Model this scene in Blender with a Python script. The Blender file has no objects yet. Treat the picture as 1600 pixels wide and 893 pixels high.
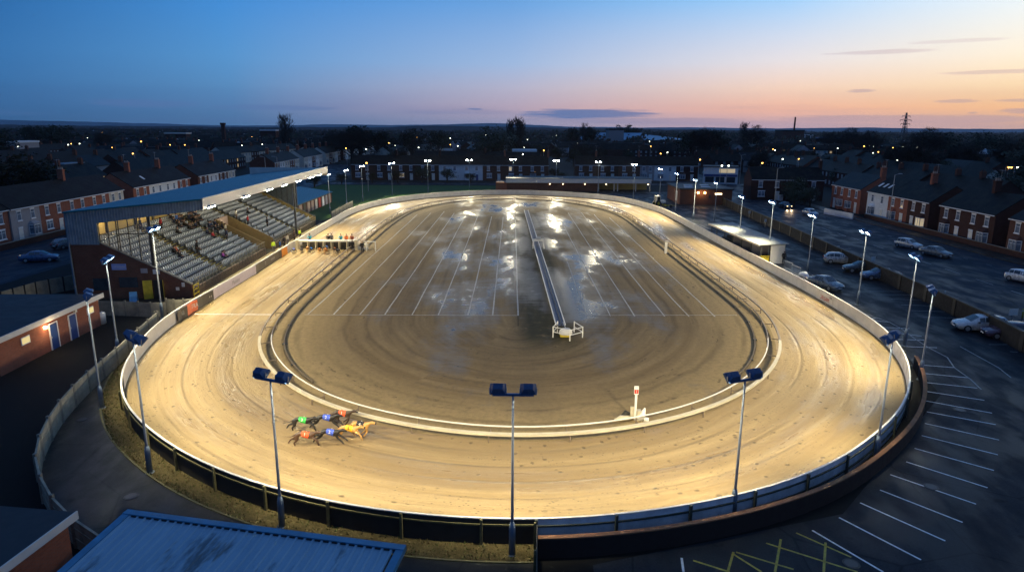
import bpy, math, random
from mathutils import Vector, Matrix
random.seed(7)
SC = bpy.context.scene
COL = SC.collection
R = math.radians
PI = math.pi

# ------------------------------------------------------------------ camera
CAM_H, CAM_F = 18.0, 1050.0                      # height in metres, focal length in pixels of a 1600 px wide frame
PITCH, ROLL = math.atan(247.5 / CAM_F), 0.0061
_F = Vector((0, math.cos(PITCH), -math.sin(PITCH)))
_U0 = Vector((0, math.sin(PITCH), math.cos(PITCH)))
_R0 = Vector((1, 0, 0))
_R = _R0 * math.cos(ROLL) + _U0 * math.sin(ROLL)
_U = -_R0 * math.sin(ROLL) + _U0 * math.cos(ROLL)
CAMP = Vector((0, 0, CAM_H))
def at(px, py, z=0.0):
    """where a measured picture point lies on the level z (survey of the place)"""
    d = _F * CAM_F + _R * (px - 800) - _U * (py - 446.5)
    return CAMP + d * ((z - CAM_H) / d.z)
def atx(px, py, x):
    d = _F * CAM_F + _R * (px - 800) - _U * (py - 446.5)
    return CAMP + d * (x / d.x)
cd = bpy.data.cameras.new('camera'); cam = bpy.data.objects.new('camera', cd); COL.objects.link(cam)
cd.sensor_width = 36; cd.lens = CAM_F / 1600 * 36
cd.clip_start = 0.5; cd.clip_end = 20000
M = Matrix.Identity(4)
for i in range(3):
    M[i][0] = _R[i]; M[i][1] = _U[i]; M[i][2] = -_F[i]; M[i][3] = CAMP[i]
cam.matrix_world = M
SC.camera = cam

# ------------------------------------------------------------------ bookkeeping helpers
def tag(o, label=None, cat=None, group=None, kind=None):
    if label: o['label'] = label
    if cat: o['category'] = cat
    if group: o['group'] = group
    if kind: o['kind'] = kind
    return o
def empty(name, loc=(0, 0, 0), rz=0.0, label=None, cat=None, group=None):
    o = bpy.data.objects.new(name, None); COL.objects.link(o)
    o.empty_display_size = 0.2
    o.location = loc; o.rotation_euler = (0, 0, rz)
    return tag(o, label, cat, group)
def copy_tree(o, parent=None):
    c = o.copy(); COL.objects.link(c)
    if parent is not None: c.parent = parent
    for ch in KIDS.get(o.name, []):
        copy_tree(ch, c)
    return c
KIDS = {}
def own(o, parent):
    o.parent = parent
    KIDS.setdefault(parent.name, []).append(o)
_copy0 = copy_tree
def copy_tree(o, parent=None):
    c = o.copy(); COL.objects.link(c)
    if parent is not None:
        own(c, parent)
    for ch in list(KIDS.get(o.name, [])):
        copy_tree(ch, c)
    return c
def kids(o, stem=None):
    return [k for k in KIDS.get(o.name, []) if stem is None or k.name.split('.')[0] == stem]
def paint(o, mat, slot=0):
    o.material_slots[slot].link = 'OBJECT'; o.material_slots[slot].material = mat

class MB:
    """collects polygons and links them as one mesh object"""
    def __init__(s): s.v = []; s.f = []; s.m = []; s.uv = None
    def add(s, vs, fs, m=0):
        k = len(s.v); s.v += [tuple(v) for v in vs]
        for f in fs: s.f.append(tuple(k + i for i in f)); s.m.append(m)
    def quad(s, a, b, c, d, m=0): s.add([a, b, c, d], [(0, 1, 2, 3)], m)
    def box(s, x0, x1, y0, y1, z0, z1, m=0):
        s.add([(x0,y0,z0),(x1,y0,z0),(x1,y1,z0),(x0,y1,z0),(x0,y0,z1),(x1,y0,z1),(x1,y1,z1),(x0,y1,z1)],
              [(0,3,2,1),(4,5,6,7),(0,1,5,4),(1,2,6,5),(2,3,7,6),(3,0,4,7)], m)
    def obox(s, c, ax, ay, az, m=0):
        """box by centre and three half-axis vectors"""
        c = Vector(c); ax = Vector(ax); ay = Vector(ay); az = Vector(az)
        P = [c + sx*ax + sy*ay + sz*az for sz in (-1, 1) for sx, sy in ((-1,-1),(1,-1),(1,1),(-1,1))]
        s.add(P, [(0,3,2,1),(4,5,6,7),(0,1,5,4),(1,2,6,5),(2,3,7,6),(3,0,4,7)], m)
    def bar(s, a, b, w, h, m=0):
        """rectangular bar from a to b"""
        a = Vector(a); b = Vector(b); d = b - a
        L = d.length
        if L < 1e-6: return
        d /= L
        up = Vector((0, 0, 1)) if abs(d.z) < 0.95 else Vector((0, 1, 0))
        sd = d.cross(up).normalized(); up = sd.cross(d).normalized()
        s.obox((a + b) / 2, sd * w / 2, d * L / 2, up * h / 2, m)
    def tube(s, pts, rs, n=8, m=0, cap=True):
        pts = [Vector(p) for p in pts]
        if not hasattr(rs, '__len__'): rs = [rs] * len(pts)
        k = len(s.v); prev = None
        for i, p in enumerate(pts):
            a = pts[max(i - 1, 0)]; b = pts[min(i + 1, len(pts) - 1)]
            d = (b - a).normalized()
            up = Vector((0, 0, 1)) if abs(d.z) < 0.9 else Vector((0, 1, 0))
            if prev is not None: up = prev
            sd = d.cross(up).normalized(); up = sd.cross(d).normalized(); prev = up
            for j in range(n):
                t = 2 * PI * j / n
                q = p + (sd * math.cos(t) + up * math.sin(t)) * rs[i]
                s.v.append(tuple(q))
        for i in range(len(pts) - 1):
            for j in range(n):
                a = k + i * n + j; b = k + i * n + (j + 1) % n
                s.f.append((a, b, b + n, a + n)); s.m.append(m)
        if cap:
            s.f.append(tuple(k + j for j in range(n))[::-1]); s.m.append(m)
            s.f.append(tuple(k + (len(pts) - 1) * n + j for j in range(n))); s.m.append(m)
    def poly(s, pts, z, m=0): s.add([(p[0], p[1], z) for p in pts], [tuple(range(len(pts)))], m)
    def prism(s, pts, z0, z1, m=0):
        n = len(pts)
        s.add([(p[0], p[1], z0) for p in pts] + [(p[0], p[1], z1) for p in pts],
              [tuple(range(n))[::-1], tuple(range(n, 2 * n))] + [(i, (i + 1) % n, n + (i + 1) % n, n + i) for i in range(n)], m)
    def strip(s, A, B, m=0, closed=False):
        n = len(A); k = len(s.v)
        s.v += [tuple(p) for p in A] + [tuple(p) for p in B]
        for i in range(n if closed else n - 1):
            j = (i + 1) % n
            s.f.append((k + i, k + j, k + n + j, k + n + i)); s.m.append(m)
    def sweep(s, path, prof, closed=False, m=0):
        """profile [(offset to the left, z)...] swept along an xy path"""
        n = len(path); k = len(s.v); q = len(prof)
        for i in range(n):
            if closed: a = path[(i - 1) % n]; b = path[(i + 1) % n]
            else: a = path[max(i - 1, 0)]; b = path[min(i + 1, n - 1)]
            d = Vector((b[0] - a[0], b[1] - a[1])).normalized(); nx, ny = -d.y, d.x
            for o, z in prof: s.v.append((path[i][0] + nx * o, path[i][1] + ny * o, z))
        for i in range(n if closed else n - 1):
            j = (i + 1) % n
            for t in range(q):
                u = (t + 1) % q
                s.f.append((k + i*q + t, k + i*q + u, k + j*q + u, k + j*q + t)); s.m.append(m)
        if not closed:
            s.f.append(tuple(k + t for t in range(q))[::-1]); s.m.append(m)
            s.f.append(tuple(k + (n - 1) * q + t for t in range(q))); s.m.append(m)
    def mesh(s, name, mats, smooth=False):
        me = bpy.data.meshes.new(name); me.from_pydata(s.v, [], s.f)
        if not isinstance(mats, (list, tuple)): mats = [mats]
        for mt in mats: me.materials.append(mt)
        me.polygons.foreach_set('material_index', s.m)
        if smooth: me.polygons.foreach_set('use_smooth', [True] * len(me.polygons))
        if s.uv:
            l = me.uv_layers.new(name='UVMap')
            for lp in me.loops: l.data[lp.index].uv = s.uv[lp.vertex_index]
        me.update()
        return me
    def build(s, name, mats, parent=None, smooth=False):
        o = bpy.data.objects.new(name, s.mesh(name, mats, smooth)); COL.objects.link(o)
        if parent is not None: own(o, parent)
        return o
def link(name, me, parent=None, loc=None, rz=None):
    o = bpy.data.objects.new(name, me); COL.objects.link(o)
    if parent is not None: own(o, parent)
    if loc is not None: o.location = loc
    if rz is not None: o.rotation_euler.z = rz
    return o

# ------------------------------------------------------------------ materials
def newmat(name):
    m = bpy.data.materials.new(name); m.use_nodes = True
    nt = m.node_tree; b = nt.nodes['Principled BSDF']
    return m, nt, b
def N(nt, t, **kw):
    n = nt.nodes.new(t)
    for k, v in kw.items():
        if k.startswith('i_'):
            n.inputs[int(k[2:])].default_value = v
        else: setattr(n, k, v)
    return n
def ramp(nt, fac, stops):
    r = nt.nodes.new('ShaderNodeValToRGB'); cr = r.color_ramp
    while len(cr.elements) < len(stops): cr.elements.new(0.5)
    for e, (p, c) in zip(cr.elements, stops):
        e.position = p; e.color = (*c, 1) if len(c) == 3 else c
    nt.links.new(fac, r.inputs[0]); return r
def noise(nt, vec, scale, detail=4, rough=0.6):
    n = nt.nodes.new('ShaderNodeTexNoise'); n.inputs['Scale'].default_value = scale
    n.inputs['Detail'].default_value = detail; n.inputs['Roughness'].default_value = rough
    if vec is not None: nt.links.new(vec, n.inputs['Vector'])
    return n
def mapping(nt, vec, scale=(1,1,1), rot=(0,0,0), loc=(0,0,0)):
    n = nt.nodes.new('ShaderNodeMapping'); n.inputs['Scale'].default_value = scale
    n.inputs['Rotation'].default_value = rot; n.inputs['Location'].default_value = loc
    nt.links.new(vec, n.inputs['Vector']); return n.outputs[0]
def mixc(nt, fac, a, b, mode='MIX'):
    n = nt.nodes.new('ShaderNodeMix'); n.data_type = 'RGBA'; n.blend_type = mode
    for s, v in ((n.inputs[0], fac), (n.inputs[6], a), (n.inputs[7], b)):
        if hasattr(v, 'default_value') or hasattr(v, 'is_linked'): nt.links.new(v, s)
        elif isinstance(v, (int, float)): s.default_value = v
        else: s.default_value = (*v, 1) if len(v) == 3 else v
    return n.outputs[2]
def mth(nt, op, a, b=None, c=None, clamp=False):
    n = nt.nodes.new('ShaderNodeMath'); n.operation = op; n.use_clamp = clamp
    for s, v in zip(n.inputs, (a, b, c)):
        if v is None: continue
        if isinstance(v, (int, float)): s.default_value = v
        else: nt.links.new(v, s)
    return n.outputs[0]
def srange(nt, v, a, b, c=0.0, d=1.0, smooth=True):
    n = nt.nodes.new('ShaderNodeMapRange'); n.interpolation_type = 'SMOOTHSTEP' if smooth else 'LINEAR'
    n.inputs[1].default_value = a; n.inputs[2].default_value = b; n.inputs[3].default_value = c; n.inputs[4].default_value = d
    nt.links.new(v, n.inputs[0]); return n.outputs[0]
def bump(nt, b, h, strength=0.3, dist=0.02):
    n = nt.nodes.new('ShaderNodeBump'); n.inputs['Strength'].default_value = strength
    n.inputs['Distance'].default_value = dist
    nt.links.new(h, n.inputs['Height']); nt.links.new(n.outputs[0], b.inputs['Normal'])
def simple(name, col, rough=0.6, metal=0.0, var=0.25, scale=3.0, bmp=0.0, spec=0.5, coat=0.0, geo=False):
    """one paint, with mottling of its own"""
    m, nt, b = newmat(name)
    tc = nt.nodes.new('ShaderNodeTexCoord')
    src = tc.outputs['Object']
    n = noise(nt, src, scale, 5, 0.65)
    lo = tuple(c * (1 - var) for c in col); hi = tuple(min(1, c * (1 + var)) for c in col)
    r = ramp(nt, n.outputs['Fac'], [(0.3, lo), (0.7, hi)])
    nt.links.new(r.outputs[0], b.inputs['Base Color'])
    b.inputs['Roughness'].default_value = rough; b.inputs['Metallic'].default_value = metal
    b.inputs['Specular IOR Level'].default_value = spec
    b.inputs['Coat Weight'].default_value = coat
    rr = srange(nt, n.outputs['Fac'], 0.3, 0.7, max(0.02, rough * 0.85), min(1, rough * 1.15))
    nt.links.new(rr, b.inputs['Roughness'])
    if bmp: bump(nt, b, n.outputs['Fac'], bmp, 0.01)
    return m
def emit(name, col, strength):
    m, nt, b = newmat(name)
    b.inputs['Base Color'].default_value = (*[c * 0.5 for c in col], 1)
    b.inputs['Emission Color'].default_value = (*col, 1); b.inputs['Emission Strength'].default_value = strength
    try: m.cycles.emission_sampling = 'NONE'
    except Exception: pass
    return m
def wallvec(nt):
    """coordinates laid on upright faces: along the wall, height"""
    tc = nt.nodes.new('ShaderNodeTexCoord'); g = nt.nodes.new('ShaderNodeSeparateXYZ')
    nt.links.new(tc.outputs['Object'], g.inputs[0])
    nn = nt.nodes.new('ShaderNodeSeparateXYZ'); nt.links.new(tc.outputs['Normal'], nn.inputs[0])
    isx = mth(nt, 'GREATER_THAN', mth(nt, 'ABSOLUTE', nn.outputs[0]), 0.7)
    n = nt.nodes.new('ShaderNodeMix'); n.data_type = 'FLOAT'
    nt.links.new(isx, n.inputs[0]); nt.links.new(g.outputs[0], n.inputs[2]); nt.links.new(g.outputs[1], n.inputs[3])
    c = nt.nodes.new('ShaderNodeCombineXYZ'); nt.links.new(n.outputs[0], c.inputs[0]); nt.links.new(g.outputs[2], c.inputs[1])
    return c.outputs[0]
def brick(name, a, b_, mortar=(0.18, 0.16, 0.14), sc=1.0, rough=0.9):
    m, nt, b = newmat(name); v = wallvec(nt)
    t = nt.nodes.new('ShaderNodeTexBrick')
    t.inputs['Color1'].default_value = (*a, 1); t.inputs['Color2'].default_value = (*b_, 1); t.inputs['Mortar'].default_value = (*mortar, 1)
    t.inputs['Scale'].default_value = sc; t.inputs['Brick Width'].default_value = 0.225; t.inputs['Row Height'].default_value = 0.075
    t.inputs['Mortar Size'].default_value = 0.008; t.inputs['Bias'].default_value = -0.1
    nt.links.new(v, t.inputs['Vector'])
    n = noise(nt, v, 0.9, 6, 0.7)
    c = mixc(nt, srange(nt, n.outputs['Fac'], 0.3, 0.75, 0.0, 0.5), t.outputs['Color'], tuple(x * 0.45 for x in a))
    nt.links.new(c, b.inputs['Base Color']); b.inputs['Roughness'].default_value = rough
    bump(nt, b, t.outputs['Fac'], 0.3, 0.006)
    b.inputs['Specular IOR Level'].default_value = 0.2
    return m
def ribbed(name, col, pitch=0.3, axis=0, rough=0.45, depth=0.6, stain=None):
    """profiled sheet: ribs across one object axis"""
    m, nt, b = newmat(name); tc = nt.nodes.new('ShaderNodeTexCoord'); g = nt.nodes.new('ShaderNodeSeparateXYZ')
    nt.links.new(tc.outputs['Object'], g.inputs[0])
    w = mth(nt, 'SINE', mth(nt, 'MULTIPLY', g.outputs[axis], 2 * PI / pitch))
    h = srange(nt, w, 0.2, 0.9)
    n = noise(nt, tc.outputs['Object'], 1.3, 6, 0.7)
    lo = tuple(c * 0.7 for c in col); hi = tuple(min(1, c * 1.25) for c in col)
    c = ramp(nt, n.outputs['Fac'], [(0.3, lo), (0.7, hi)]).outputs[0]
    if stain: c = mixc(nt, srange(nt, noise(nt, mapping(nt, tc.outputs['Object'], (0.25, 1.2, 1)), 1.0, 4).outputs['Fac'], 0.55, 0.7, 0, 0.7), c, stain)
    nt.links.new(c, b.inputs['Base Color']); b.inputs['Roughness'].default_value = rough
    bump(nt, b, h, depth, 0.04)
    return m
def slate(name, col, rough=0.55):
    m, nt, b = newmat(name); tc = nt.nodes.new('ShaderNodeTexCoord')
    t = nt.nodes.new('ShaderNodeTexBrick'); v = mapping(nt, tc.outputs['Object'], (1, 1, 1))
    g = nt.nodes.new('ShaderNodeSeparateXYZ'); nt.links.new(v, g.inputs[0])
    c = nt.nodes.new('ShaderNodeCombineXYZ'); nt.links.new(g.outputs[0], c.inputs[0]); nt.links.new(g.outputs[1], c.inputs[1])
    nt.links.new(c.outputs[0], t.inputs['Vector'])
    t.inputs['Color1'].default_value = (*col, 1); t.inputs['Color2'].default_value = (*[x * 1.5 for x in col], 1)
    t.inputs['Mortar'].default_value = (*[x * 0.4 for x in col], 1)
    t.inputs['Scale'].default_value = 1; t.inputs['Brick Width'].default_value = 0.3; t.inputs['Row Height'].default_value = 0.22; t.inputs['Mortar Size'].default_value = 0.012
    n = noise(nt, tc.outputs['Object'], 0.7, 6, 0.7)
    cc = mixc(nt, srange(nt, n.outputs['Fac'], 0.35, 0.75, 0, 0.6), t.outputs['Color'], (0.035, 0.035, 0.025))
    nt.links.new(cc, b.inputs['Base Color']); b.inputs['Roughness'].default_value = rough
    b.inputs['Specular IOR Level'].default_value = 0.06
    bump(nt, b, t.outputs['Fac'], 0.4, 0.01)
    return m

def sand_material():
    m, nt, b = newmat('raked sand')
    uv = nt.nodes.new('ShaderNodeUVMap').outputs[0]            # u: metres along the track, v: metres across
    tc = nt.nodes.new('ShaderNodeTexCoord')
    streak = noise(nt, mapping(nt, uv, (0.035, 1.3, 1)), 1.0, 7, 0.62)
    fine = noise(nt, mapping(nt, uv, (0.35, 6.0, 1)), 1.0, 6, 0.7)
    big = noise(nt, tc.outputs['Object'], 0.11, 4, 0.55)
    grain = noise(nt, tc.outputs['Object'], 3.0, 8, 0.75)
    c = ramp(nt, streak.outputs['Fac'], [(0.28, (0.265, 0.178, 0.075)), (0.5, (0.35, 0.248, 0.115)), (0.72, (0.42, 0.31, 0.155))]).outputs[0]
    c = mixc(nt, srange(nt, fine.outputs['Fac'], 0.48, 0.72, 0, 0.5), c, (0.21, 0.145, 0.07))
    c = mixc(nt, srange(nt, big.outputs['Fac'], 0.5, 0.7, 0, 0.4), c, (0.25, 0.18, 0.09))
    band = noise(nt, mapping(nt, uv, (0.012, 0.55, 1), loc=(5, 2, 0)), 1.0, 3, 0.5)
    c = mixc(nt, srange(nt, band.outputs['Fac'], 0.45, 0.62, 0, 0.6), c, (0.21, 0.14, 0.06))
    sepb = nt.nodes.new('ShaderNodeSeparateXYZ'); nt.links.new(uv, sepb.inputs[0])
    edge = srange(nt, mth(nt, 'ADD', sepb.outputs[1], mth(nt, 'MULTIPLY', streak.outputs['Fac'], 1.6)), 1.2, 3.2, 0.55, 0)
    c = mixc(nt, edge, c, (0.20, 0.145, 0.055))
    # thin wheel ruts
    sep = nt.nodes.new('ShaderNodeSeparateXYZ'); nt.links.new(uv, sep.inputs[0])
    wob = mth(nt, 'MULTIPLY', noise(nt, mapping(nt, uv, (0.02, 0.1, 1)), 1.0, 2).outputs['Fac'], 1.6)
    vv = mth(nt, 'ADD', sep.outputs[1], wob)
    saw = mth(nt, 'ABSOLUTE', mth(nt, 'SUBTRACT', mth(nt, 'FRACT', mth(nt, 'DIVIDE', vv, 1.75)), 0.5))
    rut = mth(nt, 'MULTIPLY', srange(nt, saw, 0.0, 0.12, 1, 0), srange(nt, noise(nt, mapping(nt, uv, (0.035, 0.3, 1)), 1.0, 3).outputs['Fac'], 0.42, 0.56))
    c = mixc(nt, mth(nt, 'MULTIPLY', rut, 0.42), c, (0.13, 0.09, 0.042))
    # paw prints: small dark pits, in trails
    vo = nt.nodes.new('ShaderNodeTexVoronoi'); vo.feature = 'F1'; vo.inputs['Scale'].default_value = 1.0; vo.inputs['Randomness'].default_value = 0.9
    nt.links.new(mapping(nt, uv, (1.15, 1.7, 1)), vo.inputs['Vector'])
    pit = srange(nt, vo.outputs['Distance'], 0.07, 0.25, 1, 0)
    trail = srange(nt, noise(nt, mapping(nt, uv, (0.03, 0.42, 1), loc=(3, 5, 0)), 1.0, 3).outputs['Fac'], 0.40, 0.47)
    pit = mth(nt, 'MULTIPLY', pit, trail)
    c = mixc(nt, mth(nt, 'MULTIPLY', pit, 0.9), c, (0.10, 0.07, 0.035))
    vo2 = nt.nodes.new('ShaderNodeTexVoronoi'); vo2.inputs['Scale'].default_value = 1.0
    nt.links.new(mapping(nt, uv, (2.6, 4.6, 1), loc=(7, 3, 0)), vo2.inputs['Vector'])
    pit2 = mth(nt, 'MULTIPLY', srange(nt, vo2.outputs['Distance'], 0.08, 0.26, 1, 0),
               srange(nt, noise(nt, mapping(nt, uv, (0.035, 0.5, 1), loc=(11, 1, 0)), 1.0, 2).outputs['Fac'], 0.42, 0.50))
    c = mixc(nt, mth(nt, 'MULTIPLY', pit2, 0.9), c, (0.10, 0.07, 0.035))
    c = mixc(nt, srange(nt, grain.outputs['Fac'], 0.35, 0.7, 0.0, 0.28), c, (0.22, 0.165, 0.095))
    nt.links.new(c, b.inputs['Base Color'])
    wet = noise(nt, mapping(nt, uv, (0.05, 0.35, 1), loc=(1, 9, 0)), 1.0, 4)
    nt.links.new(srange(nt, wet.outputs['Fac'], 0.44, 0.62, 0.78, 0.25), b.inputs['Roughness'])
    h = mth(nt, 'ADD', mth(nt, 'MULTIPLY', grain.outputs['Fac'], 0.35), mth(nt, 'MULTIPLY', fine.outputs['Fac'], 0.7))
    h = mth(nt, 'SUBTRACT', h, mth(nt, 'MULTIPLY', mth(nt, 'ADD', pit, rut), 0.8))
    bump(nt, b, h, 0.8, 0.08)
    return m
def infield_material():
    m, nt, b = newmat('wet mud')
    uv = nt.nodes.new('ShaderNodeUVMap').outputs[0]; tc = nt.nodes.new('ShaderNodeTexCoord'); ob = tc.outputs['Object']
    sp = nt.nodes.new('ShaderNodeSeparateXYZ'); nt.links.new(ob, sp.inputs[0])
    big = noise(nt, mapping(nt, ob, (0.10, 0.035, 1)), 1.0, 6, 0.62)
    streak = noise(nt, mapping(nt, uv, (0.03, 0.9, 1)), 1.0, 7, 0.65)
    grain = noise(nt, ob, 2.6, 8, 0.75)
    c = ramp(nt, streak.outputs['Fac'], [(0.3, (0.13, 0.088, 0.04)), (0.55, (0.215, 0.152, 0.075)), (0.75, (0.28, 0.20, 0.105))]).outputs[0]
    c = mixc(nt, srange(nt, big.outputs['Fac'], 0.42, 0.7, 0, 0.6), c, (0.09, 0.068, 0.045))
    # floodlit ring along the rail, painted in as a lighter sand tone
    golden = srange(nt, mth(nt, 'ADD', nt_sep(nt, uv, 1), mth(nt, 'MULTIPLY', streak.outputs['Fac'], 5.0)), 22.5, 31.0, 0.75, 0)
    c = mixc(nt, golden, c, (0.33, 0.245, 0.12))
    saw = mth(nt, 'ABSOLUTE', mth(nt, 'SUBTRACT', mth(nt, 'FRACT', mth(nt, 'DIVIDE', mth(nt, 'ADD', nt_sep(nt, uv, 1), mth(nt, 'MULTIPLY', big.outputs['Fac'], 3)), 2.1)), 0.5))
    rut = mth(nt, 'MULTIPLY', srange(nt, saw, 0.0, 0.2, 1, 0), srange(nt, noise(nt, mapping(nt, uv, (0.05, 0.35, 1)), 1.0, 4).outputs['Fac'], 0.42, 0.56))
    c = mixc(nt, mth(nt, 'MULTIPLY', rut, 0.36), c, (0.06, 0.043, 0.024))
    clod = noise(nt, mapping(nt, uv, (0.8, 2.2, 1)), 1.0, 5, 0.7)
    cm = mth(nt, 'MULTIPLY', srange(nt, clod.outputs['Fac'], 0.56, 0.64), srange(nt, noise(nt, mapping(nt, uv, (0.04, 0.3, 1), loc=(4, 2, 0)), 1.0, 3).outputs['Fac'], 0.5, 0.6))
    c = mixc(nt, mth(nt, 'MULTIPLY', cm, 0.7), c, (0.045, 0.033, 0.02))
    c = mixc(nt, srange(nt, grain.outputs['Fac'], 0.4, 0.7, 0, 0.4), c, (0.08, 0.06, 0.038))
    # dark green strip of weed beside the centre rail
    strip = mth(nt, 'MULTIPLY', srange(nt, mth(nt, 'ABSOLUTE', mth(nt, 'SUBTRACT', sp.outputs[0], 3.4)), 1.4, 3.6, 1, 0),
                mth(nt, 'MULTIPLY', srange(nt, sp.outputs[1], 50, 58), srange(nt, sp.outputs[1], 150, 142)))
    strip = mth(nt, 'MULTIPLY', strip, srange(nt, noise(nt, ob, 0.6, 5).outputs['Fac'], 0.22, 0.45))
    c = mixc(nt, mth(nt, 'MULTIPLY', strip, 0.9), c, (0.022, 0.024, 0.012))
    # standing water: lies in the hollows of the middle part
    pud = noise(nt, mapping(nt, ob, (0.17, 0.055, 1), loc=(2.3, 0.4, 0)), 1.0, 5, 0.6)
    rag = noise(nt, mapping(nt, ob, (0.28, 1.9, 1)), 1.0, 6, 0.7)
    field = mth(nt, 'MULTIPLY', srange(nt, mth(nt, 'ABSOLUTE', mth(nt, 'SUBTRACT', sp.outputs[0], 2.0)), 8, 22, 0.17, -0.03),
                1.0)
    field = mth(nt, 'ADD', field, srange(nt, sp.outputs[1], 46, 68, -0.16, 0.0))
    pv = mth(nt, 'ADD', mth(nt, 'ADD', pud.outputs['Fac'], field), mth(nt, 'MULTIPLY', rag.outputs['Fac'], 0.30))
    water = srange(nt, pv, 0.85, 0.90, 0, .85)
    water = mth(nt, 'MULTIPLY', water, mth(nt, 'SUBTRACT', 1.0, strip, clamp=True))
    damp = srange(nt, pv, 0.70, 0.86)
    c = mixc(nt, mth(nt, 'MULTIPLY', damp, 0.6), c, (0.055, 0.043, 0.03))
    c = mixc(nt, water, c, (0.035, 0.03, 0.024))
    nt.links.new(c, b.inputs['Base Color'])
    ro = mth(nt, 'SUBTRACT', 0.75, mth(nt, 'MULTIPLY', damp, 0.27))
    ro = mth(nt, 'SUBTRACT', ro, mth(nt, 'MULTIPLY', water, 0.26))
    nt.links.new(mth(nt, 'ADD', 0.10, mth(nt, 'MULTIPLY', damp, 0.26)), b.inputs['Specular IOR Level'])
    nt.links.new(ro, b.inputs['Roughness'])
    h = mth(nt, 'ADD', mth(nt, 'MULTIPLY', grain.outputs['Fac'], 0.4), mth(nt, 'MULTIPLY', streak.outputs['Fac'], 0.8))
    h = mth(nt, 'SUBTRACT', h, mth(nt, 'MULTIPLY', mth(nt, 'ADD', rut, cm), 0.6))
    h = mth(nt, 'ADD', h, mth(nt, 'MULTIPLY', noise(nt, mapping(nt, ob, (0.5, 3.0, 1)), 1.0, 5, .7).outputs['Fac'], 0.5))
    n = nt.nodes.new('ShaderNodeBump'); n.inputs['Distance'].default_value = 0.06
    nt.links.new(mth(nt, 'MULTIPLY', mth(nt, 'SUBTRACT', 1.0, mth(nt, 'MULTIPLY', water, 0.93)), 0.55), n.inputs['Strength'])
    nt.links.new(h, n.inputs['Height']); nt.links.new(n.outputs[0], b.inputs['Normal'])
    return m
def nt_sep(nt, v, i):
    s = nt.nodes.new('ShaderNodeSeparateXYZ'); nt.links.new(v, s.inputs[0]); return s.outputs[i]
def asphalt(name, col=(0.045, 0.045, 0.045), spec=0.3, r0=0.28, r1=0.75, patch=(0.065, 0.062, 0.058)):
    m, nt, b = newmat(name); tc = nt.nodes.new('ShaderNodeTexCoord'); ob = tc.outputs['Object']
    g = noise(nt, ob, 9.0, 8, 0.8); p = noise(nt, ob, 0.16, 6, 0.65); q = noise(nt, mapping(nt, ob, (1, 0.4, 1)), 0.5, 5, 0.6)
    c = ramp(nt, g.outputs['Fac'], [(0.3, tuple(x * 0.6 for x in col)), (0.7, tuple(x * 1.5 for x in col))]).outputs[0]
    c = mixc(nt, srange(nt, p.outputs['Fac'], 0.45, 0.6, 0, 0.7), c, patch)
    oil = noise(nt, ob, 0.8, 3, 0.5)
    c = mixc(nt, srange(nt, oil.outputs['Fac'], 0.64, 0.72, 0, 0.75), c, tuple(x * 0.4 for x in col))
    # seams and cracks
    vo = nt.nodes.new('ShaderNodeTexVoronoi'); vo.feature = 'DISTANCE_TO_EDGE'; vo.inputs['Scale'].default_value = 0.16
    nt.links.new(mixc(nt, 0.12, ob, q.outputs['Color'], 'ADD'), vo.inputs['Vector'])
    cr = srange(nt, vo.outputs['Distance'], 0.0, 0.012, 0.7, 0)
    c = mixc(nt, cr, c, tuple(x * 0.35 for x in col))
    nt.links.new(c, b.inputs['Base Color'])
    nt.links.new(srange(nt, mth(nt, 'ADD', mth(nt, 'MULTIPLY', q.outputs['Fac'], 0.6), mth(nt, 'MULTIPLY', p.outputs['Fac'], 0.4)), 0.40, 0.60, r1, r0), b.inputs['Roughness'])
    b.inputs['Specular IOR Level'].default_value = spec
    bump(nt, b, g.outputs['Fac'], 0.35, 0.012)
    return m
def ground_mat(name, cols, scale=0.5, rough=0.9, bmp=0.5, dist=0.05):
    m, nt, b = newmat(name); tc = nt.nodes.new('ShaderNodeTexCoord'); ob = tc.outputs['Object']
    a = noise(nt, ob, scale, 8, 0.72); f = noise(nt, ob, scale * 14, 6, 0.8)
    s = mth(nt, 'ADD', mth(nt, 'MULTIPLY', a.outputs['Fac'], 0.6), mth(nt, 'MULTIPLY', f.outputs['Fac'], 0.4))
    k = len(cols)
    r = ramp(nt, s, [(0.32 + 0.36 * i / (k - 1), c) for i, c in enumerate(cols)])
    nt.links.new(r.outputs[0], b.inputs['Base Color']); b.inputs['Roughness'].default_value = rough
    b.inputs['Specular IOR Level'].default_value = 0.25
    bump(nt, b, f.outputs['Fac'], bmp, dist)
    return m
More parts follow.
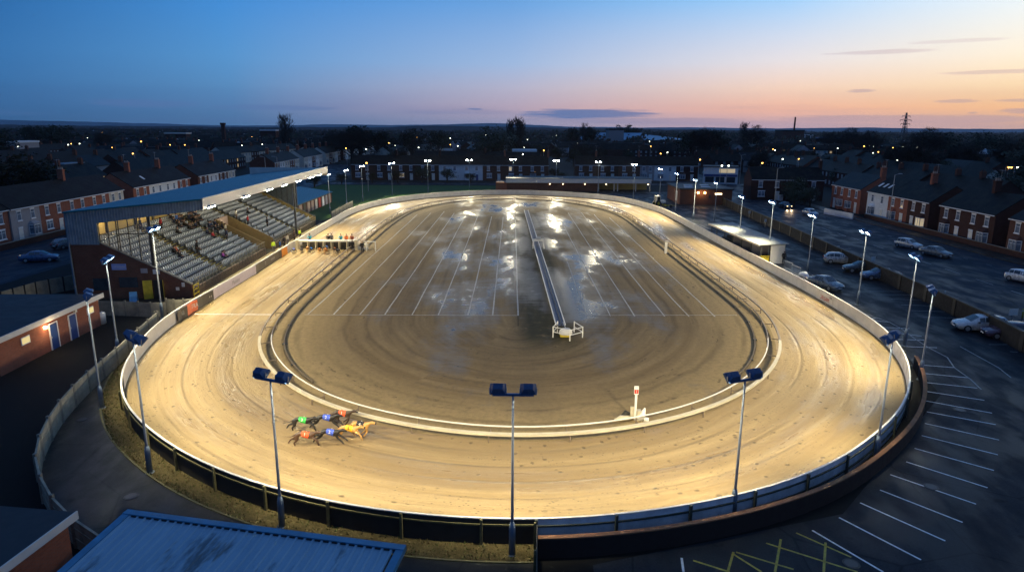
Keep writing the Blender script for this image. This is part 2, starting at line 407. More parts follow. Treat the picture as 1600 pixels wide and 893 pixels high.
# ------------------------------------------------------------------ world: dusk sky
def build_world():
    w = bpy.data.worlds.new('World'); SC.world = w; w.use_nodes = True
    nt = w.node_tree; nt.nodes.clear()
    out = nt.nodes.new('ShaderNodeOutputWorld'); bg = nt.nodes.new('ShaderNodeBackground')
    tc = nt.nodes.new('ShaderNodeTexCoord'); s = nt.nodes.new('ShaderNodeSeparateXYZ')
    nt.links.new(tc.outputs['Generated'], s.inputs[0])
    el = mth(nt, 'MULTIPLY', mth(nt, 'ARCSINE', s.outputs[2]), 180 / PI)
    az = mth(nt, 'MULTIPLY', mth(nt, 'ARCTAN2', s.outputs[0], s.outputs[1]), 180 / PI)
    e = mth(nt, 'DIVIDE', el, 40.0, clamp=True)
    def lin(c):
        return tuple(((x / 255 + 0.055) / 1.055) ** 2.4 if x > 10 else x / 255 / 12.92 for x in c)
    cols = [  # azimuth, colours at elevations 0.3, 1.5, 3, 5, 9.5, 20, 40
        (-42, [(34, 86, 134), (34, 94, 148), (30, 96, 156), (26, 92, 154), (12, 74, 134), (16, 58, 108), (66, 96, 142)]),
        (-22, [(74, 114, 158), (84, 128, 176), (88, 142, 192), (84, 146, 202), (60, 134, 206), (38, 90, 146), (68, 100, 148)]),
        (0, [(146, 148, 176), (188, 168, 184), (188, 184, 204), (158, 184, 220), (104, 158, 216), (54, 108, 168), (72, 106, 154)]),
        (21, [(190, 160, 168), (244, 184, 152), (244, 208, 182), (222, 214, 214), (146, 192, 232), (70, 124, 182), (76, 108, 156)]),
        (40, [(206, 166, 146), (254, 196, 128), (255, 222, 168), (252, 236, 204), (226, 238, 242), (92, 138, 186), (78, 110, 158)]),
        (75, [(215, 160, 130), (254, 186, 118), (252, 210, 160), (235, 220, 200), (160, 190, 215), (70, 114, 156), (76, 106, 152)]),
        (130, [(60, 80, 110), (60, 84, 120), (50, 82, 125), (40, 78, 125), (24, 60, 110), (48, 80, 124), (66, 94, 138)]),
    ]
    els = [0.3, 1.5, 3, 5, 9.5, 20, 40]
    cur = None
    for a, cs in cols:
        k = 0.92 if a < 10 else 0.97
        r = ramp(nt, e, [(x / 40, lin(tuple(v * (k if x < 10 else 1) for v in c))) for x, c in zip(els, cs)]).outputs[0]
        if cur is None: cur = r
        else: cur = mixc(nt, srange(nt, az, pa, a, smooth=False), cur, r)
        pa = a
    cur = mixc(nt, srange(nt, az, 130, 175), cur, lin((62, 90, 134)))
    # the same dusk from the physical sky model, mixed in
    sky = nt.nodes.new('ShaderNodeTexSky'); sky.sky_type = 'NISHITA'; sky.sun_disc = False
    sky.sun_elevation = R(0.4); sky.sun_rotation = R(48); sky.altitude = 20; sky.air_density = 1.2; sky.dust_density = 1.5; sky.ozone_density = 3
    skc = mixc(nt, 1.0, sky.outputs[0], (0.06, 0.06, 0.06), 'MULTIPLY')
    cur = mixc(nt, 0.06, cur, skc)
    # low thin cloud bars
    n1 = noise(nt, mapping(nt, tc.outputs['Generated'], (14, 14, 260)), 1.0, 5, 0.6)
    n2 = noise(nt, mapping(nt, tc.outputs['Generated'], (3.2, 3.2, 70), loc=(0.3, 0.1, 0)), 1.0, 5, 0.55)
    msk = None
    for a0, e0, wa, we, k in [(6.2, 1.12, 5.8, 0.42, 0.9), (-3.1, 1.45, 0.75, 0.1, 0.7), (-28, 1.55, 4.0, 0.28, 0.5), (-19, 1.4, 5.0, 0.22, 0.45),
                              (27.5, 5.4, 3.6, 0.16, 0.35), (32.0, 5.9, 3, 0.12, 0.25), (34.8, 3.8, 3.6, 0.14, 0.4), (26.5, 2.75, 1.1, 0.14, 0.5), (32.5, 1.95, 1.6, 0.14, 0.5), (36.0, 1.95, 1.8, 0.12, 0.5),
                              (29.5, 0.75, 9, 0.32, 0.55), (37, 1.25, 2.2, 0.2, 0.6), (11, 0.6, 10, 0.25, 0.35), (33.5, 1.15, 0.35, 0.08, 0.5)]:
        da = mth(nt, 'DIVIDE', mth(nt, 'SUBTRACT', az, a0), wa); de = mth(nt, 'DIVIDE', mth(nt, 'SUBTRACT', el, e0), we)
        d = mth(nt, 'ADD', mth(nt, 'MULTIPLY', da, da), mth(nt, 'MULTIPLY', de, de))
        d = mth(nt, 'ADD', d, mth(nt, 'MULTIPLY', mth(nt, 'SUBTRACT', n1.outputs['Fac'], 0.5), 2.6))
        v = srange(nt, d, 0.4, 1.25, k, 0)
        msk = v if msk is None else mth(nt, 'MAXIMUM', msk, v)
    veil = mth(nt, 'MULTIPLY', srange(nt, n2.outputs['Fac'], 0.5, 0.72), srange(nt, el, 0.2, 3.2, 0.35, 0.0))
    msk = mth(nt, 'MAXIMUM', msk, veil)
    cl = mixc(nt, srange(nt, az, 2, 34), lin((78, 104, 150)), lin((176, 146, 150)))
    cl = mixc(nt, srange(nt, az, 0, 16), lin((104, 124, 160)), cl) if False else cl
    cur = mixc(nt, msk, cur, cl)
    # below the horizon: dark earth
    cur = mixc(nt, srange(nt, el, -0.6, -0.1, 1, 0), cur, lin((20, 26, 34)))
    nt.links.new(cur, bg.inputs[0]); bg.inputs[1].default_value = SKY_STRENGTH
    nt.links.new(bg.outputs[0], out.inputs[0])
SKY_STRENGTH = 1.34
build_world()
sd = bpy.data.lights.new('sunset_glow', 'SUN'); sd.energy = 0.03; sd.angle = R(15); sd.color = (1.0, 0.72, 0.5)
so = bpy.data.objects.new('sunset_glow', sd); COL.objects.link(so)
so.rotation_euler = (R(87), 0, R(180 - 48))     # from the right, just above the horizon

# ------------------------------------------------------------------ palette
MAT = dict(
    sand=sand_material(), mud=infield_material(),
    asph=asphalt('wet car park asphalt', (0.024, 0.029, 0.036), spec=.09, r0=0.36, r1=0.75, patch=(0.018, 0.02, 0.024)),
    asph2=asphalt('service path asphalt', (0.022, 0.0225, 0.021), spec=.24, r0=0.32, r1=0.62, patch=(0.016, 0.016, 0.0145)),
    road=asphalt('road asphalt', (0.016, 0.027, 0.044), spec=.08, r0=0.38, r1=0.7, patch=(0.015, 0.018, 0.023)),
    earth=ground_mat('dark earth', [(0.003, 0.0035, 0.004), (0.006, 0.006, 0.0055), (0.009, 0.0085, 0.007)], 0.3),
    fields=ground_mat('town ground', [(0.003, 0.0035, 0.004), (0.006, 0.0065, 0.0065), (0.009, 0.0095, 0.008)], 0.02),
    grass=ground_mat('short turf', [(0.014, 0.045, 0.006), (0.03, 0.085, 0.012), (0.045, 0.11, 0.018)], 0.4),
    verge=ground_mat('weedy verge', [(0.035, 0.032, 0.012), (0.10, 0.08, 0.032), (0.18, 0.14, 0.06)], 1.3, 0.95, 1.0, 0.12),
    white=simple('white paint', (0.74, 0.72, 0.66), 0.45, var=0.1, scale=1.5),
    cream=simple('cream plastic rail', (0.52, 0.46, 0.33), 0.4, var=0.14, scale=1.1),
    barrier=simple('white boarding', (0.62, 0.60, 0.56), 0.55, var=0.16, scale=0.9),
    lines=simple('white line paint', (0.8, 0.8, 0.78), 0.6, var=0.3, scale=4),
    faint=simple('worn white line paint', (0.30, 0.31, 0.31), 0.6, var=0.5, scale=5),
    yellow=simple('yellow line paint', (0.42, 0.33, 0.04), 0.6, var=0.4, scale=5),
    galv=simple('galvanised steel', (0.38, 0.40, 0.42), 0.45, 0.7, var=0.15, scale=6),
    steel=simple('dark steel', (0.06, 0.065, 0.07), 0.5, 0.4, var=0.2, scale=5),
    rail=simple('dark brown rail', (0.17, 0.13, 0.10), 0.5, 0.2, var=0.3, scale=3),
    polesteel=simple('grey painted pole', (0.20, 0.225, 0.26), 0.5, 0.0, var=0.15, scale=4),
    sleeve=simple('blue grey pole sleeve', (0.16, 0.21, 0.27), 0.5, 0.2, var=0.15, scale=4),
    head=simple('floodlight casing', (0.07, 0.14, 0.27), 0.45, 0.3, var=0.15, scale=8),
    timber=simple('dark creosoted timber', (0.028, 0.026, 0.022), 0.85, var=0.5, scale=2.2, bmp=0.4),
    post=simple('mossy post', (0.12, 0.11, 0.05), 0.85, var=0.4, scale=5, bmp=0.3),
    panel=simple('pale weathered panel', (0.68, 0.70, 0.74), 0.6, var=0.25, scale=1.2),
    green=simple('dark green frame', (0.045, 0.055, 0.045), 0.6, var=0.3, scale=4),
    concrete=simple('weathered concrete panel', (0.27, 0.25, 0.19), 0.85, var=0.35, scale=1.4, bmp=0.3),
    conc2=simple('concrete post', (0.2, 0.185, 0.15), 0.85, var=0.3, scale=3),
    brick=brick('red brick', (0.38, 0.11, 0.058), (0.28, 0.08, 0.045)),
    brickd=brick('dark old brick', (0.085, 0.032, 0.023), (0.06, 0.026, 0.02), (0.06, 0.05, 0.045)),
    brickb=brick('brown brick', (0.17, 0.065, 0.042), (0.12, 0.05, 0.034), (0.09, 0.075, 0.065)),
    coping=brick('brick coping', (0.30, 0.15, 0.08), (0.22, 0.11, 0.06), (0.14, 0.11, 0.08)),
    slate=slate('dark slate', (0.0045, 0.005, 0.007)),
    slateb=slate('blue slate', (0.006, 0.011, 0.019), 0.5),
    tile=slate('brown roof tile', (0.017, 0.009, 0.0065)),
    render=simple('grey pebble dash', (0.34, 0.31, 0.32), 0.85, var=0.15, scale=2),
    whiter=simple('white render', (0.68, 0.70, 0.72), 0.8, var=0.12, scale=1),
    creamr=simple('cream render', (0.56, 0.52, 0.45), 0.8, var=0.12, scale=1),
    frame=simple('white window frame', (0.8, 0.8, 0.82), 0.5, var=0.08),
    glass=simple('window glass', (0.03, 0.045, 0.06), 0.12, var=0.3, scale=1.5, spec=0.8),
    bronze=simple('black glazing bar', (0.02, 0.02, 0.022), 0.4),
    roofblue=ribbed('blue standing seam roof', (0.008, 0.12, 0.17), 0.45, 1, 0.42, 0.7),
    clad=ribbed('grey blue cladding', (0.15, 0.22, 0.28), 0.3, 0, 0.5, 1.0),
    fascia=simple('pale fascia', (0.66, 0.63, 0.58), 0.5, var=0.08, scale=0.8),
    seat=simple('pale grey plastic seat', (0.25, 0.29, 0.34), 0.45, var=0.15, scale=2),
    stepc=simple('grey terrace concrete', (0.075, 0.068, 0.045), 0.85, var=0.35, scale=1.2),
    yellowp=simple('yellow paint', (0.55, 0.42, 0.03), 0.5, var=0.25, scale=3),
    lining=simple('ochre back wall', (0.48, 0.36, 0.12), 0.7, var=0.12, scale=0.7),
    sandrail=simple('muddy hare rail', (0.10, 0.075, 0.045), .7, var=.4, scale=2),
    ochre=simple('ochre painted wall', (0.27, 0.19, 0.08), .8, var=.2),
    pink=simple('pinkish render', (0.45, 0.32, 0.25), 0.8, var=0.15),
    bluedoor=simple('blue door paint', (0.02, 0.06, 0.22), 0.45, var=0.15),
    darkroof=simple('felt roof', (0.010, 0.016, 0.022), 0.65, var=0.4, scale=0.8, bmp=0.2),
    blackp=simple('black paint', (0.012, 0.012, 0.014), 0.5),
    blueboard=simple('blue sign board', (0.25, 0.32, 0.6), 0.5, var=0.1),
    orange=simple('orange board', (0.8, 0.28, 0.02), 0.5, var=0.1),
    redor=simple('orange red board', (0.72, 0.16, 0.06), 0.5, var=0.12),
    lilac=simple('pale lilac board', (0.55, 0.48, 0.52), 0.5, var=0.1),
    darkboard=simple('dark printed board', (0.05, 0.045, 0.04), 0.45, var=0.5, scale=2.5),
    greenish=simple('dark green print', (0.03, 0.12, 0.09), 0.45),
    red=simple('red paint', (0.5, 0.03, 0.02), 0.5, var=0.12),
    foliage=simple('dark evergreen leaves', (0.022, 0.032, 0.016), 0.8, var=0.5, scale=0.6),
    twig=simple('bare winter twigs', (0.045, 0.036, 0.028), 0.9, var=0.3, scale=0.6),
    bark=simple('bark', (0.035, 0.028, 0.022), 0.9, var=0.3),
    lens=emit('floodlight lens', (1.0, 0.96, 0.72), 110),
    amber=emit('sodium lamp', (1.0, 0.45, 0.08), 9),
    coolw=emit('cool lamp', (0.95, 1.0, 0.75), 9),
    litwin=emit('lit window', (1.0, 0.8, 0.5), .35),
    litbill=emit('lit strip', (1.0, 0.8, 0.45), 5),
    tail=emit('tail lamp', (1.0, 0.06, 0.04), 4),
    headl=emit('headlamp', (1.0, 0.68, 0.3), 14),
    warehouse=ribbed('blue warehouse roof', (0.03, 0.16, 0.32), 1.2, 0, 0.4, 0.3),
    corr=None,
)
MAT['corr'] = ribbed('blue profiled roof sheet', (0.13, 0.25, 0.42), 0.34, 0, 0.38, 0.6)

# ------------------------------------------------------------------ the two curves of the course
def smooth_closed(pts, step=1.2, it=40):
    n = len(pts); out = []
    for i in range(n):
        p0, p1, p2, p3 = (Vector(pts[(i + k) % n]) for k in (-1, 0, 1, 2))
        L = (p2 - p1).length; k = max(2, int(L / 0.6))
        for j in range(k):
            t = j / k
            out.append(0.5 * ((2 * p1) + (p2 - p0) * t + (2 * p0 - 5 * p1 + 4 * p2 - p3) * t * t + (3 * p1 - p0 - 3 * p2 + p3) * t ** 3))
    def resample(P, step):
        P = P + [P[0]]; d = [0]
        for a, b in zip(P, P[1:]): d.append(d[-1] + (b - a).length)
        m = int(d[-1] / step); res = []; k = 0
        for i in range(m):
            s = d[-1] * i / m
            while d[k + 1] < s: k += 1
            res.append(P[k].lerp(P[k + 1], (s - d[k]) / max(1e-6, d[k + 1] - d[k])))
        return res
    out = resample(out, step)
    for _ in range(it):
        n = len(out)
        out = [out[i] * 0.5 + (out[i - 1] + out[(i + 1) % n]) * 0.25 for i in range(n)]
    return resample(out, step)
OUT0 = [(-31.3,60),(-30.6,55.1),(-29.9,52),(-28.6,47.8),(-27.2,44.1),(-25.7,41.4),(-23.9,38.7),(-21.2,35.8),(-18.7,33.5),(-16.5,31.8),(-14.2,30.3),(-11.9,29.1),(-9.7,28.15),(-7.4,27.4),(-4.5,26.7),(-1.6,26.4),(0.5,26.3),(4,26.6),(8.9,27.8),(12.8,29.4),(16.5,31.5),(18.4,33.1),(22.8,37.2),(24.8,39.6),(26.6,42.1),(28.3,45),(29.8,48),(31.1,51.5),(32.1,55),(32.9,60.6),(33.2,66.5),(33.3,76),(33.1,86),(32.9,108),(32.8,124),(32.6,138),(31.7,150.3),(27.8,166.5),(22.5,174.5),(16,180),(8,184),(0,185.5),(-8,184),(-17,179.1),(-24,172),(-28.6,164.5),(-32.4,153.2),(-33.8,142),(-33.9,132),(-33.4,116.8),(-32.7,99.7),(-31.9,81.6),(-31.6,70)]
INN0 = [(-10.4,39.3),(-7.1,37.7),(-3.6,36.5),(-0.7,36),(2,36.05),(5.3,36.6),(6.7,37),(9.9,38.4),(13.6,40.8),(16.8,43.9),(19.4,47.3),(21.6,51.3),(23,55),(24.2,59.6),(24.9,64),(25.1,70),(25.1,80),(25,92),(25,108),(24.9,126),(24.4,140),(22.6,150),(19.6,158.5),(15,166.4),(8,173),(0,175.4),(-8.5,173.2),(-15.6,166.6),(-20.2,158),(-23.2,147),(-24.4,134),(-24.5,120),(-24.3,107),(-24,95),(-23.7,83.5),(-23.5,75.5),(-23.2,65.4),(-22.7,60.7),(-21.9,56.1),(-20.7,52.2),(-19.1,48.9),(-17,45.6),(-15.5,43.7),(-13.2,41.4)]
def ccw(P):
    A = sum(P[i-1][0]*P[i][1] - P[i][0]*P[i-1][1] for i in range(len(P)))
    return P if A > 0 else P[::-1]
OUT = smooth_closed([Vector((x, y, 0)) for x, y in ccw(OUT0)], 1.2, 8)
INN = smooth_closed([Vector((x, y, 0)) for x, y in ccw(INN0)], 1.2, 8)
def offset(P, d, closed=True):
    n = len(P); o = []
    for i in range(n):
        a, b = (P[i-1], P[(i+1) % n]) if closed else (P[max(i-1, 0)], P[min(i+1, n-1)])
        t = (b - a).normalized(); o.append(P[i] + Vector((-t.y, t.x, 0)) * d)
    return o
def arclen(P):
    s = [0.0]
    for a, b in zip(P, P[1:]): s.append(s[-1] + (b - a).length)
    return s
def near(P, q):
    return min(range(len(P)), key=lambda i: (P[i].x - q[0]) ** 2 + (P[i].y - q[1]) ** 2)
def seg(P, i0, i1):
    n = len(P)
    if i1 < i0: i1 += n
    return [P[i % n] for i in range(i0, i1 + 1)]

# ground sheets
g = MB(); g.quad((-9000, -400, -0.01), (9000, -400, -0.01), (9000, 12000, -0.01), (-9000, 12000, -0.01))
tag(g.build('ground', MAT['fields']), kind='structure')
# hills on the skyline
def hills(name, dist, prof, col, rough=0.95, thick=900):
    mb = MB(); A = []; B = []; Cc = []
    for px, py in prof:
        hor = 194 + 0.0061 * px
        d = _F * CAM_F + _R * (px - 800); d.z = 0; d.normalize()
        k = dist / max(0.6, d.y)
        z = CAM_H + (hor - py) * dist / 1077
        A.append(Vector((d.x * k, d.y * k, -1))); B.append(Vector((d.x * (k + thick * .25), d.y * (k + thick * .25), z))); Cc.append(Vector((d.x * (k + thick), d.y * (k + thick), z * 0.6)))
    mb.strip(A, B); mb.strip(B, Cc)
    tag(mb.build(name, ground_mat(name + ' woods', [tuple(c * 0.6 for c in col), col, tuple(c * 1.3 for c in col)], 0.006, rough)), kind='structure')
def prof(pts, amp, seed, step=6, x0=-260, x1=1860):
    rnd = random.Random(seed); res = []; a = 0
    x = x0
    while x <= x1:
        for (xa, ya), (xb, yb) in zip(pts, pts[1:]):
            if xa <= x <= xb: y = ya + (yb - ya) * (x - xa) / (xb - xa)
        a = a * 0.75 + rnd.uniform(-1, 1) * amp
        res.append((x, y + a)); x += step
    return res
hills('hill', 5200, prof([(-260, 189), (0, 188.5), (40, 186.8), (120, 189), (200, 191), (270, 193), (330, 195), (400, 196.2), (470, 196), (520, 194), (620, 195.5), (700, 194.3), (770, 192), (830, 195), (900, 198), (1000, 199), (1060, 198.5), (1200, 200.5), (1320, 199), (1420, 200.5), (1520, 201), (1860, 203)], 0.22, 3), (0.10, 0.19, 0.25))  # blue of the distant haze is mixed into this hill colour
hills('hill_near', 2600, prof([(-260, 195), (0, 195), (200, 196.5), (400, 198.5), (600, 199), (660, 197), (760, 197), (860, 199.5), (1100, 203), (1300, 206), (1500, 207), (1860, 209)], 0.35, 9), (0.02, 0.03, 0.035), thick=500)

# sheets of the stadium grounds
s = MB()
s.poly([(-62, 20), (-30, 6), (-5, 6), (0, 26), (-6, 30), (-34, 60), (-38, 130), (-42, 165), (-42, 196), (-62, 196)], 0.0)
tag(s.build('service_yard', MAT['earth']), kind='structure')
s = MB(); s.poly([(-60, 132), (-37, 132), (-35, 160), (-24, 182), (-3, 190), (-3, 214), (-60, 214)], 0.004)
tag(s.build('field', MAT['grass']), kind='structure')
s = MB(); s.poly([(2.5, 6), (30, 6), (47, 42), (46, 60), (48, 90), (50, 120), (56, 176), (54, 196), (25, 196), (20, 181), (34, 150), (34.5, 60), (30, 44), (16, 29), (3.5, 25)], 0.004)
tag(s.build('car_park', MAT['asph']), kind='structure')
# service path hugging the fence on the left
LF = [(-32.3, 58.9), (-31.0, 52.5), (-30.1, 48.4), (-29.5, 44.9), (-28.9, 42.4), (-28.2, 39.6), (-27.3, 37.2), (-26.4, 35.0), (-25.0, 32.3), (-23.5, 30.3), (-21.6, 28.2), (-20.0, 26.8), (-18.6, 25.7), (-16.9, 24.6), (-14.5, 23.4)]
ia, ib = near(OUT, (-31.5, 61)), near(OUT, (0.9, 26.3))
fo = seg(OUT, ia, ib)
s = MB(); A = [Vector((x, y, 0.008)) for x, y in LF] + [Vector((-9, 18, 0.008)), Vector((0.9, 17, 0.008))]
ed = offset(fo, -1.1, False)
s.add([tuple(p) for p in A] + [(p.x, p.y, 0.008) for p in ed[::-1]], [tuple(range(len(A) + len(ed)))])
tag(s.build('path', MAT['asph2']), kind='structure')
# weedy verge at the foot of the fence
rnd = random.Random(4); outer_e = offset(fo, -1.3, False); s = MB()
A = [Vector((p.x, p.y, 0.03)) for p in offset(fo, -0.0, False)]; B = [Vector((p.x + rnd.uniform(-.12, .12), p.y + rnd.uniform(-.12, .12), 0.016)) for p in outer_e]
s.strip(A, [a.lerp(b, 0.5) + Vector((0, 0, 0.05)) for a, b in zip(A, B)]); s.strip([a.lerp(b, 0.5) + Vector((0, 0, 0.05)) for a, b in zip(A, B)], B)
tag(s.build('verge', MAT['verge']), kind='structure')
s = MB()
for i in range(5200):
    k = rnd.randrange(len(fo) - 1); t = rnd.random(); q = A[k].lerp(A[k + 1], t).lerp(B[k].lerp(B[k + 1], t), rnd.random() ** 0.8)
    h = rnd.uniform(.03, .14); a = rnd.uniform(0, 2 * PI); w = rnd.uniform(.02, .07)
    s.add([(q.x - math.cos(a) * w, q.y - math.sin(a) * w, .02), (q.x + math.cos(a) * w, q.y + math.sin(a) * w, .02), (q.x + rnd.uniform(-.1, .1), q.y + rnd.uniform(-.1, .1), .04 + h)], [(0, 1, 2)], rnd.randrange(2))
tag(s.build('verge_grass', [simple('dry grass', (0.16, 0.125, 0.05), 0.9), simple('green weed', (0.07, 0.085, 0.02), 0.9)]), kind='stuff')
s = MB(); k0 = offset(fo, -1.33, False)
s.sweep([(p.x, p.y) for p in k0], [(-.05, 0.0), (.05, 0.0), (.05, .06), (-.05, .06)])
tag(s.build('kerb', MAT['post']), kind='structure')

# the sand track and infield, with coordinates that follow the course
def course():
    n = len(OUT); so = arclen(OUT); mb = MB(); mb.uv = []
    K = 8; rows = []
    cm = [INN[near(INN, p)] for p in OUT]
    for _ in range(6): cm = [cm[i] * .5 + (cm[i-1] + cm[(i+1) % n]) * .25 for i in range(n)]
    for i in range(n + 1):
        o = OUT[i % n] ; c = cm[i % n]
        u = so[i] if i < n else so[-1] + 1.2
        w = (c - o).length
        for k in range(K + 1):
            q = o.lerp(c, k / K * 1.0 + (0.06 if k == K else 0)); t = k / K
            z = 0.02 + 0.10 * (1 - t) ** 2
            mb.v.append((q.x, q.y, z)); mb.uv.append((u, w * t))
    for i in range(n):
        for k in range(K):
            a = i * (K + 1) + k; mb.f.append((a, a + K + 1, a + K + 2, a + 1)); mb.m.append(0)
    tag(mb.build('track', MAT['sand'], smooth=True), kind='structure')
    n = len(INN); si = arclen(INN); mb = MB(); mb.uv = []; K = 16
    P0 = offset(INN, 0.25)
    for i in range(n + 1):
        p = P0[i % n]; u = si[i] if i < n else si[-1] + 1.2
        med = Vector((0.6, min(max(p.y, 60), 150), 0)); w = (med - p).length
        for k in range(K + 1):
            t = (k / K) * 0.999; q = p.lerp(med, t)
            mb.v.append((q.x, q.y, 0.034 + (0.01 if 0 else 0))); mb.uv.append((u, 20 + w * t))
    for i in range(n):
        for k in range(K):
            a = i * (K + 1) + k; mb.f.append((a, a + K + 1, a + K + 2, a + 1)); mb.m.append(0)
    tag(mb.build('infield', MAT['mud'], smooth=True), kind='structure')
course()

# painted lines on the infield and across the track
def line(mb, a, b, w, z, m=0):
    a = Vector((a[0], a[1], z)); b = Vector((b[0], b[1], z)); d = (b - a).normalized(); nrm = Vector((-d.y, d.x, 0)) * w / 2
    mb.quad(a - nrm, b - nrm, b + nrm, a + nrm, m)
s = MB()
def wob(mb, x0, y0, x1, y1, w, z):
    rnd = random.Random(int(x0 * 10)); k = 24; L = []
    for i in range(k + 1):
        t = i / k; L.append((x0 + (x1 - x0) * t + rnd.uniform(-.03, .03), y0 + (y1 - y0) * t))
    for a, b in zip(L, L[1:]):
        ww = w * rnd.uniform(.7, 1.1); mb.quad((a[0]-ww/2, a[1], z), (a[0]+ww/2, a[1], z), (b[0]+ww/2, b[1], z), (b[0]-ww/2, b[1], z))
for x, y1 in [(-20.0, 141), (-17.5, 144), (-14.9, 147), (-12.5, 144), (-9.8, 143), (-7.2, 139), (-4.3, 139), (-1.9, 138), (0.6, 134), (9.7, 133), (12.1, 146), (15.0, 146), (17.4, 143), (20.0, 138)]:
    wob(s, x, 63.6, x * 1.0, y1, 0.15, 0.042)
wob(s, 7.4, 63.8, 7.6, 91, 0.14, 0.042)
line(s, (-20.3, 63.4), (0.7, 63.6), 0.13, 0.046); line(s, (7.4, 63.8), (22.3, 64.2), 0.12, 0.046)
tag(s.build('infield_lines', simple('chalk line', (0.34, 0.33, 0.30), .7, var=.4, scale=3)), kind='structure')
s = MB()
line(s, (-31.0, 63.1), (-23.6, 63.4), 0.16, 0.15)
o = s.build('finish_line', MAT['lines']); tag(o, kind='structure')
for v in o.data.vertices:
    t = (v.co.x + 31.4) / 8.0; v.co.z = 0.028 + 0.10 * max(0, 1 - t) ** 2 + 0.004
# car park lines
s = MB()
PL = [((1360,500),(1389,503)),((1372,511),(1421,513)),((1386,518),(1440,525)),((1400,530),(1444,531)),((1412,541),(1464,543)),((1428,569),(1491,574)),((1433,582),(1514,590)),((1436,596),(1527,606)),((1440,610),(1538,625)),((1447,626),(1550,645)),((1448,643),(1556,663)),((1445,661),(1561,687)),((1440,680),(1559,710)),((1429,700),(1553,734.5)),((1416,721),(1543,761.5)),((1391,741),(1525,787)),((1375,765),(1504,815.5)),((1344,785),(1477,844.5)),((1311,808),(1439,874)),((1269,828),(1380,893))]
for a, b in PL: line(s, at(*a), at(*b), 0.10, 0.012)
for a, b in [((1068,893),(1065,871)),((1355,498),(1368,497))]: line(s, at(*a), at(*b), 0.10, 0.012)
tag(s.build('bay_lines', MAT['lines']), kind='structure')
s = MB()
ring = [at(*p) for p in [(1345,488),(1372,497),(1389,503),(1408,513),(1428,528),(1451,543),(1480,558),(1491,574),(1516,592),(1533,608)]]
for a, b in zip(ring, ring[1:]): line(s, a, b, 0.10, 0.016)
for a, b in [((1358,455),(1420,455)),((1375,460),(1440,461)),((1392,467),(1448,469)),((1408,476),(1465,478)),((1424,485),(1487,487)),((1442,495),(1505,497)),((1300,391),(1330,388)),((1275,405),(1318,401)),((1262,382),(1290,380)),((1545,538),(1590,538)),((1578,549),(1590,550)),((1040,352),(1110,352)),((1500,541),(1560,574)),((1560,574),(1580,590)),
             ((1060,340),(1120,361)),((1250,372),(1276,371))]:
    line(s, at(*a), at(*b), 0.09, 0.012)
tag(s.build('worn_bay_lines', MAT['faint']), kind='structure')
s = MB()
for a, b in [((1244,832),(1330,870)),((1197,848),(1340,893)),((1220,842),(1211,893)),((1290,847),(1287,893)),((1144,864),(1190,893)),((1083,875),(1140,893)),((1146,862),(1137,893)),((1150,862),(1240,889))]:
    line(s, at(*a), at(*b), 0.10, 0.012)
tag(s.build('yellow_hatching', MAT['yellow']), kind='structure')

# road, pavement
s = MB(); s.poly([(47.5, 20), (72, 20), (71, 100), (72, 230), (52, 230), (50.5, 130), (47, 95), (46, 64), (45.5, 40)], 0.006)
s.poly([(52, 210), (72, 210), (80, 250), (66, 330), (50, 420), (40, 420), (52, 320), (54, 250)], 0.010)
s.poly([(-60, 216), (130, 222), (130, 229), (-60, 223)], 0.014)
tag(s.build('road', MAT['road']), kind='structure')
s = MB(); s.poly([(-76, 70), (-59, 70), (-59, 150), (-62, 260), (-80, 330), (-92, 330), (-84, 200), (-76, 120)], 0.006)
tag(s.build('side_road', MAT['road']), kind='structure')
s = MB(); s.prism([(70.3, 20), (73, 20), (73, 100), (74, 205), (71, 205), (70, 100)], 0.0, 0.12)
tag(s.build('pavement', MAT['asph2']), kind='structure')
s = MB(); s.prism([(46.8, 20), (49.2, 20), (49.2, 64), (51, 100), (54, 200), (51.8, 200), (48.6, 100), (46.8, 64)], 0.0, 0.12)
tag(s.build('near_pavement', MAT['road']), kind='structure')
s = MB()
y = 66
while y < 215:
    x = 57.5 + (y - 66) * 0.008; line(s, (x, y), (x + .05, y + 3.2), 0.13, 0.018); y += 6.2
y = 60
while y < 200:
    line(s, (65.5, y), (65.5, y + 1.2), 0.1, 0.018); y += 5.0
tag(s.build('road_markings', MAT['faint']), kind='structure')

# ------------------------------------------------------------------ perimeter fences
def fence_run(name, P, label, cat, side_out, panel_m, post_m, rim_m, post_every, posts, z1=1.3, base=0.0, rails=(0.95,), group=None):
    root = empty(name, P[len(P)//2], 0, label, cat, group)
    inv = P[len(P)//2].copy()
    def fin(o): o.location = -inv; return o
    mb = MB(); mb.sweep([(p.x, p.y) for p in P], [(-.03, base), (.03, base), (.03, z1 - .05), (-.03, z1 - .05)])
    o = mb.build('panel', panel_m, root); fin(o)
    mb = MB(); mb.sweep([(p.x, p.y) for p in P], [(-.055, z1 - .05), (.055, z1 - .05), (.055, z1), (-.055, z1)])
    fin(mb.build('rim', rim_m, root))
    for k, zr in enumerate(rails):
        Q = offset(P, -0.06, False); mb = MB(); mb.sweep([(p.x, p.y) for p in Q], [(-.03, zr - .04), (.03, zr - .04), (.03, zr + .04), (-.03, zr + .04)])
        fin(mb.build('rail', post_m, root))
    if posts:
        n = len(P); last = -9; L = arclen(P)
        for i in range(n - 1):
            if L[i] - last >= post_every:
                last = L[i]; t = (P[min(i+1, n-1)] - P[max(i-1, 0)]).normalized(); nr = Vector((t.y, -t.x, 0))
                c = P[i] + nr * 0.15; mb = MB()
                mb.obox((c.x, c.y, z1 * .5 - .02), t * .06, nr * .055, Vector((0, 0, z1 * .5 + .02)))
                fin(mb.build('post', post_m, root))
    return root
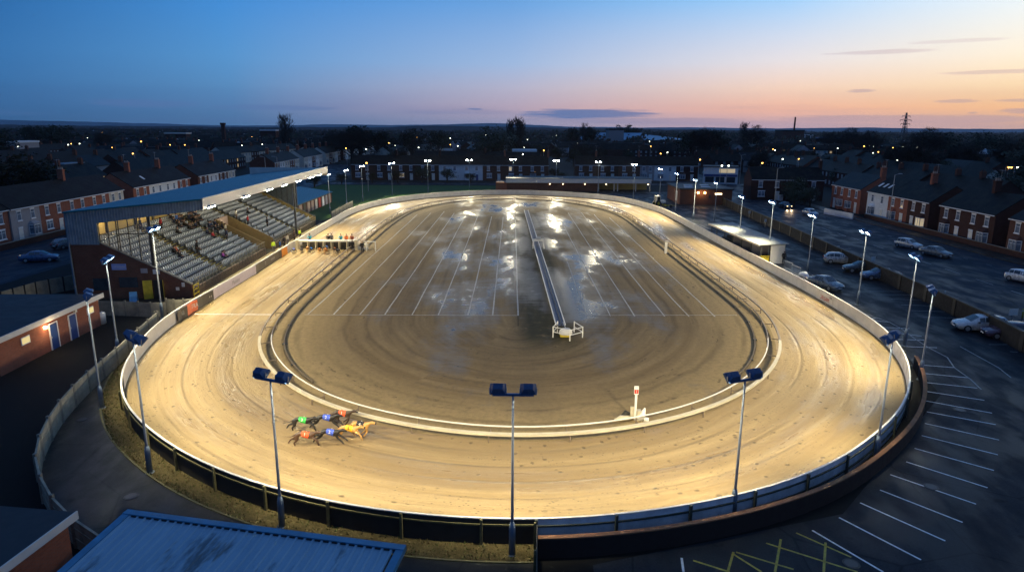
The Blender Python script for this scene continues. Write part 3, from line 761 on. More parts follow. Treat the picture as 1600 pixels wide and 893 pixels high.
i_start = near(OUT, (-27.2, 44.1)); i_mid = near(OUT, (1.35, 26.3)); i_end = near(OUT, (31.6, 53.0))
fence_run('timber_fence', seg(OUT, i_start, i_mid), 'dark timber fence with white rim and mossy posts round the near left bend', 'fence', -1, MAT['timber'], MAT['post'], MAT['white'], 2.65, True, rails=(0.98,))
fence_run('panel_fence', seg(OUT, i_mid, i_end), 'pale blue grey panel fence with dark green framing behind the curved brick wall', 'fence', -1, MAT['panel'], MAT['green'], MAT['white'], 2.65, True, rails=(0.92, 0.35))
def board_run(i0, i1, label):
    P = seg(OUT, i0, i1); inv = P[len(P)//2].copy()
    root = empty('white_barrier', inv, 0, label, 'barrier')
    mb = MB(); mb.sweep([(p.x, p.y) for p in P], [(-.03, .1), (.03, .1), (.03, 1.25), (-.03, 1.25)]); mb.build('panel', MAT['barrier'], root).location = -inv
    mb = MB(); mb.sweep([(p.x, p.y) for p in P], [(-.06, 1.25), (.06, 1.25), (.06, 1.31), (-.06, 1.31)]); mb.build('rim', MAT['white'], root).location = -inv
    mb = MB(); mb.sweep([(p.x, p.y) for p in P], [(-.07, .0), (.05, .0), (.05, .12), (-.07, .12)]); mb.build('base_rail', MAT['timber'], root).location = -inv
i_b1 = near(OUT, (33.0, 90)); i_b2 = near(OUT, (0, 185.5)); i_b3 = near(OUT, (-33.9, 132)); 
board_run(i_end, i_b1, 'long white barrier along the near right straight from the bend to the sloping shelter')
board_run(i_b1, i_b2, 'white barrier from the sloping shelter round the far right bend')
board_run(i_b2, i_b3, 'white barrier round the far left bend in front of the green field')
board_run(i_b3, i_start, 'white barrier along the grandstand straight down to the near left bend')

# inner white skirt of the near fences (track side)
# advertising boards on the stand side
def text_mesh(txt, size, mat, depth=0.004):
    cu = bpy.data.curves.new('lettering', 'FONT'); cu.body = txt; cu.size = size; cu.extrude = depth; cu.align_x = 'CENTER'; cu.align_y = 'CENTER'
    cu.resolution_u = 2
    t = bpy.data.objects.new('lettering_tmp', cu); COL.objects.link(t)
    dg = bpy.context.evaluated_depsgraph_get(); dg.update()
    me = bpy.data.meshes.new_from_object(t.evaluated_get(dg)); bpy.data.objects.remove(t)
    me.name = 'lettering'; me.materials.clear(); me.materials.append(mat); return me
def advert(px0, px1, mat, label, txts=(), z0=.16, z1=1.2):
    i0 = near(OUT, at(px0[0], px0[1], 1.3)); i1 = near(OUT, at(px1[0], px1[1], 1.3))
    if (i1 - i0) % len(OUT) > len(OUT) / 2: i0, i1 = i1, i0
    P = [p.copy() for p in seg(OUT, i0, i1)]
    a, b = at(px0[0], px0[1], 1.3), at(px1[0], px1[1], 1.3)
    if (P[0] - a).length > (P[-1] - a).length: a, b = b, a
    P[0] = Vector((a.x, a.y, 0)).lerp(P[0], .5) ; P[-1] = Vector((b.x, b.y, 0)).lerp(P[-1], .5)
    P = offset(P, 0.075, False); c = P[len(P)//2].copy()
    if len(P) % 2 == 0: c = (P[len(P)//2] + P[len(P)//2 - 1]) / 2
    root = empty('advert_board', c, 0, label, 'advert board')
    mb = MB(); mb.sweep([(p.x, p.y) for p in P], [(-.015, z0), (.015, z0), (.015, z1), (-.015, z1)])
    mb.build('board', mat, root).location = -c
    t = (P[-1] - P[0]).normalized()
    for txt, size, tm, off, zz in txts:
        me = text_mesh(txt, size, tm)
        o = link('lettering', me, root)
        # facing the track: the outward normal is +left
        nl = Vector((-t.y, t.x, 0)); q = c + t * off
        k = min(range(len(P)), key=lambda i: (P[i] - q).length); kk = min(max(k, 1), len(P) - 1)
        td = (P[kk] - P[kk - 1]).normalized(); nl = Vector((-td.y, td.x, 0))
        base = P[k] + td * ((q - P[k]).dot(td)) + nl * 0.03 - c
        xax = -td; zax = nl; yax = Vector((0, 0, 1))
        if xax.cross(yax).dot(zax) < 0: xax = td
        Mx = Matrix.Identity(4)
        for i in range(3): Mx[i][0] = xax[i]; Mx[i][1] = yax[i]; Mx[i][2] = zax[i]
        Mx.translation = base + Vector((0, 0, zz)); o.matrix_local = Mx
W_ = MAT['white']
advert((278, 485), (292, 477), MAT['darkboard'], 'dark advert board with a pale script at the bend end of the barrier', [('Hill', .6, MAT['galv'], 0, .7)])
advert((292, 477), (307, 467.5), MAT['redor'], 'small orange red advert board with white letters on the barrier', [('ATTRA', .62, W_, 0, .72)])
advert((307, 467.5), (334, 451.5), MAT['darkboard'], 'long dark advert board with a green corner and white specks on the barrier', [('Clifton', .42, MAT['greenish'], 1.2, .85), ('* *', .5, W_, -1.2, .6)])
advert((334, 451.5), (399, 414), MAT['lilac'], 'long pale lilac advert board with faint script on the barrier below the seats', [('Maddox', .7, MAT['render'], 0, .7)])
advert((399, 414), (440, 390), MAT['darkboard'], 'brown black advert board with two pale emblems on the barrier below the seats', [('O', .6, MAT['galv'], 1.6, .7), ('GARSIDE', .45, MAT['galv'], -1.5, .7)])
advert((440.5, 389.5), (450, 384), MAT['orange'], 'plain orange advert board on the barrier next to the starting traps')
advert((1278, 449.5), (1305, 463), MAT['barrier'], 'advert board with large white and red letters on the right hand barrier', [('CALSAM', .62, MAT['red'], -.1, .55), ('K&L', .34, MAT['blackp'], -1.6, .95)])

# ------------------------------------------------------------------ running rail and hare rail
def running_rail():
    c = Vector((0.6, 100, 0)); root = empty('running_rail', c, 0, 'double white running rail on short posts around the muddy infield', 'rail')
    Q = INN; Q2 = offset(INN, 0.95)
    i0, i1 = near(INN, (-21.6, 55)), near(INN, (22.9, 54.6))
    for a, b, m1, m2, wid in ((i0, i1, 'cream', 'fascia', .115), (i1, i0, 'rail', 'rail', .09)):  # cream on the near bend, dark brown on the straights and far bend
        P = seg(Q, a, b); mb = MB(); mb.sweep([(p.x, p.y) for p in P], [(-wid, .50), (wid, .54), (wid, .66), (-wid, .62)])
        o = mb.build('lower_rail', MAT[m1], root); o.location = -c
        P = seg(Q2, a, b); mb = MB(); mb.sweep([(p.x, p.y) for p in P], [(-.042, .62), (-.04, .68), (0, .70), (.04, .68), (.042, .62), (0, .6)])
        o = mb.build('upper_rail', MAT[m2], root); o.location = -c
    L = arclen(INN); last = -9; n = len(INN); cnt = 0
    for i in range(n):
        if L[i] - last >= 3.95 and cnt < 95:
            last = L[i]; cnt += 1; a = Q[i]; b = Q2[i]; mb = MB()
            mb.bar((a.x, a.y, 0.0), (a.x, a.y, .55), .07, .07); mb.bar((b.x, b.y, 0), (b.x, b.y, .66), .06, .06)
            mb.bar((a.x, a.y, .30), (b.x, b.y, .34), .05, .06)
            o = mb.build('post', MAT['rail'], root); o.location = -c
running_rail()
def hare_rail():
    c = Vector((0.6, 100, 0))
    Q = offset(INN, 1.95); i0 = near(Q, (13.5, 48.0)); i1 = near(Q, (-12, 47.0)); P = seg(Q, i0, i1)
    root = empty('hare_rail', c, 0, 'low dark hare rail on the ground just inside the running rail', 'rail')
    mb = MB(); mb.sweep([(p.x, p.y) for p in P], [(-.05, .10), (.05, .10), (.05, .20), (-.05, .20)]); mb.build('rail_head', MAT['sandrail'], root).location = -c
    mb = MB(); mb.sweep([(p.x, p.y) for p in P], [(-.09, .035), (.09, .035), (.08, .06), (-.08, .06)]); mb.build('bed', MAT['sandrail'], root).location = -c
    P2 = offset(P, -1.1, False)
    rnd = random.Random(2); L = arclen(P); last = -9
    for i in range(len(P)):
        if L[i] - last > 5.2:
            last = L[i]; mb = MB(); q = P[i]; mb.box(q.x - .14, q.x + .14, q.y - .14, q.y + .14, .03, .16); mb.build('chair_block', MAT['steel'], root).location = -c
hare_rail()
# ------------------------------------------------------------------ floodlights
def floodlight_proto(H, sleeve=True):
    """local +Y points to the track; head pair on a crossbar"""
    root = empty('floodlight_pole')
    mb = MB(); mb.tube([(0, 0, 0.0), (0, 0, 1.4), (0, 0, H)], [.08, .07, .045], 10)
    mb.build('pole', MAT['polesteel'], root, True)
    mb = MB(); mb.tube([(0, 0, 0), (0, 0, 1.3), (0, 0, 1.55)], [.15, .14, .09], 10); mb.tube([(0,0,0),(0,0,.05)], [.24,.24], 10)
    mb.build('sleeve', MAT['sleeve'], root, True)
    mb = MB(); mb.box(-.85, .85, -.05, .05, H - .02, H + .08); mb.build('crossbar', MAT['head'], root)
    th = R(48)
    for sx in (-.62, .62):
        z0 = H + .30
        ay = Vector((0, math.cos(th), -math.sin(th)))      # direction of the beam
        az = Vector((0, math.sin(th), math.cos(th)))
        ax = Vector((1, 0, 0)); c = Vector((sx, .05, z0))
        mb = MB()
        # tapered casing
        bk = [c - ay * .14 + ax * a + az * b for a, b in ((-.2, -.14), (.2, -.14), (.2, .14), (-.2, .14))]
        fr = [c + ay * .13 + ax * a + az * b for a, b in ((-.31, -.235), (.31, -.235), (.31, .235), (-.31, .235))]
        mb.add(bk + fr, [(0, 3, 2, 1), (0, 1, 5, 4), (1, 2, 6, 5), (2, 3, 7, 6), (3, 0, 4, 7)])
        for k in range(5):
            mb.obox(c - ay * .12 + az * (-.12 + .06 * k), ax * .2, ay * .05, az * .006)
        # hood round the glass
        for a, b, wx, wz in ((0, .245, .32, .01), (-.32, 0, .01, .24), (.32, 0, .01, .24)):
            mb.obox(c + ay * .17 + ax * a + az * b, ax * wx, ay * .06, az * wz)
        hd = mb.build('lamp_head', MAT['head'], root)
        mb = MB(); mb.obox(c + ay * .145, ax * .28, ay * .012, az * .205); mb.build('lens', MAT['lens'], hd)
        mb = MB()
        for s_ in (-1, 1): mb.bar((sx + s_ * .345, .0, H + .06), (sx + s_ * .345, .05, z0 + .02), .03, .05)
        mb.box(sx - .36, sx + .36, -.03, .03, H + .08, H + .11)
        mb.build('bracket', MAT['galv'], root)
    return root
INVIS_BASE = None
def lamp_data(name, energy, size=2.15, blend=0.85, col=(1.0, 0.86, 0.55), radius=.22):
    l = bpy.data.lights.new(name, 'SPOT'); l.energy = energy; l.spot_size = size; l.spot_blend = blend; l.color = col
    l.shadow_soft_size = radius; return l
POLES = [  # foot pixel, height, label
 ((800,865), 7.35, 'floodlight pole nearest the camera at the middle of the near fence'),
 ((441,822), 7.15, 'floodlight pole by the near fence beside the blue corrugated roof'),
 ((234.5,738), 7.3, 'floodlight pole at the kerb of the weedy verge left of the blue corrugated roof'),
 ((160,637), 7.4, 'floodlight pole with a blue grey sleeve standing on the service path'),
 ((186,558), 7.7, 'floodlight pole on the path in front of the dark brick end of the grandstand'),
 ((254,497), 8.4, 'bright floodlight pole in front of the glazed end of the grandstand'),
 ((1144.7,809.5), 6.95, 'floodlight pole behind the curved brick wall near the yellow hatching'),
 ((1368,720), 7.0, 'floodlight pole rising from the far end of the curved brick wall'),
 ((1437,593), 6.6, 'floodlight pole at the outermost edge of the near right bend, beside the curving bays'),
 ((1413,540), 7.5, 'floodlight pole by the right bend between the last two bay poles'),
 ((1340,476), 7.5, 'floodlight pole on the car park edge behind the red lettered board'),
 ((1262,425), 7.1, 'floodlight pole beside the dark parked car and metal railings'),
 ((1200,406), 7.9, 'floodlight pole in front of the end wall of the sloping shelter'),
 ((1154,384), 7.5, 'floodlight pole passing in front of the roof of the sloping shelter'),
 ((1116,345), 7.3, 'floodlight pole just beyond the far end of the sloping shelter'),
 ((1083,343), 7.7, 'floodlight pole in front of the low brick building with amber lamps'),
 ((1055,333), 8.3, 'floodlight pole left of the low brick building with amber lamps'),
 ((1030,319), 8.3, 'floodlight pole beside the parked white tractor'),
 ((989.5,309), 8.5, 'floodlight pole at the right end of the long white fascia building'),
 ((934,303), 8.6, 'floodlight pole in front of the open bays of the long white fascia building'),
 ((868.5,297), 8.4, 'floodlight pole in front of the middle of the long white fascia'),
 ((801.5,295), 8.5, 'floodlight pole at the left end of the long white fascia building'),
 ((733.5,296), 8.4, 'floodlight pole in front of the white rendered pair of houses'),
 ((669,300), 8.6, 'floodlight pole in front of the brick houses left of the white rendered pair'),
 ((613,304), 8.2, 'floodlight pole at the right side of the green field'),
 ((567,314), 8.3, 'floodlight pole at the middle of the green field'),
 ((542,323), 8.1, 'floodlight pole at the far end of the short grey fence in the field'),
 ((516,335), 8.1, 'floodlight pole beside the end of the blue roofed kennel range'),
]
LAMPE = dict(bend=6600, near=5900, side=9200, far=10500)
_p = floodlight_proto(1.0)
def place_poles():
    protos = {}
    for i, ((px, py), H, lab) in enumerate(POLES):
        w = at(px, py)
        o = floodlight_proto(H) if i else None
        if i == 0: o = floodlight_proto(H)
        # face the middle of the track
        k = near(OUT, (w.x, w.y)); t = (OUT[(k + 1) % len(OUT)] - OUT[k - 1]).normalized(); nl = Vector((-t.y, t.x, 0))
        rz = math.atan2(nl.y, nl.x) - PI / 2
        o.location = (w.x, w.y, 0.0 if i not in (6, 7) else 0.0); o.rotation_euler.z = rz
        tag(o, lab, 'floodlight', 'floodlight poles round the track')
        d = (OUT[k] - Vector((w.x, w.y, 0))).length
        kind = 'near' if w.y < 40 else 'bend' if w.y < 56 else 'far' if w.y > 130 else 'side'
        if (kind) not in protos: protos[kind] = lamp_data('floodlight_beam_' + kind, LAMPE[kind], radius=.2)
        lo = bpy.data.objects.new('floodlight_beam', protos[kind]); COL.objects.link(lo)
        src = Vector((w.x, w.y, H + .28)) + nl * .42
        tgt = Vector((w.x, w.y, 0)) + nl * (d + (7.2 if kind == 'near' else 8.2 if kind == 'bend' else 6.4 if kind == 'side' else 6.4))
        lo.location = src; lo.rotation_euler = (tgt - src).to_track_quat('-Z', 'Y').to_euler()
place_poles()
for k in list(KIDS.get(_p.name, [])):
    for kk in list(KIDS.get(k.name, [])): bpy.data.objects.remove(kk)
    bpy.data.objects.remove(k)
bpy.data.objects.remove(_p)

# ------------------------------------------------------------------ curved brick wall outside the near right fence
P = seg(OUT, i_mid, near(OUT, (30.3, 49.5)))
Q = [p for p in offset(P, -0.95, False)]
c = Q[len(Q)//2].copy(); root = empty('brick_wall', c, 0, 'low curved dark brick wall with a red brick coping between the fence and the parking bays', 'wall')
mb = MB(); mb.sweep([(p.x, p.y) for p in Q], [(-.10, 0), (.10, 0), (.10, .93), (-.10, .93)]); mb.build('brickwork', simple('sooty brick', (.022, .013, .011), .9, var=.4), root).location = -c
mb = MB(); mb.sweep([(p.x, p.y) for p in Q], [(-.125, .93), (.125, .93), (.125, .99), (-.125, .99)]); mb.build('coping', MAT['coping'], root).location = -c
# short gate fence at the start of that wall
a, b = Vector((1.15, 26.1, 0)), Vector((1.0, 22.0, 0))
root = empty('short_fence', a, 0, 'short timber fence running from the fence towards the camera at the brick wall end', 'fence')
mb = MB(); mb.bar(a - a + Vector((0, 0, .6)), b - a + Vector((0, 0, .6)), .05, 1.2); mb.build('panel', MAT['timber'], root)
for t in (0.02, .5, .98):
    q = (b - a) * t; mb = MB(); mb.box(q.x - .13, q.x - .03, q.y - .05, q.y + .05, 0, 1.35); mb.build('post', MAT['post'], root)

# ------------------------------------------------------------------ concrete fence by the service path
P = [Vector((x, y, 0)) for x, y in LF]
L = arclen(P); tot = L[-1]; k = 0; pts = []
nseg = 16
for i in range(nseg + 1):
    sgo = tot * i / nseg
    j = max(q for q in range(len(L)) if L[q] <= sgo + 1e-6); j = min(j, len(P) - 2)
    pts.append(P[j].lerp(P[j + 1], (sgo - L[j]) / (L[j + 1] - L[j])))
c = pts[8].copy(); root = empty('concrete_fence', c, 0, 'curving fence of weathered concrete panels and posts left of the service path', 'fence')
for i in range(nseg):
    a, b = pts[i] - c, pts[i + 1] - c; mb = MB()
    mb.bar(a + Vector((0, 0, .72)), b + Vector((0, 0, .72)), .05, 1.44)
    for zz in (.5, 1.0, 1.42): mb.bar(a + Vector((0, 0, zz)), b + Vector((0, 0, zz)), .10, .05)
    mb.build('panel', MAT['concrete'], root)
for i in range(nseg + 1):
    a = pts[i] - c; mb = MB(); mb.box(a.x - .08, a.x + .08, a.y - .08, a.y + .08, 0, 1.58); mb.build('post', MAT['conc2'], root)
def panel_fence(name, pxs, z, label, mp, mpost, n, h=None):
    """straight fence through top-edge points"""
    W = [at(x, y, z) for x, y in pxs]; W = [Vector((w.x, w.y, 0)) for w in W]; c = W[0].copy(); root = empty(name, c, 0, label, 'fence')
    L = arclen(W)
    for i in range(n):
        def pt(s):
            j = min(max(q for q in range(len(L)) if L[q] <= s + 1e-6), len(W) - 2); return W[j].lerp(W[j+1], (s - L[j]) / (L[j+1] - L[j])) - c
        a, b = pt(L[-1] * i / n), pt(L[-1] * (i + 1) / n); mb = MB(); mb.bar(a + Vector((0, 0, z * .48)), b + Vector((0, 0, z * .48)), .05, z * .96)
        mb.build('panel', mp, root)
        mb = MB(); mb.box(a.x - .07, a.x + .07, a.y - .07, a.y + .07, 0, z + .05); mb.build('post', mpost, root)
panel_fence('concrete_fence', [(0, 455), (60, 438), (100, 431), (140, 424)], 1.7, 'straight grey panel fence in the dark behind the felt roofed brick block', MAT['concrete'], MAT['blackp'], 7)
panel_fence('concrete_fence', [(152, 469), (205, 470), (236, 472), (258, 471)], 1.5, 'shadowed concrete fence in front of the dark brick end of the grandstand', MAT['concrete'], MAT['conc2'], 5)
panel_fence('wooden_fence', [(259, 466), (276, 468), (303, 465)], 1.4, 'pale timber fence at the foot of the grandstand end beside the barrier', MAT['concrete'], MAT['conc2'], 3)
panel_fence('concrete_fence', [(517.5, 330), (551, 313)], 1.6, 'short weathered grey fence between the field and the far left barrier', MAT['concrete'], MAT['conc2'], 6)

# ------------------------------------------------------------------ centre rail on the infield
def centre_rail():
    A = at(822, 328, .8); B = at(876, 507, .8); A.z = B.z = 0; c = B.copy(); v = A - B
    root = empty('long_trestle', c, 0, 'long white edged blue channel on trestle legs running down the middle of the infield', 'trestle')
    d = v.normalized(); n = Vector((-d.y, d.x, 0)); up = Vector((0, 0, 1))
    for nm, o, z, w, h, m in (('side_rail', -.42, .80, .08, .12, 'white'), ('side_rail', .42, .80, .08, .12, 'white'), ('channel', 0, .72, .70, .05, 'bluech'), ('pipe', -.08, .80, .12, .10, 'blackp')):
        mb = MB(); mb.bar(n * o + up * z, v + n * o + up * z, w, h); mb.build(nm, MAT.get(m) or simple('blue grey trough', (0.045, 0.055, 0.10), 0.5), root)
    k = 0
    while k < v.length:
        mb = MB(); p = d * k
        mb.bar(p + n * .4, p + n * .4 + up * .74, .07, .07); mb.bar(p - n * .4, p - n * .4 + up * .74, .07, .07); mb.bar(p + n * .4 + up * .4, p - n * .4 + up * .4, .05, .05)
        mb.build('leg', MAT['steel'], root); k += 4.6
    # portal at the middle
    M_ = at(841, 387, 0); M_.z = 0; p = M_ - c; root2 = empty('portal_frame', M_, 0, 'white four legged portal standing astride the middle of the long trestle', 'frame')
    for sx in (-.85, .85):
        for sy in (-.9, .9):
            mb = MB(); mb.bar((sx, sy, 0), (sx * .85, sy * .6, 1.25), .14, .14); mb.build('leg', MAT['white'], root2)
    mb = MB()
    for sy in (-.55, .55): mb.bar((-.85, sy, 1.22), (.85, sy, 1.22), .12, .16)
    mb.build('crossbeam', MAT['white'], root2)
    mb = MB(); mb.box(-.35, .35, -.2, .25, 1.3, 1.62); mb.build('motor_box', MAT['galv'], root2)
centre_rail()
def winch_pen():
    c = at(886, 527, 0); c.z = 0; root = empty('railed_pen', c, 0, 'five sided white tubular railing pen at the near end of the long trestle', 'railing')
    V_ = [(-1.25, -.1), (0.15, -1.1), (1.35, -.1), (.75, 1.5), (-.75, 1.5)]
    for x, y in V_:
        mb = MB(); mb.tube([(x, y, 0), (x, y, 1.05)], .05, 8); mb.build('post', MAT['white'], root)
    for i in range(5):
        if i == 3: continue
        a, b = V_[i], V_[(i + 1) % 5]; mb = MB()
        for z in (1.0, .55): mb.tube([(a[0], a[1], z), (b[0], b[1], z)], .035, 6)
        mb.build('rail', MAT['white'], root)
    r2 = empty('winch', c + Vector((-.1, .35, 0)), 0, 'domed pale winch housing on a yellow base inside the white pen', 'winch')
    mb = MB(); mb.tube([(0, 0, .25), (0, 0, .5), (0, 0, .68), (0, 0, .75)], [.6, .58, .4, .1], 14); mb.build('housing', MAT['fascia'], r2, True)
    mb = MB(); mb.box(-.5, .3, -.35, .35, .03, .26); mb.build('base', MAT['yellowp'], r2)
    mb = MB(); mb.tube([(0, .2, .7), (-.2, .7, 1.1), (0, 1.3, .8)], .04, 6); mb.build('hose', MAT['galv'], r2)
winch_pen()
# winning post
c = at(992, 656); c.z = 0; root = empty('marker_post', c, 0, 'white marker post with a red numbered plate just inside the near bend rail', 'post')
mb = MB(); mb.box(-.07, .07, -.05, .05, 0, 2.0); mb.build('post', MAT['white'], root)
mb = MB(); mb.box(-.14, .14, -.04, .04, 1.75, 2.3); mb.build('plate', MAT['white'], root)
mb = MB(); mb.box(-.12, .12, -.06, -.045, 1.82, 2.08); mb.build('red_panel', MAT['red'], root)
o = link('lettering', text_mesh('1', .27, MAT['white']), root, (0, -.065, 1.95)); o.rotation_euler = (R(90), 0, 0)
mb = MB(); mb.prism([(-.3, .06), (.02, .06), (.02, .12), (-.3, .12)], 0, .9); mb.prism([(.1, -.2), (.35, -.2), (.35, .15), (.1, .15)], 0, .7); mb.build('brace_board', MAT['cream'], root)
r2 = empty('sandbag', c + Vector((-.75, -.15, 0.03)), .2, 'pale bundle of sacking leaning by the white marker post', 'sandbag')
mb = MB(); mb.tube([(-.6, 0, .12), (-.2, 0, .2), (.3, 0, .16), (.6, .05, .1)], [.06, .18, .16, .05], 10); mb.build('sack', MAT['cream'], r2, True)
mb = MB(); mb.tube([(-.1, .3, .1), (.3, .35, .35), (.55, .3, .3)], [.08, .2, .06], 10); mb.build('sack', MAT['timber'], r2, True)
r2 = empty('sandbag', c + Vector((.45, -.1, 0.03)), -.3, 'white crumpled sheet at the foot of the marker post', 'sandbag')
mb = MB(); mb.tube([(-.2, 0, .1), (0, 0, .45), (.12, .05, .85)], [.26, .2, .04], 9); mb.tube([(.1, 0, .1), (.4, 0, .12)], [.16, .12], 8); mb.build('sheet', MAT['white'], r2, True)
# post at the right inside rail
c = at(1040, 396); c.z = 0; root = empty('marker_post', c, 0, 'short thick white post on the right hand inside rail', 'post')
mb = MB(); mb.box(-.17, .17, -.12, .12, 0, 1.75); mb.build('post', MAT['white'], root)
mb = MB(); mb.box(-.2, .2, -.14, .14, 1.75, 1.82); mb.build('cap', MAT['cream'], root)

# ------------------------------------------------------------------ starting traps
def traps():
    c = Vector((-27.9, 99.0, 0)); root = empty('starting_traps', c, R(1.5), 'white starting trap gantry across the track below the grandstand', 'starting traps')
    x0, x1 = -4.1, 4.4
    mb = MB(); mb.box(x0, x1, -.25, .35, 1.30, 1.50); mb.build('top_beam', MAT['white'], root)
    for x in (x0 - .25, x1 + .0):
        mb = MB(); mb.box(x, x + .42, -.3, .5, 0, 1.52); mb.build('end_post', MAT['cream'], root)
    n = 7
    for i in range(1, n):
        x = x0 + .35 + (x1 - x0 - .4) * i / n
        mb = MB(); mb.box(x - .05, x + .05, -.2, 1.0, .1, 1.30); mb.build('partition', MAT['cream'], root)
    for i in range(n):
        xa = x0 + .42 + (x1 - x0 - .4) * i / n; xb = x0 + .28 + (x1 - x0 - .4) * (i + 1) / n
        mb = MB(); mb.box(xa, xb, .95, 1.0, .1, 1.2); mb.build('back_door', MAT['darkboard'], root)
    mb = MB(); mb.box(x0, x1, 1.25, 2.3, 0, .42); mb.build('platform', MAT['timber'], root)
    mb = MB(); mb.tube([(x1 + 1.0, -.2, .3), (x1 + 2.0, -.2, .3)], .12, 8); mb.box(x1 + .5, x1 + 1.5, -.3, .1, .03, .5)
    mb.build('winding_gear', MAT['galv'], root)
    r2 = empty('rail_arch', at(570, 392), R(-3), 'white arch frame spanning the inside rail next to the traps', 'frame')
    for x in (0.2, 1.55):
        mb = MB(); mb.box(x, x + .12, 0, .12, 0, 1.35); mb.build('leg', MAT['white'], r2)
    mb = MB(); mb.box(-.1, 1.7, 0, .12, 1.35, 1.47); mb.build('beam', MAT['white'], r2)
    mb = MB(); mb.box(-.5, .2, .5, 1.4, 0, .9); mb.build('cabinet', MAT['cream'], r2)
traps()
# ------------------------------------------------------------------ grandstand
GS = Vector((-34.2, 70.0, 0)); GA = R(2.6)
def gw(x, y, z=0.0):
    return Vector((GS.x + x * math.cos(GA) - y * math.sin(GA), GS.y + x * math.sin(GA) + y * math.cos(GA), z))
def stepz(x): return 1.0 - 0.512 * (x + 0.9) + 0.0
def grandstand():
    root = empty('grandstand', GS, GA, 'long brick and steel grandstand with a blue roof and stepped rows of pale seats', 'grandstand')
    NR = 12; L = 55.0
    # stepped terrace
    mb = MB(); prev = 0.7
    def rowx(r): return -0.9 - 0.82 * r
    def rowz(r): return 1.0 + 0.42 * r
    parts = [(0.3, 25.0), (29.4, L - .25)]
    for ya, yb in parts:
        for r in range(NR + 1):
            x1 = 0.0 if r == 0 else rowx(r) + .41; x0 = rowx(r + 1) + .41 if r < NR else -12.0
            mb.box(x0, x1, ya, yb, 0.0, rowz(r) - .0)
    for r in range(8, NR + 1):
        mb.box(rowx(r + 1) + .41 if r < NR else -12.0, rowx(r) + .41, 25.0, 29.4, 0.0, rowz(r))
    mb.build('terrace', MAT['stepc'], root)
    # vomitory walls
    for nm, ya in (('entrance_wall', 24.85), ('entrance_wall', 29.2)):
        mb = MB()
        pr = [(-0.2, 0.0), (-0.2, 1.75), (-6.6, 5.1), (-6.6, 0.0)]
        mb.add([(x, ya, z) for x, z in pr] + [(x, ya + .2, z) for x, z in pr], [(0,1,2,3), (7,6,5,4), (0,4,5,1), (1,5,6,2), (2,6,7,3), (3,7,4,0)])
        mb.build(nm, MAT['ochre'], root)
    mb = MB(); mb.box(-6.75, -6.55, 25.05, 29.2, 0, 5.1); mb.build('entrance_wall', MAT['pink'], root)
    mb = MB()
    for k in range(6): mb.box(-6.4 + k * .8, -5.6 + k * .8, 25.06, 29.19, 0.0, 1.9 - k * .3)
    mb.box(-1.6, 0, 25.06, 29.19, 0.0, .12); mb.build('entrance_steps', MAT['stepc'], root)
    # yellow edged aisles
    for ya, wd, r0 in ((9.5, 1.5, 0), (20.4, 1.3, 4), (31.4, 1.2, 5), (42.0, 1.2, 0)):
        mb = MB()
        for r in range(r0, NR):
            x1 = rowx(r) + .41
            for k in (0, 1):
                mb.box(x1 - .41 * (k + 1), x1 - .41 * k, ya, ya + wd, rowz(r) + .004, rowz(r) + .10 + .14 * k)
            mb.box(x1 - .07, x1 + .012, ya + .02, ya + wd - .02, rowz(r) + .10, rowz(r) + .115, 1)
            mb.box(x1 - .48, x1 - .40, ya + .02, ya + wd - .02, rowz(r) + .24, rowz(r) + .255, 1)
        mb.build('aisle_steps', [MAT['stepc'], MAT['yellowp']], root)
    # seats
    sm = MB()
    def seat_geo(mb, x, y, z):
        w = .165
        mb.box(x - .18, x + .2, y - w, y + w, z + .38, z + .43)
        k = [(x - .20, z + .42), (x - .26, z + .70), (x - .23, z + .80), (x - .19, z + .80), (x - .15, z + .43)]
        n = len(k)
        mb.add([(a, y - w, b) for a, b in k] + [(a, y + w, b) for a, b in k], [tuple(range(n)), tuple(range(n, 2 * n))[::-1]] + [(i, n + i, n + (i + 1) % n, (i + 1) % n) for i in range(n)])
        mb.box(x - .05, x + .05, y - .05, y + .05, z, z + .38)
    blocks = [(0.8, 9.3), (11.2, 20.2), (21.9, 24.6), (29.8, 31.2), (32.8, 41.8), (43.4, 54.4)]
    all_ = []
    rnd = random.Random(3)
    for r in range(NR):
        for a, b in blocks:
            if (a, b) == (21.9, 24.6) and r < 4: a = 20.4
            if (a, b) == (29.8, 31.2) and r < 5: b = 32.7
            y = a + .25
            while y < b - .2:
                all_.append((rowx(r), y, rowz(r))); y += .5
            if r >= 8 and (a, b) == (21.9, 24.6):
                y = 25.1
                while y < 31: all_.append((rowx(r), y, rowz(r))); y += .5
    camL = CAMP
    all_.sort(key=lambda q: (gw(*q) - camL).length)
    me = None; proto = MB(); seat_geo(proto, 0, 0, 0); me = proto.mesh('seat', MAT['seat'])
    vis = [q for q in all_ if q[1] > 2.5 or q[0] > -3]
    for q in vis[:100]: link('seat', me, root, q)
    rest = MB(); picked = set(vis[:100])
    for q in all_:
        if q not in picked: seat_geo(rest, *q)
    o = rest.build('seats', MAT['seat'], root); tag(o, kind='stuff')
    # near gable: brick wall with a sloping top, cladding above, glazing between
    pr = [(-0.05, 0.0), (-0.05, 1.45), (-9.0, 5.95), (-12.0, 5.95), (-12.0, 0)]
    mb = MB(); n = len(pr)
    for ya, yb in ((-.15, .15),):
        mb.add([(x, ya, z) for x, z in pr] + [(x, yb, z) for x, z in pr], [tuple(range(n)), tuple(range(n, 2 * n))[::-1]] + [(i, n + i, n + (i + 1) % n, (i + 1) % n) for i in range(n)])
    mb.build('gable_wall', MAT['brickb'], root)
    mb = MB(); mb.bar((-0.02, 0, 1.5), (-9.0, 0, 6.02), .4, .1); mb.build('gable_coping', MAT['conc2'], root)
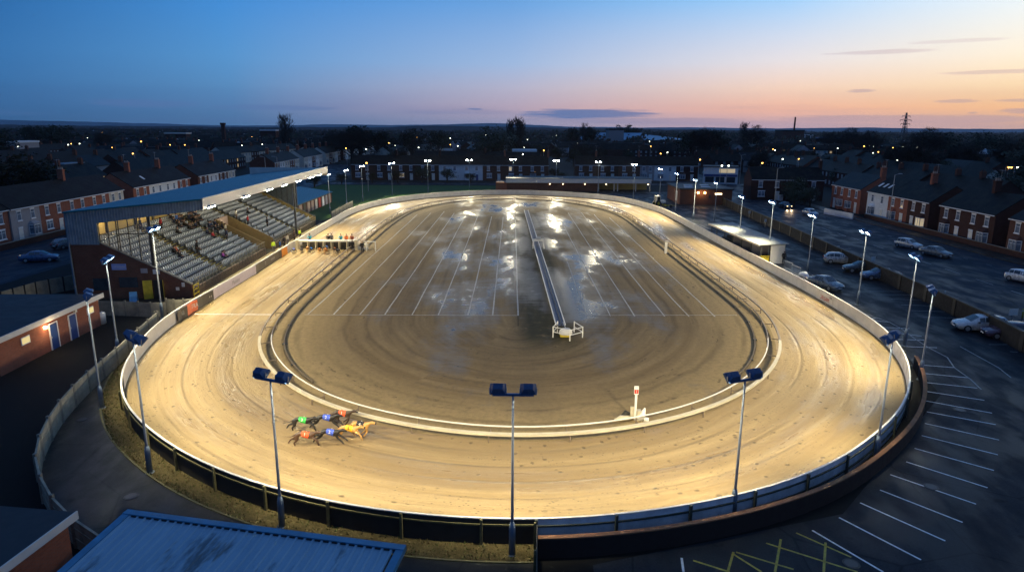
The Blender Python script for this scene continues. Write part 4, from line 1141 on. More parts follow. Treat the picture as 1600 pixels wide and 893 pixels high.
    pr2 = [(-12.15, 5.8), (-9.05, 5.8), (-9.05, 8.05), (1.9, 9.45), (1.9, 10.5), (-12.15, 9.2)]
    mb = MB(); n = len(pr2)
    mb.add([(x, -.2, z) for x, z in pr2] + [(x, -.05, z) for x, z in pr2], [tuple(range(n)), tuple(range(n, 2 * n))[::-1]] + [(i, n + i, n + (i + 1) % n, (i + 1) % n) for i in range(n)])
    mb.build('cladding', MAT['clad'], root)
    # roof
    mb = MB()
    Rz = lambda x: 9.25 + (x + 12.2) * (10.62 - 9.25) / 14.2
    pr3 = [(-12.3, Rz(-12.3) - .14), (2.0, Rz(2.0) - .14), (2.0, Rz(2.0)), (-12.3, Rz(-12.3))]
    mb.add([(x, -.35, z) for x, z in pr3] + [(x, 57.6, z) for x, z in pr3], [(0, 1, 2, 3), (7, 6, 5, 4), (0, 4, 5, 1), (1, 5, 6, 2), (2, 6, 7, 3), (3, 7, 4, 0)])
    mb.build('roof', MAT['roofblue'], root)
    mb = MB(); mb.box(2.0, 2.08, -.35, 57.6, 9.55, 10.6); mb.build('fascia', MAT['fascia'], root)
    mb = MB(); mb.box(-12.3, 2.0, 57.6, 57.68, 9.0, 10.45); mb.build('end_fascia', MAT['fascia'], root)
    mb = MB(); mb.box(1.9, 2.14, -.4, 57.7, 10.6, 10.68); mb.build('gutter', MAT['galv'], root)
    mb = MB(); mb.tube([(-12.1, -.25, 6.0), (-12.0, -.3, 0)], .07, 8); mb.build('downpipe', MAT['sleeve'], root)
    mb = MB()
    y = 2
    while y < 57:
        mb.bar((-11.8, y, Rz(-11.8) - .3), (1.8, y, Rz(1.8) - .34), .18, .3); y += 5
    for x in (-8, -3.9, 0): mb.bar((x, 0.2, Rz(x) - .55), (x, 57, Rz(x) - .55), .15, .2)
    mb.build('roof_beams', MAT['steel'], root)
    # glazing screen at the near end
    mb = MB(); xs = [-9.0, -8.1, -7.2, -7.0, -6.0, -5.0, -3.9]
    top = lambda x: 8.05 + (x + 9.05) * (9.45 - 8.05) / 10.95
    bot = lambda x: 1.5 + (-x) * .5
    for x in xs: mb.bar((x, 0, bot(x)), (x, 0, top(x)), .07, .1)
    mb.bar((-9, 0, 6.85), (-3.9, 0, 6.95), .08, .08)
    mb.build('glazing_bars', MAT['bronze'], root)
    mb = MB(); mb.quad((-9, 0.02, 6.0), (-3.9, 0.02, 3.5), (-3.9, 0.02, top(-3.9)), (-9, 0.02, 8.05))
    gm, nt, b = newmat('thin clear glass'); b.inputs['Base Color'].default_value = (.9, .95, .95, 1); b.inputs['Roughness'].default_value = .03; b.inputs['Alpha'].default_value = .16
    MAT['clear'] = gm
    mb.build('glass', gm, root)
    for x, y in ((-3.9, 0.2), (-3.9, 57), (0.1, 41.0)):
        mb = MB(); mb.box(x - .14, x + .14, y - .12, y + .12, 0.5, Rz(x) - .2); mb.build('column', MAT['steel'], root)
    # lit back wall
    mb = MB(); mb.box(-12.1, -11.9, .2, 30, 5.9, 9.15); mb.build('back_wall', MAT['lining'], root)
    mb = MB(); mb.box(-12.1, -11.9, 30, 56, 0, 9.15); mb.build('back_wall', MAT['stepc'], root)
    mb = MB(); mb.box(-12.3, -12.15, -.1, 57, 0, 9.2); mb.build('rear_cladding', MAT['clad'], root)
    for y in (6.5, 13, 17.5, 22):
        mb = MB(); mb.box(-11.9, -11.7, y, y + .35, 6.0, 9.1); mb.build('pilaster', MAT['bronze'], root)
    # far end wall of the terrace and glazing
    pr = [(-0.05, 0.0), (-0.05, 1.6), (-11.0, 7.0), (-11.0, 0)]
    mb = MB(); n = len(pr); mb.add([(x, 54.8, z) for x, z in pr] + [(x, 55.0, z) for x, z in pr], [tuple(range(n)), tuple(range(n, 2 * n))[::-1]] + [(i, n + i, n + (i + 1) % n, (i + 1) % n) for i in range(n)])
    mb.build('end_wall', MAT['lining'], root)
    mb = MB(); mb.bar((-0.02, 54.9, 1.62), (-11.0, 54.9, 7.04), .3, .08); mb.build('end_coping', MAT['conc2'], root)
    mb = MB()
    for k in range(9): x = -4.0 - k * .95; mb.bar((x, 54.9, 1.6 - x * .49), (x, 54.9, Rz(x) - .3), .06, .08)
    mb.build('end_glazing_bars', MAT['steel'], root)
    mb = MB(); mb.quad((-4.0, 54.95, 3.56), (-11.6, 54.95, 7.2), (-11.6, 54.95, 9.1), (-4.0, 54.95, 9.9)); mb.build('end_glass', simple('smoky end glass', (0.12, 0.15, 0.17), .15), root)
    # front railing
    for a, b in ((0.6, 9.2), (11.3, 24.6), (29.6, 41.5), (43.3, 54.4)):
        mb = MB(); mb.tube([(.02, a, 1.95), (.02, b, 1.95)], .035, 6); mb.tube([(.02, a, 1.5), (.02, b, 1.5)], .02, 6)
        y = a
        while y <= b + .01: mb.bar((.02, y, .6), (.02, y, 1.95), .05, .05); y += 1.0
        mb.build('front_railing', MAT['conc2'], root)
    mb = MB(); mb.box(-.1, .0, .2, 24.9, 0, 1.02); mb.box(-.1, .0, 29.4, 54.8, 0, 1.02); mb.build('front_wall', MAT['pink'], root)
    # under roof floodlights
    for i, y in enumerate([1.1, 11.9, 21.2, 28.4, 36.1, 44.1, 49.9]):
        mb = MB(); mb.obox((2.35, y, 9.72), (.32, 0, .10), (0, .42, 0), (-.03, 0, .09)); h = mb.build('roof_lamp', MAT['head'], root)
        mb = MB(); mb.obox((2.36, y, 9.60), (.29, 0, .09), (0, .38, 0), (-.01, 0, .02)); mb.build('lens', MAT['lens'], h)
    # signs and doors on the brick gable (faces the camera)
    def plate(nm, x0, x1, z0, z1, m, txt=None, ts=.2, tm=None, yy=-.17):
        mb = MB(); mb.box(x0, x1, yy - .03, yy, z0, z1); p = mb.build(nm, m, root)
        if txt:
            o = link('lettering', text_mesh(txt, ts, tm or MAT['white']), p, ((x0 + x1) / 2, yy - .04, (z0 + z1) / 2)); o.rotation_euler = (R(90), 0, 0)
    plate('sign', -8.1, -6.6, 3.1, 3.75, MAT['blueboard'], 'TOTE ENTRANCE', .17)
    plate('sign', -5.15, -4.45, 2.75, 3.25, MAT['render']); plate('sign', -3.9, -3.2, 2.65, 3.15, MAT['fascia'])
    plate('sign', -1.05, -.75, 1.25, 1.7, MAT['white'], 'i', .3, MAT['red']); plate('sign', -1.7, -1.35, .85, 1.2, MAT['fascia'])
    plate('window', -10.2, -8.7, .9, 2.2, MAT['glass']); plate('window', -7.5, -5.6, 1.2, 2.3, MAT['glass'])
    plate('doorway', -4.0, -3.1, .02, 2.0, MAT['blackp'])
    mb = MB(); mb.obox((-4.5, -.45, 1.0), (.42, .12, 0), (0, .03, 0), (0, 0, 1.0)); mb.build('yellow_door', MAT['yellowp'], root)
    mb = MB(); mb.obox((-2.9, -.4, 1.0), (.12, -.22, 0), (0, .03, 0), (0, 0, 1.0)); mb.build('yellow_door', MAT['yellowp'], root)
    mb = MB(); mb.box(.1, .16, -.1, 1.1, 1.3, 1.36); 
    for z in (.4, .85, 1.3): mb.bar((.1, -.1, z), (.1, 1.2, z), .06, .06)
    for y in (-.1, 1.2): mb.bar((.1, y, 0), (.1, y, 1.4), .07, .07)
    mb.build('yellow_gate', MAT['yellowp'], root)
    return root
STAND = grandstand()
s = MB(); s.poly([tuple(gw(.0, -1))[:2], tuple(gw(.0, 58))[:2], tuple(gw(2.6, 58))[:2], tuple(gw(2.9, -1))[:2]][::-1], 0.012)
tag(s.build('apron', simple('lit ochre apron', (0.30, 0.24, 0.13), .85, var=.3, scale=1.2)), kind='structure')  # light ochre paints in the floodlight that the barrier cuts off
for i, y in enumerate([1.1, 11.9, 21.2, 28.4, 36.1, 44.1, 49.9]):
    if i == 0: RL2 = lamp_data('roof_track_beam', 6500, size=1.95, blend=.6, radius=.25); RL = lamp_data('roof_lamp_beam', 420, size=2.4, blend=.8, col=(1, .95, .82), radius=.25)
    lo = bpy.data.objects.new('roof_lamp_beam', RL); COL.objects.link(lo)
    s0 = gw(2.2, y, 9.4); t0 = gw(-4.5, y, 2.5); lo.location = s0; lo.rotation_euler = (t0 - s0).to_track_quat('-Z', 'Y').to_euler()
    lo = bpy.data.objects.new('roof_track_beam', RL2); COL.objects.link(lo)
    t0 = gw(8.5, y, 0); lo.location = s0; lo.rotation_euler = (t0 - s0).to_track_quat('-Z', 'Y').to_euler()
l = bpy.data.lights.new('back_wall_glow', 'POINT'); l.energy = 320; l.color = (1, .75, .4); l.shadow_soft_size = .3
for y in (5, 15, 25):
    lo = bpy.data.objects.new('back_wall_glow', l); COL.objects.link(lo); lo.location = gw(-10.4, y, 8.4)
    mb = MB(); mb.box(-.3, .3, -.08, .08, 0, .1); o = mb.build('batten_lamp', MAT['litbill']); o.location = gw(-10.4, y, 8.75)
    own(o, STAND); o.location = (-10.4, y, 8.62)
# blue a-board outside the stand
r = empty('a_board', gw(-5.6, -1.4, 0), .3, 'small pale blue folding board outside the yellow doors', 'board')
mb = MB()
for s_ in (-1, 1): mb.obox((0, s_ * .2, .5), (.35, 0, 0), (0, .02, 0), (0, -s_ * .15, .5))
mb.build('panel', simple('pale blue board', (0.12, 0.35, 0.6), .4), r)
r = empty('water_tank', at(157, 505), 0, 'pale plastic tank at the corner of the brick kennel block', 'tank')
mb = MB(); mb.tube([(0, 0, 0), (0, 0, 1.0), (0, 0, 1.1)], [.5, .5, .3], 12); mb.build('body', MAT['fascia'], r, True)
mb = MB(); mb.tube([(0, 0, 1.1), (0, 0, 1.16)], [.18, .18], 8); mb.build('cap', MAT['blackp'], r)

# ------------------------------------------------------------------ simple buildings near the course
def shape_label(o, l): o['label'] = l
def kennel_block():
    a = Vector((-37.45, 46.4, 0)); b = Vector((-37.95, 59.6, 0)); d = (b - a); L = d.length; rz = math.atan2(d.y, d.x) - PI / 2
    root = empty('kennel_block', a, rz, 'single storey red brick block with two blue doors and a white roof edge', 'building')
    W = 13
    mb = MB(); mb.box(-W, 0, 0, L, 0, 2.65); mb.build('wall', MAT['brick'], root)
    mb = MB(); mb.box(-W - .2, .35, -.25, L + .25, 2.65, 2.9); mb.build('roof', MAT['darkroof'], root)
    mb = MB(); mb.box(.35, .42, -.3, L + .3, 2.58, 3.0); mb.build('fascia', MAT['fascia'], root)
    def yy(px, py): 
        w = atx(px, py, -37.4); return w.y - a.y
    for y in (6.0, 8.6):
        mb = MB(); mb.box(.0, .06, y, y + .95, .02, 2.1); dr = mb.build('door', MAT['bluedoor'], root)
        mb = MB(); mb.box(.06, .1, y + .08, y + .13, 1, 1.15); mb.build('handle', MAT['galv'], dr)
        mb = MB(); mb.box(.0, .09, y - .08, y, .02, 2.16); mb.box(.0, .09, y + .95, y + 1.03, .02, 2.16); mb.box(.0, .09, y - .08, y + 1.03, 2.16, 2.24); mb.build('door_frame', MAT['frame'], root)
    for y in (2.6, 11.3):
        mb = MB(); mb.box(.0, .05, y, y + 1.0, 1.5, 2.1); w_ = mb.build('window', MAT['frame'], root)
        mb = MB(); mb.box(.05, .07, y + .07, y + .93, 1.57, 2.03); mb.build('pane', emit('warm window', (1, .8, .35), .55), w_)
    mb = MB(); mb.box(.0, .16, 5.35, 5.6, 2.0, 2.2); mb.build('wall_lamp', emit('wall lamp glow', (1, .72, .35), 14), root)
    mb = MB(); mb.box(.0, .2, 9.4, 9.65, 2.25, 2.5); mb.build('alarm_box', MAT['white'], root)
    lo = bpy.data.lights.new('wall_lamp_light', 'POINT'); lo.energy = 60; lo.color = (1, .72, .4); lo.shadow_soft_size = .1
    q = bpy.data.objects.new('wall_lamp_light', lo); COL.objects.link(q); q.location = (-36.9, 51.9, 2.1)
kennel_block()
def corner_block():
    p0 = at(103, 803, 3); p1 = at(0, 878, 3); d = Vector((p1.x - p0.x, p1.y - p0.y, 0)).normalized(); n = Vector((-d.y, d.x, 0))  # n to the right of the run
    root = empty('brick_hut', (p0.x, p0.y, 0), 0, 'flat felt roofed brick hut with a white edge at the bottom left corner', 'building')
    # footprint extends from the edge away from the blue roof
    if n.x < 0: n = -n
    A = Vector((0, 0, 0)); B = d * 9; C_ = B - n * 9; D = -n * 9
    mb = MB(); mb.prism([(p.x, p.y) for p in (A, B, C_, D)], 0, 2.75); mb.build('wall', MAT['brick'], root)
    e = .25
    A2 = A + n * e - d * e; B2 = B + n * e; D2 = D - d * e; C2 = C_
    mb = MB(); mb.prism([(p.x, p.y) for p in (A2, B2, C2, D2)], 2.75, 2.98); mb.build('roof', MAT['darkroof'], root)
    mb = MB(); mb.bar(A2 + n * .03 + Vector((0, 0, 2.86)), B2 + n * .03 + Vector((0, 0, 2.86)), .06, .34); mb.build('fascia', MAT['fascia'], root)
corner_block()
def blue_roof():
    a = at(200, 797, 3.0); b = at(635, 853, 3.0); e = at(103, 893, 2.55)
    a = Vector(a); b = Vector(b); d = Vector((b.x - a.x, b.y - a.y, 0)); L = d.length; rz = math.atan2(d.y, d.x)
    root = empty('corrugated_shed', (a.x, a.y, 0), rz, 'long shed with a blue profiled sheet roof at the bottom of the view', 'shed')
    D = 7.5; pitch = .11
    mb = MB(); k = 0; x = 0.28
    # trapezoidal ribs
    z = lambda y: 3.0 + y * pitch
    pr = []
    while x < L - .28:
        pr += [(x, 0), (x + .045, .05), (x + .10, .05), (x + .145, 0)]; x += .34
    A_ = [(px_, -.22, z(-.22) + h) for px_, h in pr]; B_ = [(px_, -D, z(-D) + h) for px_, h in pr]
    mb.strip([Vector(p) for p in A_], [Vector(p) for p in B_]); mb.build('roof_sheet', roofsheet(), root)
    mb = MB(); mb.box(0, L, -.30, 0, 2.86, 3.07); mb.build('ridge_flashing', MAT['flash'], root)
    for x0, x1 in ((0, .3), (L - .3, L)):
        mb = MB()
        mb.add([(x0, 0, 2.85), (x1, 0, 2.85), (x1, -D, z(-D) - .15), (x0, -D, z(-D) - .15), (x0, 0, 3.075), (x1, 0, 3.075), (x1, -D, z(-D) + .075), (x0, -D, z(-D) + .075)], [(0,3,2,1),(4,5,6,7),(0,1,5,4),(1,2,6,5),(2,3,7,6),(3,0,4,7)])
        mb.build('verge_flashing', MAT['flash'], root)
    mb = MB(); mb.prism([(.25, -.3), (L - .25, -.3), (L - .25, -D + .2), (.25, -D + .2)], 0, 2.1); mb.build('wall', MAT['brickd'], root)
    mb = MB(); x = .42
    while x < L - .3:
        mb.box(x, x + .2, -.34, -.22, 2.98, 3.03); x += .34
    mb.build('filler', MAT['blackp'], root)
def roofsheet():
    m, nt, b = newmat('aged blue roof sheet'); tc = nt.nodes.new('ShaderNodeTexCoord'); ob = tc.outputs['Object']
    n = noise(nt, mapping(nt, ob, (1.2, .25, 1)), 1.0, 6, .7); f = noise(nt, ob, 6, 6, .7)
    c = ramp(nt, n.outputs['Fac'], [(.3, (.17, .30, .41)), (.7, (.27, .42, .53))]).outputs[0]
    st = srange(nt, noise(nt, mapping(nt, ob, (.55, .16, 1), loc=(4.2, 1.0, 0)), 1.0, 5, .65).outputs['Fac'], .56, .66)
    c = mixc(nt, mth(nt, 'MULTIPLY', st, .75), c, (.035, .05, .055))
    c = mixc(nt, srange(nt, f.outputs['Fac'], .55, .75, 0, .3), c, (.14, .22, .28))
    nt.links.new(c, b.inputs['Base Color']); nt.links.new(srange(nt, n.outputs['Fac'], .3, .7, .38, .6), b.inputs['Roughness'])
    return m
MAT['flash'] = simple('deep blue flashing', (0.05, 0.2, 0.34), .45, var=.25, scale=1.5)
blue_roof()
def long_building():
    a = at(792, 296); x0 = -1.7; y0 = 197.5
    root = empty('kennel_building', (x0, y0, 0), 0, 'long low brown brick building with a deep pale fascia behind the far bend', 'building')
    Lr = 42.0
    mb = MB(); mb.box(0, 26.5, 0, 9, 0, 2.3); mb.build('wall', MAT['brickb'], root)
    mb = MB(); mb.box(-3.2, 0, 0, 9, 0, 2.4); mb.build('end_wall', MAT['brick'], root)
    mb = MB(); mb.box(26.5, Lr, 6, 9, 0, 2.3); mb.build('bay_back_wall', MAT['lining'], root)
    mb = MB(); mb.box(-.3, Lr, -.5, 9.3, 2.35, 3.6); mb.build('fascia', MAT['fascia'], root)
    mb = MB(); mb.box(-.35, Lr + .05, -.55, 9.35, 3.6, 3.68); mb.build('roof', MAT['darkroof'], root)
    for x in (26.6, 31.2, 32.2, 37.5, 41.6):
        mb = MB(); mb.box(x, x + .3, .0, .3, 0, 2.35); mb.build('post', MAT['creamr'], root)
    for i, x in enumerate((12.4, 16.2, 22.6, 28.8, 41.0)):
        mb = MB(); mb.box(x, x + .3, -.2, 0, 1.9, 2.15); mb.build('wall_lamp', MAT['litbill'], root)
long_building()
def amber_building():
    root = empty('brick_clubhouse', (45.6, 163.5, 0), R(-2), 'low flat roofed brick building with two amber lamps and rooflights', 'building')
    mb = MB(); mb.box(-5, 7.5, 0, 16, 0, 3.6); mb.build('wall', MAT['brickb'], root)
    mb = MB(); mb.box(-5.3, 7.8, -.3, 16.3, 3.6, 3.9); mb.build('roof', MAT['darkroof'], root)
    for x, y in ((-3.5, 2), (-2.5, 7), (1, 3.5), (2.0, 9)):
        mb = MB(); mb.box(x, x + 2, y, y + 1.4, 3.9, 4.05); mb.build('rooflight', MAT['panel'], root)
    for x in (-.9, .7):
        mb = MB(); mb.box(x, x + .4, -.25, -.0, 2.7, 3.1); mb.build('wall_lamp', MAT['amber2'], root)
    mb = MB(); mb.box(3.4, 5.0, -.12, 0, 2.5, 2.8); mb.build('lit_sign', MAT['litbill'], root)
    mb = MB(); mb.box(1.9, 2.3, -.06, 0, 1.6, 2.4); mb.build('window', MAT['glass'], root)
    mb = MB(); mb.box(-5.06, -5, 3, 5, .6, 3); mb.build('shutter', MAT['creamr'], root)
    lo = bpy.data.lights.new('wall_lamp_amber', 'POINT'); lo.energy = 90; lo.color = (1, .6, .25); lo.shadow_soft_size = .1
    q = bpy.data.objects.new('wall_lamp_amber', lo); COL.objects.link(q); q.location = (45.6, 162.6, 2.8)
MAT['amber2'] = emit('amber bulkhead lamp', (1, .55, .18), 16)
amber_building()
def shelter():
    a = Vector((34.0, 90.6, 0)); root = empty('shelter', a, R(2.5), 'open fronted viewing shelter with a pale sloping roof beside the right straight', 'shelter')
    L = 21
    mb = MB(); v = [(-.4, -.3, 2.55), (3.7, -.3, 2.75), (3.7, L, 2.75), (-.4, L, 2.55)]
    mb.add(v + [(x, y, z + .09) for x, y, z in v], [(0,3,2,1),(4,5,6,7),(0,1,5,4),(1,2,6,5),(2,3,7,6),(3,0,4,7)]); mb.build('roof', MAT['shroof'], root)
    mb = MB(); mb.box(-.42, -.36, -.3, L, 2.42, 2.66); mb.build('fascia', MAT['creamr'], root)
    mb = MB(); mb.box(3.3, 3.4, 0, L - .3, 0, 2.7); mb.build('back_wall', MAT['render'], root)
    mb = MB(); mb.box(1.4, 3.4, 0, .1, 0, 2.6); mb.build('end_wall', MAT['fascia'], root)
    mb = MB(); mb.box(0.0, 1.3, .1, .16, .2, .95); mb.box(0.0, 1.3, .0, .1, 1.0, 1.1); mb.build('yellow_panel', MAT['yellowp'], root)
    for y in (0.05, 3.6, 7.2, 10.8, 14.4, 18, L - .4):
        mb = MB(); mb.box(.05, .17, y, y + .12, 0, 2.5); mb.build('post', MAT['steel'], root)
    for y in (3.6, 7.2, 10.8):
        mb = MB(); mb.box(.2, 3.3, y + .02, y + .1, 0, 2.5); mb.build('divider', MAT['render'], root)
    mb = MB()
    for k in range(3): mb.box(1.0 + k * .75, 1.75 + k * .75, .2, L - 1, 0, .3 + .3 * k)
    mb.build('step', MAT['timber'], root)
MAT['shroof'] = simple('pale shelter roof', (0.26, 0.28, 0.27), .8, var=.2, scale=.6)
shelter()
def blue_shed():
    root = empty('kennel_range', (-43.6, 133.5, 0), R(1), 'long low kennel range with a dark blue roof and pinkish doors by the field', 'building')
    L = 31
    mb = MB(); mb.box(-7.5, 0, 0, L, 0, 2.4); mb.build('wall', MAT['brickb'], root)
    mb = MB(); v = [(.3, -.4, 2.4), (.3, L + .3, 2.4), (-7.8, L + .3, 3.6), (-7.8, -.4, 3.6)]
    mb.add(v + [(x, y, z + .12) for x, y, z in v], [(0,1,2,3),(7,6,5,4),(0,4,5,1),(1,5,6,2),(2,6,7,3),(3,7,4,0)]); mb.build('roof', MAT['roofblue'], root)
    ms = ['pink', 'pink', 'stepc', 'pink', 'pink', 'creamr', 'red', 'whiter', 'render', 'pink']
    for i in range(10):
        y = .8 + i * 3.0; mb = MB(); mb.box(0, .08, y, y + 1.9, .05, 2.2); mb.build('door', MAT[ms[i]], root)
    root = empty('kennel_range', (-55, 150, 0), R(3), 'second dark blue roofed range behind the kennel range', 'building')
    mb = MB(); mb.box(-6, 0, 0, 26, 0, 2.6); mb.build('wall', MAT['brickd'], root)
    mb = MB(); v = [(.3, -.4, 2.6), (.3, 26, 2.6), (-6.8, 26, 3.8), (-6.8, -.4, 3.8)]
    mb.add(v + [(x, y, z + .12) for x, y, z in v], [(0,1,2,3),(7,6,5,4),(0,4,5,1),(1,5,6,2),(2,6,7,3),(3,7,4,0)]); mb.build('roof', MAT['slateb'], root)
blue_shed()
# wall beside the road
P = [Vector((x, y, 0)) for x, y in [(41.5, 46), (43.7, 60), (44.6, 70), (45.2, 80), (46.4, 95), (48.2, 117), (49.2, 135), (51.9, 177)]]
P = [P[0].lerp(P[0], 0)] + P[1:]
c = P[4].copy(); root = empty('boundary_wall', c, 0, 'long dark brick boundary wall with coping between the car park and the road', 'wall')
mb = MB(); mb.sweep([(p.x, p.y) for p in P], [(-.13, 0), (.13, 0), (.13, 1.65), (-.13, 1.65)]); mb.build('brickwork', simple('sooty wall brick', (.011, .0095, .009), .9, var=.4), root).location = -c
mb = MB(); mb.sweep([(p.x, p.y) for p in P], [(-.2, 1.65), (.2, 1.65), (.2, 1.75), (-.2, 1.75)]); mb.build('coping', MAT['darkroof'], root).location = -c
Lw = arclen(P); k = 0
s_ = 2
while s_ < Lw[-1]:
    j = max(q for q in range(len(Lw)) if Lw[q] <= s_); j = min(j, len(P) - 2); q = P[j].lerp(P[j+1], (s_ - Lw[j]) / (Lw[j+1] - Lw[j])) - c
    mb = MB(); mb.box(q.x - .22, q.x + .22, q.y - .22, q.y + .22, 0, 1.78); mb.build('pier', MAT['blackp'], root); s_ += 5.6
for (px, py), lab, w_ in [((1308, 388), 'small pale notice on a stake at the boundary wall behind the silver hatchback', .3), ((1364, 405), 'small leaning white notice on the boundary wall near the road cars', .3), ((1196, 345), 'tall narrow pale notice at the boundary wall behind the shelter', .22), ((1171, 332), 'round pale notice at the boundary wall beyond the shelter', .25), ((1583, 489), 'white notice on a post at the boundary wall above the parked estate car', .5)]:
    w = at(px, py, 1.2); w.z = 0
    r = empty('notice', w, R(12), lab, 'notice'); mb = MB(); mb.box(-.03, .03, -.03, .03, 0, 1.5); mb.build('stake', MAT['galv'], r)
    mb = MB(); mb.box(-w_, w_, -.05, -.03, 1.0, 1.5 + w_ * .3); mb.build('board', MAT['fascia'], r)
for (px, py), lab in [((1474, 468), 'thin galvanised bollard post in the car park near the last bay pole'), ((1414, 417), 'short galvanised post by the boundary wall')]:
    pass
# ------------------------------------------------------------------ grown bodies
def skin(name, nodes, edges, root, mat, sub=1):
    """one continuous surface grown round joints: nodes {name: (x, y, z, r)}"""
    ks = list(nodes); idx = {k: i for i, k in enumerate(ks)}
    me = bpy.data.meshes.new(name + '_bones'); me.from_pydata([nodes[k][:3] for k in ks], [(idx[a], idx[b]) for a, b in edges], [])
    o = bpy.data.objects.new(name + '_bones', me); COL.objects.link(o)
    o.modifiers.new('s', 'SKIN')
    for i, k in enumerate(ks):
        r = nodes[k][3]; r = r if hasattr(r, '__len__') else (r, r)
        me.skin_vertices[0].data[i].radius = r
        me.skin_vertices[0].data[i].use_root = (k == root)
    o.modifiers['s'].use_smooth_shade = True
    if sub:
        m = o.modifiers.new('b', 'SUBSURF'); m.levels = sub; m.render_levels = sub
    dg = bpy.context.evaluated_depsgraph_get(); dg.update()
    r = bpy.data.meshes.new_from_object(o.evaluated_get(dg)); r.name = name
    bpy.data.objects.remove(o); bpy.data.meshes.remove(me)
    r.materials.clear(); r.materials.append(mat)
    for p in r.polygons: p.use_smooth = True
    return r
def chain(*ks): return list(zip(ks, ks[1:]))
SKINM = simple('skin', (0.45, 0.27, 0.19), .5, var=.08)
HAIR = simple('dark hair', (0.03, 0.02, 0.015), .6)
CL = {k: simple(k + ' cloth', c, .85, var=.15, scale=6) for k, c in dict(black=(.012, .012, .014), navy=(.015, .025, .07), teal=(.02, .3, .42), orange=(.75, .16, .03), rust=(.35, .08, .04), hivis=(.62, .85, .03), red=(.4, .02, .03), purple=(.3, .05, .3), grey=(.14, .14, .15), blue=(.04, .12, .4), cream=(.55, .5, .4), brown=(.08, .05, .03), white=(.6, .6, .6)).items()}
def hand(nd, ed, w, name, d, side):
    """five unequal bent fingers on a palm; d = direction of the hand"""
    d = Vector(d).normalized(); up = Vector((0, 0, 1)) if abs(d.z) < .9 else Vector((1, 0, 0)); s = d.cross(up).normalized(); n = s.cross(d)
    p = Vector(nd[w][:3]); nd[name + 'palm'] = (*(p + d * .07), .028); ed.append((w, name + 'palm'))
    for i, (o, L) in enumerate(((-.03, .068), (-.01, .078), (.01, .072), (.03, .056))):
        a = p + d * .09 + s * o; b = p + d * (.09 + L * .6) + s * o * 1.1; c = p + d * (.09 + L) + s * o * 1.1 - n * .02
        for k, q in (('a', a), ('b', b), ('c', c)): nd[name + str(i) + k] = (*q, .009)
        ed += [(name + 'palm', name + str(i) + 'a'), (name + str(i) + 'a', name + str(i) + 'b'), (name + str(i) + 'b', name + str(i) + 'c')]
    a = p + d * .05 + s * -.045 * side; b = p + d * .09 + s * -.06 * side - n * .01
    nd[name + 't1'] = (*a, .011); nd[name + 't2'] = (*b, .009); ed += [(name + 'palm', name + 't1'), (name + 't1', name + 't2')]
